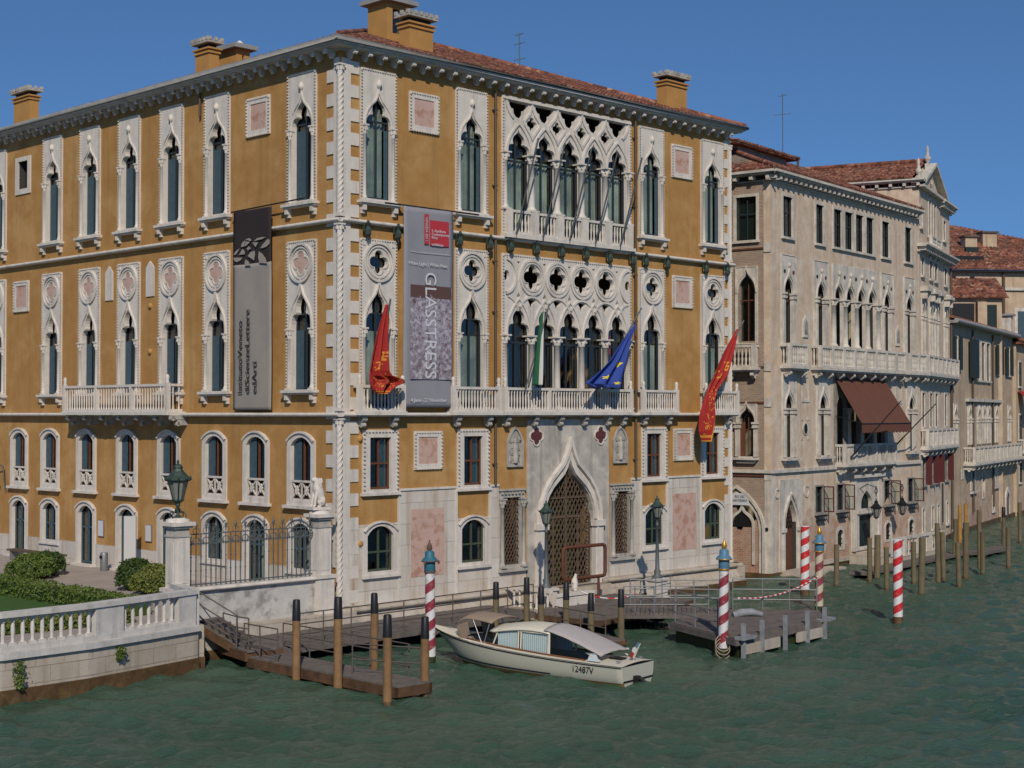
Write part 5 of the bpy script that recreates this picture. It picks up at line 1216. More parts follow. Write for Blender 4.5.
rails('railing', 'rail along the front of the plank gangway', [(4.1, 55.6, .7), (4.5, 55.6, .7), (5.2, 55.6, .7), (6.0, 55.6, .7), (7.2, 55.65, .7)], 1.0, (1, .66, .33), m='steel')
rails('railing', 'rail at the right side of the stone landing', [(4.9, 57.9, .62), (5.6, 59.2, .62), (6.3, 60.4, .62)], 1.0, (1, .66, .33), m='steel')
# barrier tape
def tape(pts, label, r=.035):
    p0 = Vector(pts[0]); e = MB(); P = []
    for a, b in zip(pts, pts[1:]):
        for i in range(16):
            t = i/16; v = Vector(a).lerp(Vector(b), t); v.z -= .28*4*t*(1-t); P.append(v)
    P.append(Vector(pts[-1])); e.tube(P, r, 6); o = e.build('barrier_tape', mat('tape_red_white', (.5, .04, .03), .5), None); n = o.data.materials[0].node_tree.nodes; l = o.data.materials[0].node_tree.links
    tc = n.new('ShaderNodeTexCoord'); w_ = n.new('ShaderNodeTexWave'); w_.inputs['Scale'].default_value = 1.1; l.new(tc.outputs['Object'], w_.inputs[0]); w_.bands_direction = 'DIAGONAL'
    g_ = n.new('ShaderNodeMath'); g_.operation = 'GREATER_THAN'; g_.inputs[1].default_value = .5; l.new(w_.outputs['Fac'], g_.inputs[0])
    mx = n.new('ShaderNodeMix'); mx.data_type = 'RGBA'; l.new(g_.outputs[0], mx.inputs[0]); mx.inputs[6].default_value = (.5, .03, .03, 1); mx.inputs[7].default_value = (.65, .63, .6, 1); l.new(mx.outputs[2], n['Principled BSDF'].inputs[0])
    tag(o, label, 'barrier tape')
tape([(8.25, 55.3, 1.3), (12.3, 60.9, 1.5)], 'red and white tape sagging across the pontoon'); tape([(2.6, 58.0, 1.25), (5.0, 58.2, 1.2)], 'red and white tape on the wooden landing', .025)
# ---- pontoon
PN = [(5.6, 53.7), (7.35, 49.75), (11.15, 54.3), (11.5, 56.9), (8.2, 57.2)]
pn = deck('floating_pontoon', 'grey floating pontoon with timber fenders in front of the palace', PN, .66, side=.22, skirt_m='deck', cat='pontoon')
pc = Vector((sum(p[0] for p in PN)/5, sum(p[1] for p in PN)/5))
m_ = MB(); PI_ = [tuple((Vector(p)-pc)*.94) for p in PN]
m_.prism(PI_, -.4, .40); m_.build('float_hull', 'tide', pn)
fa, fb = Vector(PN[1]), Vector(PN[2]); fd = (fb-fa).normalized(); fn_ = Vector((fd.y, -fd.x))
for i, t in enumerate((.04, .24, .50, .76, .97)):
    p = fa.lerp(fb, t)+fn_*.12-pc; m_ = MB(); m_.obox(p-fd*.06, p+fd*.06, .12, -.15, 1.12); m_.build('fender_post', 'fender', pn)
for t0, t1 in ((.06, .45), (.66, .95)):
    m_ = MB(); m_.obox(fa.lerp(fb, t0)-pc+fn_*.05, fa.lerp(fb, t1)-pc+fn_*.05, .10, .08, .42); m_.build('fender_board', 'quay', pn)
m_ = MB(); m_.obox(fa.lerp(fb, .0)-pc+fn_*.10, fa.lerp(fb, .14)-pc+fn_*.10, .34, .60, .70); m_.obox(fb-pc-fd*.3, fb-pc+fd*.6, .3, .60, .70); m_.build('bracket_plate', 'fender', pn)
rails('railing', 'rail along the back edge of the pontoon', [(8.3, 57.1, .66), (9.4, 57.0, .66), (10.4, 56.95, .66), (11.4, 56.8, .66)], 1.15, (1, .66, .33), m='steel')
rails('railing', 'rail along the left edge of the pontoon', [(5.75, 53.55, .66), (6.3, 52.3, .66), (6.9, 51.0, .66)], 1.1, (1, .66, .33), m='steel')
m_ = MB(); m_.tube([(.0, 0, .16), (.3, .1, .24), (.7, .15, .26), (1.1, .1, .18)], [.12, .15, .14, .08], 10); o = m_.build('tarpaulin', 'fender', None, (8.0, 55.0, .55)); tag(o, 'pale blue folded tarpaulin lying on the pontoon', 'tarpaulin')
m_ = MB(); m_.tube([(.24*math.cos(R(a)), .24*math.sin(R(a))*.6, .22*math.sin(R(a))-a/3000) for a in range(0, 1080, 30)], .022, 5); o = m_.build('mooring_rope', 'canvas', None, (6.95, 50.15, .5)); tag(o, 'coil of rope round the front striped pole at the pontoon', 'rope')

# ================================================================== motorboat
bo = empty('motorboat', (3.75, 45.2, 0), math.atan2(.61, -.79)); tag(bo, 'moored cream and grey-green motorboat with tan canopy and number 12487V', 'motorboat')
NS = 33
def hb(x):
    t = x/8.0; return .86+.12*math.sin(min(1, t/.5)*PI/2) if t < .45 else .975*(1-((t-.45)/.55)**2.3)**.85 if t < 1 else 0.0
def sheer(x): t = x/8.0; return .56+.02*t+.42*t**2.2
xs_ = [8.0*i/(NS-1) for i in range(NS)]; vs = []; rows = 7
prof = [(1.0, 1.0), (.985, .72), (.955, .42), (.90, .16), (.84, .03), (.72, -.3), (0, -.62)]
for x in xs_:
    b, zs = max(hb(x), .012), sheer(x); rake = (x/8.0)**4
    for (k, zf) in prof:
        z = zs*zf if zf > 0 else zf*.55; xx = x-rake*(1-max(0, zf))*1.25*(1 if zf > 0 else 1.15); vs.append((xx, b*k**(1+1.4*(x/8)**3), z))
for x in xs_:
    b, zs = max(hb(x), .012), sheer(x); rake = (x/8.0)**4
    for (k, zf) in prof:
        z = zs*zf if zf > 0 else zf*.55; xx = x-rake*(1-max(0, zf))*1.25*(1 if zf > 0 else 1.15); vs.append((xx, -b*k**(1+1.4*(x/8)**3), z))
m_ = MB(); fs = []; H = NS*rows
for i in range(NS-1):
    for k in range(rows-1):
        fs += [(i*rows+k, (i+1)*rows+k, (i+1)*rows+k+1, i*rows+k+1), (H+i*rows+k, H+i*rows+k+1, H+(i+1)*rows+k+1, H+(i+1)*rows+k)]
fs.append(tuple(range(rows))+tuple(H+k for k in range(rows-1, -1, -1)))
m_.add(vs, fs, True); hull = m_.build('hull', ['hull', 'boot', 'cream'], bo)
for f in hull.data.polygons:
    zc = sum(hull.data.vertices[v].co.z for v in f.vertices)/len(f.vertices)
    if len(f.vertices) > 4: f.material_index = 0; f.use_smooth = False
    elif zc < .13+.0*zc: f.material_index = 1
def side_strip(name, m, z0f, z1f, x0, x1, out=.012, both=True):
    for s in ((1, -1) if both else (1,)):
        m_ = MB(); vs = []; n = 40
        for i in range(n+1):
            x = x0+(x1-x0)*i/n; b = max(hb(x), .012); rk = (x/8)**4
            for zf in (z0f, z1f):
                ks = next((prof[j][0]+(prof[j+1][0]-prof[j][0])*(prof[j][1]-zf)/(prof[j][1]-prof[j+1][1]) for j in range(6) if prof[j][1] >= zf >= prof[j+1][1]), 1)
                xx = x-rk*(1-zf)*1.25; yy = s*(b*ks**(1+1.4*(x/8)**3)+out)
                vs += [(xx, yy, sheer(x)*zf)]
        m_.add(vs, [(2*i, 2*i+2, 2*i+3, 2*i+1) for i in range(n)], True); m_.build(name, m, bo, fix=False)
side_strip('black_stripe', 'black', .19, .25, 2.6, 7.9); side_strip('rub_rail', 'black', .93, .985, .02, 7.99, .014); side_strip('boot_line', 'cream', .125, .16, .0, 7.95, .010)
m_ = MB(); m_.box(-.02, -.005, -.8, .8, .10, .15); m_.build('transom_line', 'black', bo)
# decks
def deckpiece(name, x0, x1, m, zo=.02, inner=0, n=16, crown=.06):
    m_ = MB(); vs = []; 
    for i in range(n+1):
        x = x0+(x1-x0)*i/n; b = max(hb(x)-.005, .01)
        if inner:
            for y, z in ((b, sheer(x)+zo), (inner, sheer(x)+zo+.03)): vs += [(x, y, z)]
        else:
            for k in range(7): y = b*(1-2*k/6); vs.append((x, y, sheer(x)+zo+crown*(1-(y/b)**2)))
    if inner:
        m_.add(vs, [(2*i, 2*i+2, 2*i+3, 2*i+1) for i in range(n)], True); o_ = len(vs); m_.add([(a, -b, c) for a, b, c in vs], [(2*i, 2*i+2, 2*i+3, 2*i+1) for i in range(n)], True)
    else: m_.add(vs, [(7*i+k, 7*i+k+1, 7*i+k+8, 7*i+k+7) for i in range(n) for k in range(6)], True)
    return m_.build(name, m, bo)
deckpiece('foredeck', 6.35, 7.98, 'cream'); deckpiece('aft_deck', 0, 1.45, 'cream'); deckpiece('side_deck', 1.45, 6.35, 'cream', .02, .72)
m_ = MB(); m_.box(4.6, 6.0, -.5, .5, .16, .2); m_.build('cockpit_floor', 'canvas', bo)
m_ = MB(); m_.box(6.3, 6.36, -.5, .5, .5, .84); m_.box(4.7, 5.0, -.68, .68, .06, .42); m_.build('cockpit_trim', 'canvas_grey', bo)
m_ = MB(); m_.tube([(1.4, .74, sheer(1.4)+.06), (3, .78, sheer(3)+.07), (4.8, .77, sheer(4.8)+.07), (6.3, .60, sheer(6.3)+.06)], .028, 6); m_.tube([(1.4, -.74, sheer(1.4)+.06), (3, -.78, sheer(3)+.07), (4.8, -.77, sheer(4.8)+.07), (6.3, -.60, sheer(6.3)+.06)], .028, 6); m_.build('coaming_rail', 'varnish', bo)
# cabin
zr = 1.22
m_ = MB(); vs = []; n = 14
for i in range(n+1):
    x = 2.75+(5.05-2.75)*i/n; e_ = (i/n); zt = zr+.16*math.sin(PI*min(1, .25+e_*.8))
    for k in range(9): a = -1+2*k/8; vs.append((x, .74*a, zt+.14*(1-a*a)-.02*abs(a)))
m_.add(vs, [(9*i+k, 9*i+k+1, 9*i+k+10, 9*i+k+9) for i in range(n) for k in range(8)], True); rf_ = m_.build('cabin_roof', 'cream', bo); sd_ = rf_.modifiers.new('t', 'SOLIDIFY'); sd_.thickness = .05
for s in (1, -1):
    m_ = MB(); zb_ = .62
    m_.add([(2.8, s*.72, zb_), (5.0, s*.70, zb_), (4.75, s*.66, 1.26), (2.8, s*.68, 1.30)], [(0,1,2,3)]); m_.build('cabin_window', 'glass', bo)
    m_ = MB(); 
    for (a, b) in (((2.8, .725, zb_), (2.8, .685, 1.30)), ((3.85, .72, zb_), (3.85, .68, 1.32)), ((3.95, .72, zb_), (3.95, .68, 1.32)), ((5.02, .705, zb_), (4.75, .665, 1.26)), ((2.8, .725, zb_), (5.02, .705, zb_)), ((2.8, .69, 1.28), (4.75, .67, 1.28))):
        m_.tube([(a[0], s*a[1], a[2]), (b[0], s*b[1], b[2])], .028, 5)
    m_.build('window_frame', 'cream', bo); MB().add([(3.84, s*.715, zb_), (3.96, s*.715, zb_), (3.96, s*.675, 1.3), (3.84, s*.675, 1.3)], [(0,1,2,3)]).build('pillar', 'black', bo)
    for x0, x1 in ((2.85, 3.82), (3.98, 4.78)):
        m_ = MB(); k_ = 60; vs = []
        for i in range(k_+1): x = x0+(x1-x0)*i/k_; y = s*(.655+.012*math.sin(i*1.3)); vs += [(x, y, .64), (x, y, 1.27)]
        m_.add(vs, [(2*i, 2*i+2, 2*i+3, 2*i+1) for i in range(k_)], True); m_.build('curtain', 'blinds', bo, fix=False)
m_ = MB(); vs = [];
# grey canvas over the aft cockpit
for i in range(13):
    t = i/12; x = 2.95-t*2.15; zt = 1.40-.58*t**1.35; wv = .73+.05*t
    for k in range(9): a = -1+2*k/8; vs.append((x, wv*a, zt+.13*(1-a*a)*(1-.4*t)+.006*math.sin(k*3+i*2)))
m_.add(vs, [(9*i+k, 9*i+k+1, 9*i+k+10, 9*i+k+9) for i in range(12) for k in range(8)], True); cv = m_.build('aft_canvas', 'canvas_grey', bo); sd_ = cv.modifiers.new('t', 'SOLIDIFY'); sd_.thickness = .02
for s in (1, -1):
    m_ = MB(); m_.tube([(2.75, s*.72, .62), (2.75, s*.70, 1.3)], .03, 5); m_.tube([(.85, s*.74, .66), (1.35, s*.76, .86), (.8, s*.72, .86)], .025, 5); m_.build('canvas_frame', 'cream', bo)
m_ = MB(); m_.box(1.0, 2.75, -.66, .66, .1, .14); m_.build('aft_floor', 'dark', bo)
m_ = MB(); m_.add([(.88, .775, .64), (1.3, .78, .64), (1.22, .76, .84), (.98, .75, .84)], [(0,1,2,3)]); m_.build('vent_window', 'blinds', bo)
# windscreen and tan bimini
m_ = MB(); m_.add([(5.15, -.66, .80), (5.15, .66, .80), (5.45, .5, 1.15), (5.45, -.5, 1.15)], [(0,1,2,3)]); m_.build('rear_screen', 'glass', bo)
m_ = MB(); vs = []
for i in range(11):
    t = i/10; x = 5.0+1.55*t; zt = 1.42+.12*math.sin(PI*(.15+.6*t))-.5*max(0, t-.72)**1.2*1.6
    for k in range(9): a = -1+2*k/8; vs.append((x, .72*a*(1-.12*t), zt+.10*(1-a*a)-.04*abs(a)**4))
m_.add(vs, [(9*i+k, 9*i+k+1, 9*i+k+10, 9*i+k+9) for i in range(10) for k in range(8)], True); cv = m_.build('tan_canopy', 'canvas', bo); sd_ = cv.modifiers.new('t', 'SOLIDIFY'); sd_.thickness = .03
for s in (1, -1):
    m_ = MB(); m_.add([(6.05, s*.66, 1.40), (6.5, s*.62, 1.22), (6.35, s*.62, .72), (6.1, s*.66, .72), (5.95, s*.67, 1.1)], [(0,1,2,3,4)]); o_ = m_.build('canopy_curtain', 'canvas', bo); sd_ = o_.modifiers.new('t', 'SOLIDIFY'); sd_.thickness = .02
    m_ = MB(); m_.tube([(5.3, s*.74, .72), (5.1, s*.70, 1.40)], .018, 5); m_.tube([(5.35, s*.74, .72), (5.75, s*.70, 1.48)], .018, 5); m_.tube([(6.95, 0, .98), (6.6, s*.5, .9)], .02, 5); m_.build('canopy_frame', 'chrome', bo)
m_ = MB(); m_.add([(6.75, 0, .93), (6.5, .60, .86), (6.35, .55, 1.15), (6.52, 0, 1.22), (6.5, -.60, .86), (6.35, -.55, 1.15)], [(0,1,2,3), (0,3,5,4)]); m_.build('windscreen', 'glass', bo)
# outboard leg, stern flag, cleats, number
m_ = MB(); m_.box(-.18, -.02, .12, .30, -.1, .26); m_.tube([(-.1, .21, .2), (-.28, .21, .16), (-.42, .2, .06)], [.07, .07, .04], 8); m_.build('stern_drive', 'black', bo)
m_ = MB(); m_.tube([(.22, -.05, .62), (-.05, -.05, 1.18)], .014, 5); fp_ = m_.build('flag_staff', 'cream', bo)
m_ = MB(); m_.plate([(-.02, 1.16), (.10, .92), (.20, .72), (.30, .78), (.22, 1.02)], [], -.06, -.045); o_ = m_.build('stern_flag', 'fwhite', bo); 
m_ = MB(); m_.plate([(-.02, 1.17), (.06, 1.02), (.14, 1.06), (.04, 1.2)], [], -.066, -.04); m_.build('flag_green', 'pblue', bo); m_ = MB(); m_.plate([(.16, .86), (.24, .70), (.32, .74), (.26, .92)], [], -.066, -.04); m_.build('flag_red', 'fred', bo)
for x, y in ((.3, .6), (.3, -.6), (7.3, 0), (.9, 0)): m_ = MB(); m_.tube([(x-.08, y, sheer(x)+.12), (x+.08, y, sheer(x)+.12)], .02, 5); m_.lathe(x, y, [(.02, sheer(x)), (.02, sheer(x)+.11)], 6); m_.build('cleat', 'chrome', bo)
MB().box(.5, .95, -.15, .15, .66, .70).build('deck_hatch', 'black', bo)
text_mesh('12487V', .26, 'registration_number', 'black', bo, (1.78, .922, .30), 0, sx=1.0, base=Matrix.Rotation(PI, 4, 'Z'))
mb = MB(); mb.tube([(-2.3, 49.9, .95), (-2.45, 49.3, .85), (-2.55, 48.9, .95), (-2.7, 48.55, 1.0)], .02, 5); tag(mb.build('mooring_rope', 'canvas'), 'rope from the boat bow to the striped pole', 'rope')
# ================================================================== beige palace on the far side of the little canal
BO = Vector((12.69, 74.09, 0)); BA = math.atan2(1515/math.hypot(1515, 1124), 1124/math.hypot(1515, 1124))
def frame_root(name, origin, ang, label, cat='palace'):
    e = empty(name, origin, ang); tag(e, label, cat); return e
class Fac:     # a facade of a house: origin/rotation inside its root
    def __init__(s, root, rz=0, off=(0, 0, 0)): s.root = root; s.rz = rz; s.off = Vector(off)
    def b(s, mb, name, m, parent=None, x=0, z=0, y=0):
        if parent is not None: return mb.build(name, m, parent)
        v = s.off+Matrix.Rotation(s.rz, 3, 'Z') @ Vector((x, y, z)); return mb.build(name, m, s.root, v, s.rz)
    def w(s, x, y, z):
        v = s.off+Matrix.Rotation(s.rz, 3, 'Z') @ Vector((x, y, z)); r = s.root; return r.location+Matrix.Rotation(r.rotation_euler.z, 3, 'Z') @ v
def f_rect(F, x, z0, z1, hw, fw=.13, m='bstone', inner='dark', sillp=.14, depth=.15, shut=None, pane=True):
    mb = MB(); mb.plate(rect(-hw-fw, hw+fw, z0-.02, z1+fw), [rect(-hw, hw, z0, z1)], -.05, .05); mb.box(-hw-fw-.06, hw+fw+.06, -sillp, .02, z0-.14, z0-.02)
    w_ = F.b(mb, 'window', m, x=x)
    q = MB(); q.box(-hw, hw, depth, depth+.03, z0, z1) if pane else None; F.b(q, 'pane', 'glass' , w_)
    q = MB(); q.box(-.03, .03, depth-.04, depth-.005, z0, z1); q.box(-hw, hw, depth-.045, depth-.005, (z0+z1)/2+.2, (z0+z1)/2+.26); q.box(-hw-.01, -hw+.05, depth-.04, depth-.004, z0, z1); q.box(hw-.05, hw+.01, depth-.04, depth-.004, z0, z1); F.b(q, 'window_frame', 'bframe', w_)
    if shut: q = MB(); q.box(-hw+.05, hw-.05, depth+.1, depth+.13, z0, z1); F.b(q, 'blind', shut, w_)
    return w_
def f_gothic(F, x, zb, zs, za, hw, pw, ptop, m='bstone', shut='maroon', roundels=True, cols=True, sillb=True):
    mb = MB(); mb.plate(rect(-pw, pw, zb-.05, ptop), [arch(OGE, hw, zb, zs, za)], -.05, .07)
    mb.band(archline(OGE, hw+.08, zs, za+.22), .07, -.11, -.04); mb.band([(-pw+.03, zb), (-pw+.03, ptop-.03), (pw-.03, ptop-.03), (pw-.03, zb)], .06, -.08, -.04)
    w_ = F.b(mb, 'window', m, x=x)
    if roundels:
        for s_ in (-1, 1): q = MB(); q.lathe(0, 0, [(.10, 0), (.09, .03)], 12); o = F.b(q, 'roundel', 'red_marble' if s_ > 0 else 'dkgreen', w_); o.rotation_euler = (PI/2, 0, 0); o.location = (s_*pw*.58, -.05, za+.05)
        q = MB(); q.lathe(0, -.09, [(.02, za+.25), (.08, za+.32), (.09, za+.42), (.03, za+.5)], 8); F.b(q, 'bud', m, w_)
    if cols:
        for s_ in (-1, 1): q = MB(); xx = s_*(hw+.09); q.box(xx-.10, xx+.10, -.12, .14, zb, zs-.3); q.box(xx-.15, xx+.15, -.19, .14, zs-.3, zs-.18); q.box(xx-.12, xx+.12, -.15, .14, zs-.18, zs-.1); q.box(xx-.17, xx+.17, -.2, .14, zs-.10, zs); F.b(q, 'pilaster', m, w_)
    if sillb: q = MB(); q.box(-pw-.1, pw+.1, -.34, .02, zb-.16, zb-.05); q.box(-pw+.1, pw-.1, -.2, .02, zb-.32, zb-.16); F.b(q, 'sill', m, w_)
    q = MB(); q.box(-hw, hw, .25, .27, zb, za); F.b(q, 'pane', 'glass', w_)
    if shut: q = MB(); q.box(-hw, -hw*.3, .08, .11, zb, zs); F.b(q, 'shutter', shut, w_)
    q = MB(); q.box(-hw, hw, .18, .22, zs-.4, zs-.34); q.box(-.025, .025, .18, .22, zb, za); F.b(q, 'window_frame', 'wood', w_)
    return w_
def f_balcony(F, x0, x1, p, zb, zt, m='bstone', bw=.19, blk=True, thin=False):
    mb = MB(); mb.box(x0-.08, x1+.08, -p-.06, .02, zb-.14, zb); mb.box(x0, x1, -p+.02, .02, zb-.22, zb-.14); b_ = F.b(mb, 'balcony', m)
    q = MB()
    for a, b, c, d in ((x0, x1, -p, -p+.16), (x0, x0+.16, -p+.16, -.02), (x1-.16, x1, -p+.16, -.02)): q.box(a, b, c, d, zt-.12, zt); q.box(a+.01, b-.01, c+.01, d-.01, zb, zb+.1)
    n = max(1, round((x1-x0)/1.5))
    for i in range(n+1): x = x0+.08+(x1-x0-.16)*i/n; q.box(x-.11, x+.11, -p-.012, -p+.172, zb, zt+.012)
    k = int((x1-x0)/bw)
    for i in range(k):
        x = x0+(x1-x0)*(i+.5)/k
        if thin: q.box(x-.03, x+.03, -p+.05, -p+.11, zb+.1, zt-.12)
        else: q.lathe(x, -p+.08, [(.06, zb+.1), (.035, zb+.2), (.065, zb+.42), (.035, (zb+zt)/2), (.065, zt-.42), (.035, zt-.22), (.06, zt-.12)], 6)
    for i in range(max(1, int(p/bw))):
        for x in (x0+.08, x1-.08): y = -p+.16+(p-.2)*(i+.5)/max(1, int(p/bw)); q.lathe(x, y, [(.055, zb+.1), (.035, zb+.3), (.055, (zb+zt)/2), (.035, zt-.3), (.055, zt-.12)], 6)
    F.b(q, 'railing', m, b_)
    for i in range(n+1):
        x = x0+.2+(x1-x0-.4)*i/n; q = MB(); q.box(x-.10, x+.10, -p+.08, 0, zb-.42, zb-.22); q.tube([(x-.1, -p+.16, zb-.36), (x+.1, -p+.16, zb-.36)], .11, 8); q.tube([(x-.1, -p*.45, zb-.46), (x+.1, -p*.45, zb-.46)], .10, 8); F.b(q, 'bracket', m, b_)
    return b_
def f_cornice(F, x0, x1, z, p=.5, h=.3, m='bdark', br=.55, mb2='bstone'):
    mb = MB(); mb.box(x0, x1, -p, .05, z-.12, z); mb.box(x0, x1, -p+.1, .05, z-.2, z-.12); mb.box(x0, x1, -.10, .05, z-h-.2, z-.45)
    n = int((x1-x0)/br)
    for i in range(n): x = x0+(i+.5)*(x1-x0)/n; mb.box(x-.09, x+.09, -p+.16, 0, z-.42, z-.2)
    return F.b(mb, 'cornice', mb2)
PB = frame_root('palace', BO, BA, 'beige gothic palace with brown awning and stone balconies across the side canal')
FB = Fac(PB); FL = Fac(PB, -PI/2); HB = 19.55; LB_ = 19.15
GX = [(1.85, .50, .84), (5.6, .50, .88), (14.25, .50, .90), (17.5, .50, .84)]; QX = [7.75, 9.2, 10.65, 12.1]
hol = []
for x, hw, pw in GX: hol.append(rect(x-.6, x+.6, 11.45, 15.3))
hol.append(rect(7.15, 12.7, 11.45, 15.3))
TOPW = [(1.8, .56), (5.5, .5), (14.1, .56), (17.4, .52)]; TQ = [7.7, 9.1, 10.5, 11.9]
for x, hw in TOPW: hol.append(rect(x-hw-.04, x+hw+.04, 16.75, 18.9))
hol.append(rect(7.1, 12.5, 16.75, 18.9))
LX = [1.87, 5.8, 17.75]
for x in LX: hol.append(rect(x-.55, x+.55, 5.75, 9.3))
hol.append(rect(7.3, 14.0, 5.35, 9.9))
SX = [5.3, 7.9, 14.15, 17.6]
for x in SX: hol.append(rect(x-.48, x+.48, 2.88, 4.3))
AX = [5.6, 7.85, 14.25, 17.65]
for x in AX[1:]: hol.append(rect(x-.40, x+.40, .95, 1.95))
hol.append(rect(1.15, 2.65, .12, 3.8)); hol.append(rect(10.15, 12.2, .8, 2.55)); hol.append(rect(10.4, 11.95, 2.85, 3.85))
mb = MB(); mb.plate(rect(0, LB_, -1.5, HB), hol, 0, .4); mb.box(LB_-.4, LB_, .4, 14, -1.5, HB); mb.box(.4, LB_-.4, 13.6, 14, -1.5, HB); shade_reveals(mb.build('canal_wall', 'beige', PB))
mb = MB(); mb.plate(rect(-14, -.003, -1.5, HB-.002), [rect(-1.95, -.75, 16.5, 18.8), rect(-1.8, -.85, 11.6, 15.0), rect(-1.8, -.9, 5.8, 8.4), rect(-1.95, -.85, .7, 3.5)], .002, .4); FL.b(mb, 'side_wall', 'beige_brick')
# corner stone strip, strings
mb = MB(); mb.box(-.012, .35, -.03, .01, -.5, 5.0); mb.build('corner_strip', 'bstone', PB); 
mb = MB(); mb.box(-.35, .02, -.03, .01, -.5, 5.0); FL.b(mb, 'corner_strip', 'bstone')
for z, p in ((5.2, .14), ):
    mb = MB(); mb.box(-.1, LB_, -p, .01, z-.1, z+.06); mb.build('string_course', 'bstone', PB); mb = MB(); mb.box(-14, .1, -p, .01, z-.1, z+.06); FL.b(mb, 'string_course', 'bstone')
for z in (10.35, 16.2, 8.6, 5.0):
    mb = MB(); mb.box(-14, -.4, -.06, .01, z-.08, z); FL.b(mb, 'string_course', 'wood')
    mb = MB(); mb.box(-.38, .0, -.05, .01, z-.25, z+.2); FL.b(mb, 'quoin', 'bstone')
# eroded plaster and brick towards the water
mb = MB(); random.seed(11)
def patch(F, x0, x1, z0, z1, m, y=-.012, n=26, nm='worn_plaster', holes=()):
    n = max(8, int((x1-x0)/.3)); top = [(x1-(x1-x0)*i/n, z1+random.uniform(-.3, .3)+.25*math.sin(i*.9)) for i in range(n+1)]
    hs = [rect(a, b, c, d) for a, b, c, d in holes if a > x0+.05 and b < x1-.05 and d < z1-.6]
    q = MB(); q.plate([(x0, z0), (x1, z0)]+top, hs, y, .0); return F.b(q, nm, m)
BH = [(x-.40, x+.40, .95, 1.95) for x in (7.85, 14.25, 17.65)]
patch(FB, 3.3, 9.2, -.6, 2.75, 'eroded', holes=BH); patch(FB, 13.4, LB_, -.6, 2.75, 'eroded', holes=BH); patch(FB, 4.2, 9.0, -.6, 1.0, 'red_brick', -.018); patch(FB, 13.6, 18, -.6, .8, 'red_brick', -.018)
patch(FL, -14, -.45, -.6, 2.6, 'red_brick', -.012)
mb = MB(); mb.box(-.1, LB_, -.14, .02, -1.5, .22); mb.build('tide_band', 'algae', PB); mb = MB(); mb.box(-14, .1, -.14, .02, -1.5, .2); FL.b(mb, 'tide_band', 'algae')
mb = MB(); mb.box(3.4, LB_, -.22, .02, .22, .42); mb.build('base_ledge', 'quay', PB)
# windows
for x, hw in TOPW: f_rect(FB, x, 16.85, 18.85, hw-.04)
for x in TQ: f_rect(FB, x, 16.85, 18.85, .5, .15)
for x, hw, pw in GX: f_gothic(FB, x, 11.5, 14.05, 15.05, hw, pw, 15.95)
mb = MB(); mb.plate(rect(6.98, 12.85, 11.4, 15.93), [arch(OGE, .52, 11.5, 14.05, 15.05, x) for x in QX], -.05, .14)
for x in QX: mb.band(archline(OGE, .62, 14.05, 15.28, x), .08, -.12, -.04)
w_ = FB.b(mb, 'great_window', 'bstone')
for i, x in enumerate([7.02, 8.475, 9.925, 11.375, 12.83]):
    column('column', x, -.08, .15, 11.5, 14.07, 'bstone', w_)
    if 0 < i < 4: q = MB(); q.lathe(0, 0, [(.11, 0), (.1, .03)], 12); o = FB.b(q, 'roundel', 'dkgreen', w_); o.rotation_euler = (PI/2, 0, 0); o.location = (x, -.05, 15.3)
for x in QX: q = MB(); q.box(x-.5, x+.5, .25, .27, 11.5, 15); FB.b(q, 'pane', 'glass', w_); q = MB(); q.box(x-.5, x-.28, .1, .13, 11.5, 14.0); FB.b(q, 'shutter', 'maroon', w_); q = MB(); q.lathe(x, -.1, [(.02, 15.3), (.1, 15.38), (.11, 15.5), (.03, 15.6)], 8); FB.b(q, 'bud', 'bstone', w_)
for x in (3.75, 15.75):
    q = MB(); q.plate(arch(OGE, .3, 11.9, 12.55, 13.1), [], -.07, .01); n_ = FB.b(q, 'niche', 'bstone', x=x); q = MB(); q.plate(arch(OGE, .18, 12.05, 12.5, 12.85), [], -.08, -.06); FB.b(q, 'niche_shade', 'bdark', n_)  # darker raised plate stands in for the shaded niche hollow
f_balcony(FB, 1.0, 3.1, .55, 10.4, 11.5); f_balcony(FB, 4.45, 15.85, .55, 10.4, 11.5); f_balcony(FB, 16.35, LB_-.1, .55, 10.4, 11.5)
# lower piano
for x in LX: f_gothic(FB, x, 5.85, 8.3, 9.2, .44, .78, 10.15, roundels=False)
for x in (3.75, 15.9): 
    q = MB(); q.plate(rect(-.45, .45, 8.6, 10.0), [rect(-.32, .32, 8.75, 9.85)], -.04, .01); FB.b(q, 'panel_frame', 'bstone', x=x)
q = MB(); q.plate([(x_, z_) for x_, z_ in circ(3.7, 7.25, .32, 20)], [], -.05, .0); q.box(3.3, 3.42, -.045, 0, 6.7, 6.85); q.box(3.98, 4.1, -.045, 0, 6.7, 6.85); q.box(3.3, 3.42, -.045, 0, 7.7, 7.85); q.box(3.98, 4.1, -.045, 0, 7.7, 7.85); ov = FB.b(q, 'oval_ornament', 'bstone'); q = MB(); q.plate([(3.7+.19*math.cos(t*PI/8), 7.25+.27*math.sin(t*PI/8)) for t in range(16)], [], -.06, -.045); FB.b(q, 'oval_glass', 'dkgreen', ov)
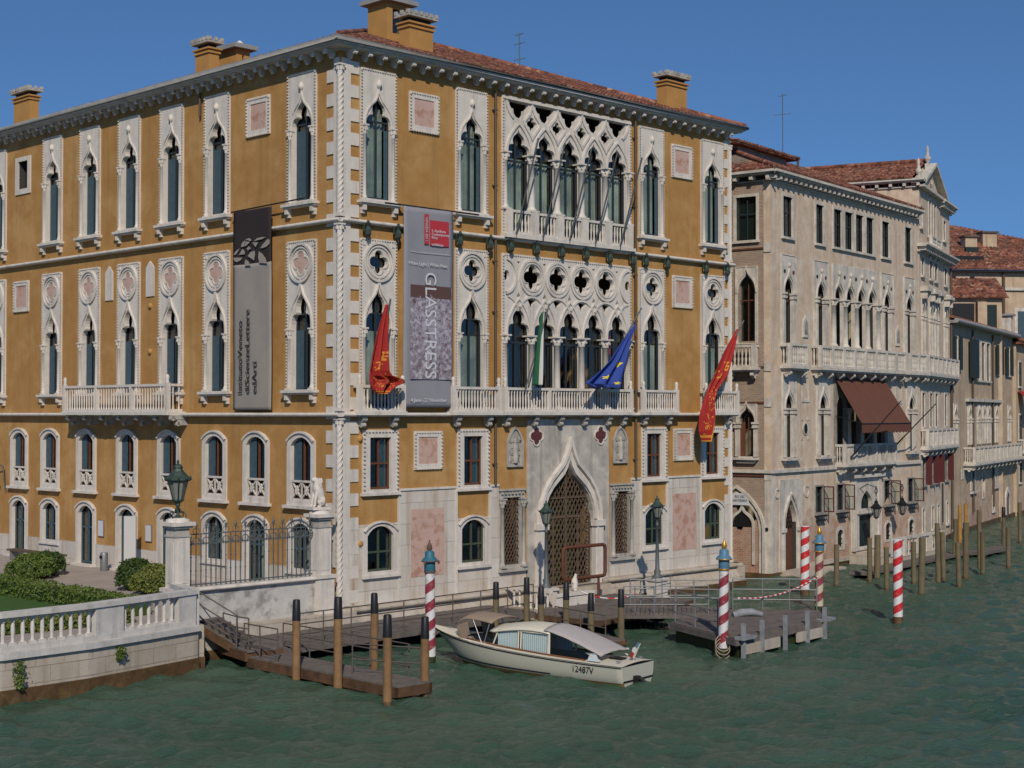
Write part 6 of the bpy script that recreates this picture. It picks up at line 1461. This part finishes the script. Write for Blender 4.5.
# loggia
mb = MB(); mb.plate(rect(7.1, 14.2, 5.3, 10.1), [arch(OGE, .62, 5.4, 8.3, 9.3, 8.1), arch(OGE, .62, 5.4, 8.3, 9.3, 9.8), arch(OGE, .62, 5.4, 8.3, 9.3, 11.5), arch(OGE, .62, 5.4, 8.3, 9.3, 13.2)], -.04, .2)
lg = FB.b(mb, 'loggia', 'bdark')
for x in (8.95, 10.65, 12.35): column('column', x, -.04, .14, 5.4, 8.32, 'bstone', lg)
for x in (8.1, 9.8, 11.5, 13.2): q = MB(); q.box(x-.6, x+.6, .5, .52, 5.4, 9.3); FB.b(q, 'pane', 'glass', lg)
f_balcony(FB, 7.25, 14.1, .62, 5.35, 6.4, 'bstone', .2, thin=True)
aw = MB(); a0 = (7.25, -.06, 9.92); vs = []; n = 30
for j in range(9):
    t = j/8
    for i in range(n+1):
        x = 7.25+6.55*i/n; vs.append((x, -.06-1.5*t, 9.92-2.42*t-.03*math.sin(PI*t)+.008*math.sin(i*1.7)))
for i in range(n+1): x = 7.25+6.55*i/n; vs.append((x, -1.58, 7.05-(.07 if i % 2 else 0)))
aw.add(vs, [(j*(n+1)+i, j*(n+1)+i+1, (j+1)*(n+1)+i+1, (j+1)*(n+1)+i) for j in range(9) for i in range(n)], False); o = FB.b(aw, 'awning', 'awning'); sd_ = o.modifiers.new('t', 'SOLIDIFY'); sd_.thickness = .02
q = MB(); q.tube([(7.25, -1.56, 7.49), (13.8, -1.56, 7.49)], .035, 6); q.tube([(7.3, -.05, 7.9), (7.3, -1.56, 7.49)], .025, 6); q.tube([(13.75, -.05, 7.9), (13.75, -1.56, 7.49)], .025, 6); FB.b(q, 'awning_frame', 'black')
for k_, (x, lab, dx_, y0_, y1_, z0_, z1_) in enumerate(((7.9, 'bare dark flagpole leaning out in front of the brown awning', 1.0, -.62, -3.0, 5.7, 8.7), (14.4, 'bare dark flagpole leaning out right of the brown awning', 1.3, -.1, -2.3, 5.9, 8.6))):
    q = MB(); v0 = FB.w(x, y0_, z0_); q.tube([(0, 0, 0), tuple(FB.w(x+dx_, y1_, z1_)-v0)], [.05, .03], 6); o = q.build('flagpole', 'black', None, v0); tag(o, lab, 'flagpole')
# ground floor
mb = MB(); mb.plate(rect(.75, 3.25, .1, 4.75), [arch(PNT, .72, .12, 2.35, 3.75, 1.95)], -.06, .2); mb.band(archline(PNT, .86, 2.35, 4.05, 1.95, .2), .14, -.16, -.05)
for s_ in (-1, 1): mb.box(1.95+s_*.86-.16, 1.95+s_*.86+.16, -.2, .0, 2.15, 2.35)
gp = FB.b(mb, 'water_gate', 'bstone'); q = MB(); q.box(1.2, 2.7, .22, .26, .1, 3.8); FB.b(q, 'door', 'wood', gp)
q = lattice(1.2, 2.75, 2.3, 3.8, .15, .25, lambda a, b: abs(a-1.95) < .7*(1-max(0, b-2.4)/1.6) and b < 3.75, .03); FB.b(q, 'door_grille', 'black', gp)
q = MB(); q.plate(circ(3.85, 4.1, .34, 20), [circ(3.85, 4.1, .22, 20)], -.05, .0); FB.b(q, 'round_frame', 'bstone'); q = MB(); q.plate(circ(.55, 4.1, .26, 16), [circ(.55, 4.1, .18, 16)], -.06, -.02); FB.b(q, 'round_frame', 'bstone')
for x in SX:
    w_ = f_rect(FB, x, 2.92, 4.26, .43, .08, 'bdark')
    q = MB(); xo = .48; q.box(xo, xo+.04, -.62, -.03, 2.92, 2.98); q.box(xo, xo+.04, -.62, -.03, 4.2, 4.26); q.box(xo, xo+.04, -.62, -.56, 2.98, 4.2); q.box(xo, xo+.04, -.09, -.03, 2.98, 4.2); q.box(xo, xo+.04, -.56, -.09, 3.6, 3.64); FB.b(q, 'open_casement', 'maroon', w_)
    q = MB(); q.box(xo+.015, xo+.025, -.56, -.09, 2.98, 4.2); FB.b(q, 'casement_pane', 'glass', w_); q = MB(); q.box(-.5, .5, -.28, -.02, 2.72, 2.8); q.box(-.45, .45, -.26, -.04, 2.5, 2.55); FB.b(q, 'flower_rack', 'black', w_)
mb = MB(); mb.plate(rect(9.3, 13.2, .6, 4.55), [rect(10.2, 12.15, .8, 2.5), arch(PNT, .72, 2.85, 3.1, 3.8, 11.18)], -.07, .15); mb.box(9.2, 13.3, -.3, 0, 4.55, 4.72); mb.box(9.9, 12.5, -.16, 0, 2.58, 2.76)
for x in (9.6, 12.9): mb.box(x-.16, x+.16, -.14, 0, .6, 4.5)
md = FB.b(mb, 'main_door', 'bstone'); q = MB(); q.box(10.2, 12.15, .2, .24, .8, 2.5); q.box(10.4, 11.95, .2, .24, 2.85, 3.85); FB.b(q, 'door_leaf', 'dkgreen', md)
for x in AX[1:]:
    q = MB(); q.plate(seg(.5, .8, 1.75, 2.05), [seg(.36, .95, 1.65, 1.88)], -.05, .12); w_ = FB.b(q, 'window', 'bstone', x=x); q = MB(); q.box(-.36, .36, .12, .15, .95, 1.9); FB.b(q, 'pane', 'glass', w_)
    q = MB(); [q.box(a-.015, a+.015, .02, .05, .95, 1.9) for a in (-.2, -.07, .07, .2)]; [q.box(-.36, .36, .015, .045, b-.012, b+.012) for b in (1.15, 1.4, 1.65)]; FB.b(q, 'window_bars', 'black', w_)
# left (side-canal) face
f_rect(FL, -1.35, 16.6, 18.75, .56, .14, shut='dkgreen')
f_gothic(FL, -1.33, 11.5, 14.0, 15.1, .47, .62, 15.3, shut=None, roundels=False, cols=False, sillb=False); f_balcony(FL, -2.3, -.65, .5, 10.3, 11.4)
f_gothic(FL, -1.35, 5.9, 7.6, 8.4, .42, .58, 8.5, shut='wood', roundels=False)
q = MB(); q.band(archline(PNT, 1.5, 2.3, 4.4, -1.9, .1), .14, -.14, .0); q.band(archline(PNT, 1.28, 2.3, 4.1, -1.9, .1), .10, -.08, .0); FL.b(q, 'blind_arch', 'bstone')
q = MB(); q.band(archline(OGE, .62, 2.5, 3.45, -1.6, .6), .12, -.10, .0); FL.b(q, 'blind_window', 'bstone'); q = MB(); q.plate(arch(OGE, .55, 2.42, 2.5, 3.3, -1.6), [], -.02, .01); FL.b(q, 'blind_window_shade', 'dark')  # dark plate stands in for the shaded hole
q = MB(); q.plate(circ(-.05-.22, 2.35, .1, 12), [], -.06, -.03); FL.b(q, 'vent', 'black')
sg = FL.w(-1.68, -.10, 3.78); sn = empty('street_sign', sg, BA-PI/2); tag(sn, 'small white canal name sign on the brick wall beside the ochre palace', 'sign')
MB().box(-.48, .48, -.03, .03, -.28, .30).build('board', mat('sign_white', (.55, .57, .60), .6), sn)
text_mesh('RIO DEL\nSANTISSIMO', .19, 'lettering', 'black', sn, (0, -.036, .07), 0, 'CENTER', sx=.8)
# cornice, roof
f_cornice(FB, -.45, LB_-.45, 19.95, .55); f_cornice(FL, -14, .45, 19.95, .55, br=.9)
z0 = 20.0; sl2 = .40; A2 = math.atan(sl2); D2 = 7.4; h2 = D2/math.cos(A2); L2 = LB_
mb = MB(); tile_roof(mb, (-.5, -.5, z0), (1, 0, 0), (0, math.cos(A2), math.sin(A2)), L2, h2, D2*.85, L2, .30, .42, .07)
tile_roof(mb, (-.5, 14.3, z0), (0, -1, 0), (math.cos(A2), 0, math.sin(A2)), 14.8, h2*.85/1, D2, 14.8-D2, .30, .42, .07)
FB.b(mb, 'tiled_roof', 'tiles')
mb = MB(); mb.add([(-.5,-.5,z0-.04),(L2-.5,-.5,z0-.04),(L2-.5,14.3,z0-.04),(-.5,14.3,z0-.04),(D2*.85-.5,D2-.5,z0+D2*sl2-.08),(L2-.5,D2-.5,z0+D2*sl2-.08)], [(0,1,5,4),(2,3,4,5),(0,4,3),(1,2,5)]); FB.b(mb, 'roof_deck', 'earth')
mb = MB(); mb.tube([(D2*.85-.5, D2-.5, z0+D2*sl2+.05), (L2-.5, D2-.5, z0+D2*sl2+.05)], .13, 8); mb.tube([(-.5, -.5, z0+.05), (D2*.85-.5, D2-.5, z0+D2*sl2+.05)], .13, 8); FB.b(mb, 'ridge_tiles', 'tiles')
# altana dormer
mb = MB(); mb.box(3.0, 8.6, 3.4, 6.0, 20.9, 22.2); dz = FB.b(mb, 'roof_dormer', 'bdark'); mb = MB(); mb.box(8.6, 8.62, 3.7, 5.6, 21.4, 22.1); FB.b(mb, 'dormer_shade', 'black', dz)  # black sheet stands in for the shaded dormer opening
mb = MB(); tile_roof(mb, (2.0, 2.9, 22.05), (1, 0, 0), (0, .97, .24), 7.3, 3.6, 0, 7.3, .3, .42, .07); mb.box(2.0, 9.3, 2.95, 6.2, 21.95, 22.04); FB.b(mb, 'dormer_roof', 'tiles', dz)
mb = MB(); mb.tube([(9.2, 3.0, 20.9), (9.2, 3.0, 22.0)], .07, 6); FB.b(mb, 'drain_pipe', 'drain')
antenna(FB.w(13.4, 6.0, 22.6), 4.2, [(4.0, .5), (2.9, .9)], 'tall thin antenna above the beige palace roof')
# hanging lamps
for x, lab in ((10.3, 'black hanging lantern on the beige palace left of the open shutters'), (13.9, 'black hanging lantern on the beige palace under the bare flagpole')):
    v = FB.w(x, -1.0, 2.15); e = empty('wall_lantern', v, BA); tag(e, lab, 'lantern', 'lanterns on brackets of the beige palace')
    lantern_head(e, .2, .8, 'black'); q = MB(); q.tube([(0, 0, 1.4), (0, 0, 1.9), (0, .5, 2.05), (0, 1.25, 1.6)], .025, 5); q.tube([(0, 0, 1.5), (-.2, 0, 1.7), (0, 0, 1.95), (.2, 0, 1.7), (0, 0, 1.5)], .02, 5); q.build('bracket', 'black', e)

# ---- tall wing with the pediment
WO = Vector((24.1, 89.5, 0)); WA = math.radians(90-25.7)
PW = frame_root('palace_wing', WO, WA, 'tall beige baroque wing with pediment and urns right of the awning', 'palace'); FW = Fac(PW); FWL = Fac(PW, -PI/2); LW = 10.4; HW_ = 21.25
hol = [rect(.55, 1.35, 16.25, 17.4), rect(3.2, 4.2, 16.25, 17.4), rect(4.9, 5.9, 16.25, 17.4), rect(8.3, 9.3, 16.25, 17.4), rect(.3, 1.0, 19.1, 20.4), rect(3.0, 3.8, 18.9, 21.1), rect(4.7, 5.5, 18.9, 21.1), rect(8.0, 8.9, 19.1, 20.4)]
for x in (1.0, 3.5, 5.3, 8.6): hol += [rect(x-.55, x+.55, 11.5, 14.9), rect(x-.5, x+.5, 7.2, 9.3), rect(x-.45, x+.45, 3.75, 5.4)]
for x in (.9, 3.9, 5.8, 9.0): hol.append(rect(x-.4, x+.4, .95, 2.35))
hol.append(rect(7.0, 7.7, .2, 3.6))
mb = MB(); mb.plate(rect(-.0, LW, -1.5, HW_), hol, 0, .4); mb.box(LW-.4, LW, .4, 15, -1.5, HW_); mb.box(0, .4, .4, 15, -1.5, HW_+.3); mb.box(.4, LW-.4, 14.6, 15, -1.5, HW_); shade_reveals(mb.build('front_wall', 'beige', PW))
for x0, x1, z0_, z1_ in [(r[0][0], r[1][0], r[0][1], r[2][1]) for r in hol[:8]]: f_rect(FW, (x0+x1)/2, z0_+.03, z1_-.03, (x1-x0)/2-.04, .13)
for x in (1.0, 3.5, 5.3, 8.6):
    f_gothic(FW, x, 11.55, 13.9, 14.7, .42, .62, 14.9, roundels=False); q = MB(); q.box(-.75, .75, -.5, 0, 15.3, 15.5); q.box(-.6, .6, -.4, 0, 15.5, 15.62); q.box(-.62, -.4, -.4, 0, 14.85, 15.3); q.box(.4, .62, -.4, 0, 14.85, 15.3); FW.b(q, 'window_hood', 'bstone', x=x)
    f_rect(FW, x, 7.25, 9.25, .42, .14); w_ = f_rect(FW, x, 3.8, 5.35, .4, .08, 'bdark')
    q = MB(); q.box(.46, .50, -.42, -.03, 3.75, 5.45); FW.b(q, 'shutter', 'maroon', w_)
for x in (.9, 3.9, 5.8, 9.0): f_rect(FW, x, 1.0, 2.3, .35, .14)
f_balcony(FW, .1, LW+.2, .55, 10.4, 11.5); f_balcony(FW, .1, LW+.1, .5, 6.0, 7.1); f_balcony(FW, 2.6, 5.9, .3, 18.0, 18.85)
f_cornice(FW, -.4, LW+.5, 18.1, .6, m='bdark'); f_cornice(FW, 6.4, LW+.5, 21.5, .5); f_cornice(FWL, -15, .4, 21.95, .4, br=.8)
mb = MB(); mb.plate([(.2, 21.25), (7.4, 21.25), (7.4, 21.75), (3.8, 23.2), (.2, 21.75)], [], 0, .5); pdm = FW.b(mb, 'pediment', 'beige')
q = MB(); q.band([(-.1, 21.68), (3.8, 23.32), (7.7, 21.68)], .2, -.4, .1); q.box(-.1, 7.7, -.35, .1, 21.45, 21.62); q.plate(circ(3.8, 22.35, .36, 16), [circ(3.8, 22.35, .22, 16)], -.08, 0); FW.b(q, 'pediment_moulding', 'bstone', pdm)
for x, z_, nm in ((3.4, 23.2, .72), (.5, 22.0, .72)):
    q = MB(); k = nm; q.box(-.2*k, .2*k, -.2*k, .2*k, -.3, .2*k); q.lathe(0, 0, [(a*k, b*k) for a, b in [(.12, .2), (.08, .3), (.26, .5), (.30, .7), (.12, .95), (.16, 1.05), (.08, 1.2), (.15, 1.4), (.03, 1.75)]], 10); FW.b(q, 'urn', 'bstone', None, x, z_, .1)
sl3 = .36; A3 = math.atan(sl3)
mb = MB(); tile_roof(mb, (-.45, 15.3, 21.98), (0, -1, 0), (math.cos(A3), 0, math.sin(A3)), 15.0, 4.2/math.cos(A3), 4.0, 15.0, .30, .42, .07)
tile_roof(mb, (LW+.45, .3, 21.55), (0, 1, 0), (-math.cos(A3), 0, math.sin(A3)), 15.0, 6.2/math.cos(A3), 0, 15.0, .30, .42, .07); FW.b(mb, 'tiled_roof', 'tiles')
mb = MB(); mb.tube([(3.75, .3, 23.6), (3.75, 11.0, 23.6)], .14, 8); FW.b(mb, 'ridge_tiles', 'tiles')
patch(FW, .1, LW, -.6, .75, 'eroded'); mb = MB(); mb.box(-.05, LW+.1, -.14, .02, -1.5, .25); FW.b(mb, 'tide_band', 'algae')
mb = MB(); mb.tube([(LW-.1, -.1, .5), (LW-.1, -.1, 17.5)], .07, 6); FW.b(mb, 'drain_pipe', 'drain')

# ---- tan house farther along
TO = Vector((28.5, 98.7, 0)); TA = math.radians(90-28.1)
PT = frame_root('house', TO, TA, 'tan waterside house with dark green shutters beyond the baroque wing', 'house'); FT = Fac(PT); LT = 23.0
hol = []
t_top = [2.0, 17.0, 21.0]; t_mid = [1.6, 6.2, 9.4, 11.2, 13.0, 15.9, 21.2]
for x in t_top: hol.append(rect(x-.62, x+.62, 10.9, 13.2))
for x in (9.4, 11.2, 13.0): hol.append(rect(x-.62, x+.62, 10.3, 13.2))
for x in t_mid: hol.append(rect(x-.55, x+.55, 5.85, 8.6))
tlow = [7.5, 11.0, 15.2, 20.6]
for x in tlow[1:2]: hol.append(rect(x-.45, x+.45, 2.0, 3.9))
hol += [rect(14.3, 15.1, .85, 2.0)]
mb = MB(); mb.plate(rect(0, LT, -1.5, 14.0), hol, 0, .4); mb.box(LT-.4, LT, .4, 12, -1.5, 14); mb.box(0, .4, .4, 12, -1.5, 14); mb.box(.4, LT-.4, 11.6, 12, -1.5, 14); mb.build('front_wall', 'house', PT)
for x in t_top: w_ = f_rect(FT, x, 11.0, 13.1, .55, .1); q = MB(); q.box(-1.35, -.60, -.20, -.10, 10.95, 13.15); q.box(.60, 1.35, -.20, -.10, 10.95, 13.15); FT.b(q, 'shutter', 'dkgreen', w_)
w_ = None
for x in (9.4, 11.2, 13.0): w_ = f_rect(FT, x, 10.4, 13.1, .55, .22)
q = MB(); q.box(5.9, 8.4, -.30, -.12, 10.5, 13.15); FT.b(q, 'shutter', 'dkgreen')
for x in t_mid: f_gothic(FT, x, 5.9, 7.7, 8.4, .42, .6, 8.7, roundels=False, shut='bframe', sillb=False)
q = MB(); q.box(5.0, 17.6, -.25, 0, 8.85, 9.05); FT.b(q, 'ledge', 'bstone')
f_balcony(FT, 4.2, 22.3, .8, 4.65, 5.75, 'bstone', .2, thin=True)
q = MB(); q.plate(seg(.55, 1.95, 3.6, 4.05), [seg(.4, 2.1, 3.5, 3.85)], -.05, .1); w_ = FT.b(q, 'window', 'bstone', x=11.0); q = MB(); q.box(-.4, .4, .2, .22, 2.1, 3.85); FT.b(q, 'pane', 'glass', w_)
f_rect(FT, 14.7, .9, 1.95, .33, .12)
for x in (7.3, 15.6): q = MB(); q.box(-.9, .9, -.06, 0, 2.7, 4.2); q.box(-1.0, 1.0, -.18, 0, 2.5, 2.66); FT.b(q, 'blind_window', 'bstone', x=x)
q = MB(); q.plate(arch(PNT, 1.0, -.3, 1.6, 2.4, 20.3), [arch(PNT, .6, -.2, 1.4, 2.0, 20.3)], -.1, 0); g_ = FT.b(q, 'water_door', 'bstone'); q = MB(); q.plate(arch(PNT, .6, -.2, 1.4, 2.0, 20.3), [], -.02, -.01); FT.b(q, 'door_leaf', 'wood', g_)
q = MB(); q.box(3.5, 4.3, -.04, 0, 3.6, 4.3); FT.b(q, 'wall_plaque', 'bstone')
patch(FT, 4.5, 19, -.6, 2.75, 'eroded', holes=[(14.3, 15.1, .85, 2.0)]); patch(FT, 6, 10.3, -.6, 1.3, 'red_brick', -.02)
mb = MB(); mb.box(-.05, LT, -.14, .02, -1.5, .3); FT.b(mb, 'tide_band', 'algae')
for x in (.15, 7.0+.0, 14.3): mb = MB(); mb.tube([(x, -.12, .6 if x < 1 else 1.2), (x, -.12, 13.8)], .075, 6); FT.b(mb, 'drain_pipe', 'drain')
mb = MB(); mb.box(-.1, LT+.1, -.45, .1, 13.95, 14.12); mb.tube([(-.1, -.5, 14.1), (LT+.1, -.5, 14.1)], .16, 8); FT.b(mb, 'gutter', 'gutter')
sl4 = .33; A4 = math.atan(sl4); mb = MB(); tile_roof(mb, (-.1, -.4, 14.2), (1, 0, 0), (0, math.cos(A4), math.sin(A4)), LT+.2, 6.5, 0, LT+.2, .32, .45, .08); FT.b(mb, 'tiled_roof', 'tiles')
mb = MB(); mb.prism([(-.1, -.3), (LT+.1, -.3), (LT+.1, 12), (-.1, 12)], 14.0, lambda i: 14.1 if i < 2 else 16.6); FT.b(mb, 'roof_deck', 'earth')
# roof cabin with tiled roof and plants on the tan house
for (a, b, c, r_, h_, lab, sd0) in ((15.2, 1.6, 14.6, .5, 1.1, 'green potted plant on the roof terrace by the cabin', 21), (21.4, .5, 14.3, .45, .7, 'plant with red flowers on the gutter of tan house', 22), (20.5, 7.0, 17.2, 1.0, 1.6, 'leafy plant on the roof behind the cabin', 23)):
    v = FT.w(a, b, c); bush(v.x, v.y, r_, h_, lab, sd0, 'leaf', 'plants on the roofs'); bpy.context.scene.collection.objects[-1] if 0 else None
for o in COL.objects:
    if o.get('group') == 'plants on the roofs': pass
ch = empty('chimney_stack', FT.w(27.5, 1.2, 14.3), TA); tag(ch, 'white chimney with flat slab on the tan house roof at right edge', 'chimney'); MB().box(-.4, .4, -.4, .4, -.5, 1.7).build('stack', 'bstone', ch); MB().box(-.6, .6, -.6, .6, 1.7, 1.85).build('slab', 'gutter', ch)
# ---- last house at the right edge, standing forward
PL = frame_root('house', FT.w(23.0, -.25, 0), TA, 'partly seen house at the right edge with red awning and small balcony', 'house'); FE = Fac(PL)
mb = MB(); mb.box(0, 30, 0, 12, -1.5, 13.6); mb.build('front_wall', 'house', PL)
for z_ in (2.6, 6.0, 10.2):
    for x in (1.6, 5.5, 9.5, 14, 19, 24): f_rect(FE, x, z_, z_+1.9, .5, .15, depth=-.03)
f_balcony(FE, .3, 6.5, .9, 5.0, 6.0, thin=True)
q = MB(); q.add([(.5, -.05, 9.8), (2.8, -.05, 9.8), (2.8, -1.3, 8.7), (.5, -1.3, 8.7)], [(0,1,2,3)]); o = FE.b(q, 'awning', 'fred'); o.modifiers.new('t', 'SOLIDIFY').thickness = .03
q = MB(); tile_roof(q, (-.2, -.5, 13.7), (1, 0, 0), (0, .94, .34), 30.5, 7, 0, 30.5, .35, .5, .08); q.box(-.2, 30.2, -.45, .2, 13.5, 13.68); FE.b(q, 'tiled_roof', 'tiles')
q = MB(); q.box(0, 30, -.1, 0, -1.5, .3); FE.b(q, 'tide_band', 'algae')
# ---- big hipped house behind
HO = Vector((35.0, 130, 0)); HH = frame_root('house', HO, R(8), 'large tan house with high hipped tile roof behind the waterfront', 'house')
MB().box(0, 24, 0, 18, -1.5, 20.4).build('wall', 'house', HH)
z0h = 20.45; apx = (6.0, 7.5, 25.2); mb = MB()
s5 = 4.7/8.0; A5 = math.atan(s5)
tile_roof(mb, (-.6, -.6, z0h), (1, 0, 0), (0, math.cos(A5), math.sin(A5)), 26, 8.1/math.cos(A5), 6.6, 7.2, .34, .5, .09)
tile_roof(mb, (-.6, 15.6, z0h), (0, -1, 0), (math.cos(.62), 0, math.sin(.62)), 16.2, 6.6/math.cos(.62), 8.1, 8.1, .34, .5, .09); mb.build('tiled_roof', 'tiles', HH, fix=False)
mb = MB(); mb.box(-.5, 24.5, -.5, 18.3, 20.25, 20.42); mb.build('eaves', 'black', HH); mb = MB(); mb.box(-.1, 24, -.2, 0, 18.7, 18.95); mb.build('pipe_ledge', 'bstone', HH)
for x in (7.6, 14): mb = MB(); mb.tube([(x, -.15, 10), (x, -.15, 20.2)], .12, 6); mb.build('drain_pipe', 'drain', HH)
mb = MB(); mb.box(2.9, 3.3, -.06, 0, 19.3, 19.9); mb.build('small_window', 'black', HH); mb = MB(); mb.box(4.6, 5.0, -.06, 0, 19.3, 19.9); mb.build('small_window', 'black', HH)
w_ = MB().box(8.6, 10.4, -.08, 0, 14.2, 17.2).build('window', 'bstone', HH); MB().box(8.9, 10.1, -.1, -.08, 14.4, 16.9).build('shutter', 'shutter', w_)
for x, y, z_, wd, col in ((5.4, 2.6, 23.6, 1.0, 'house'), (7.4, 3.4, 24.1, 1.2, 'house')): c_ = MB().box(x, x+wd*1.1, y, y+1, 21.5, z_).build('chimney', col, HH); MB().box(x-.15, x+wd*1.1+.15, y-.15, y+1.15, z_, z_+.15).build('chimney_cap', 'drain', c_)
MB().box(5.3, 6.5, 2.3, 2.55, 22.0, 22.7).build('green_dormer', 'dkgreen', HH); MB().box(1.9, 6.3, .9, 2.2, 20.8, 21.75).build('dormer_shade', 'black', HH)  # black block drawn for the shade inside the dormer
um = empty('parasol', HH.matrix_basis @ Vector((1.2, .3, 21.2))); tag(um, 'small red parasol on the far roof terrace', 'parasol'); MB().lathe(0, 0, [(1.3, .35), (.1, .95)], 8).build('canopy', 'bred', um); MB().tube([(0, 0, -.4), (0, 0, .9)], .03, 5).build('pole', 'iron', um)
# low houses between
def low_house(x, y, ang, w, d, h, rise, label):
    e = frame_root('house', Vector((x, y, 0)), ang, label, 'house'); MB().box(0, w, 0, d, -1.5, h).build('wall', 'house', e)
    a_ = math.atan2(rise, d/2); L_ = (d/2+.4)/math.cos(a_); q = MB(); tile_roof(q, (-.4, -.4, h), (1, 0, 0), (0, math.cos(a_), math.sin(a_)), w+.8, L_, 0, w+.8, .34, .5, .09); tile_roof(q, (w+.4, d+.4, h), (-1, 0, 0), (0, -math.cos(a_), math.sin(a_)), w+.8, L_, 0, w+.8, .34, .5, .09)
    q.build('tiled_roof', 'tiles', e, fix=False); q = MB(); q.add([(0,0,h),(0,d,h),(0,d/2,h+rise),(w,0,h),(w,d,h),(w,d/2,h+rise)], [(0,1,2),(3,4,5)]); q.build('gable', 'house', e); return e
lh_ = low_house(32.2, 113.5, R(2), 4.6, 4.5, 16.7, 1.4, 'small tiled roof cabin with dark terrace opening above the tan house')
MB().box(.1, 2.5, -.04, .02, 14.0, 16.3).build('terrace_shade', 'black', lh_); MB().box(3.4, 4.2, -.05, .02, 14.0, 16.2).build('door', 'dkgreen', lh_); MB().box(2.6, 3.3, -.5, 0, 14.0, 16.4).build('buttress', 'house', lh_)  # black sheet painted for the shade inside the terrace opening
LH = FT.w(15, 5.5, 0)
low_house(LH.x, LH.y, TA, 26, 9, 14.5, 2.9, 'low house with long tiled roof at right edge behind the tan house')
# ---- landing stage and piles before the beige palace
e = empty('landing_stage', FB.w(11.2, -2.6, 0), BA); tag(e, 'low timber landing stage with stone balustrade before the beige palace', 'landing')
MB().box(-8.5, 6.5, -1.2, -.2, .12, .26).build('gangway', 'deck', e); MB().box(-2.6, 4.6, -.2, 2.4, -1.2, .5).build('platform', 'quay', e)
for x in (-2.5, -1.2, .6, 2.4, 4.4): MB().box(x-.13, x+.13, -.18, .08, .5, 1.35).build('pier', 'bstone', e)
MB().box(-2.6, 4.5, -.16, .06, 1.352, 1.48).build('hand_rail', 'bstone', e)
for i in range(16): x = -2.2+i*.42; MB().lathe(x, -.05, [(.07, .5), (.04, .7), (.08, .9), (.04, 1.15), (.07, 1.35)], 7).build('baluster', 'bstone', e)
MB().box(4.8, 9.6, -2.3, -1.3, .18, .34).build('gangway', 'deck', e)
e = empty('stone_steps', FB.w(2.2, -.6, 0), BA); tag(e, 'low stone steps at the gothic water gate of the beige palace', 'steps'); MB().box(-1.6, 4.0, -.5, .6, -1, .12).build('step', 'quay', e); MB().box(-1.4, 1.6, 0, .6, .12, .26).build('step', 'quay', e)
P3 = [(15.08,70.6,1.93,'g','first grey pile from the left in the open water before the beige palace'),(17.07,72.47,2.08,'g','slim grey pile left of the palace landing stage'),(17.64,73.38,2.15,'g','thick grey pile at the landing stage door'),(17.03,69.05,1.93,'g','short front pile just left of the lone striped pole'),
 (18.91,71.46,1.98,'g','slim pile right of the lone striped pole'),(18.09,67.13,2.52,'g','thick front pile right of the lone striped pole'),(20.17,71.84,2.83,'g','tall pile at the gangway middle'),(20.86,73.38,2.29,'g','pile close behind the tall pile of the gangway'),(20.68,70.24,2.06,'g','front pile in the middle of the long row'),
 (22.13,74.04,2.7,'g','tall thick pile right of the gangway middle'),(23.51,75.82,2.1,'g','leaning pile at the gangway end'),(23.89,77.54,3.1,'g','tall slim pile at the far end of the gangway'),(24.46,83.89,2.2,'g','slim pile behind the gangway near the wing'),(27.5,93.2,2.4,'y','left of two yellow-brown piles by the wing'),(28.4,94.9,2.4,'y','right of two yellow-brown piles by the wing'),
 (25.9,79.2,2.06,'g','grey pile standing in the canal left of the white capped one'),(29.6,91.4,2.4,'c','grey pile with black cap near the tan house'),(31.64,94.54,2.5,'g','far right grey pile near the tan house'),(29.3,86.0,2.3,'g','pile at the right edge of the picture')]
for x, y, t_, k, lab in P3:
    pile(x, y, t_, .15 if 'thick' in lab else .12, 'pile_yellow' if k == 'y' else 'pile_grey', 1 if k == 'c' else 0, lab, 'mooring piles along the beige palace', (random.uniform(-.03, .03), random.uniform(-.03, .03)))
# land behind the row of houses
mb = MB(); pts = [FB.w(.5, 1.0, 0), FB.w(LB_-.5, 1, 0), FW.w(1, 1, 0), FT.w(1, 1, 0), FT.w(LT-1, 1, 0), FE.w(2, 1, 0), FE.w(29, 1, 0)]
poly = [(p.x, p.y) for p in pts]+[(400, 500), (-300, 500), FP(6, 60), (FB.w(.5, 14, 0).x, FB.w(.5, 14, 0).y)]
mb.prism(poly, -1.5, .9); tag(mb.build('far_bank', 'earth'), kind='structure')
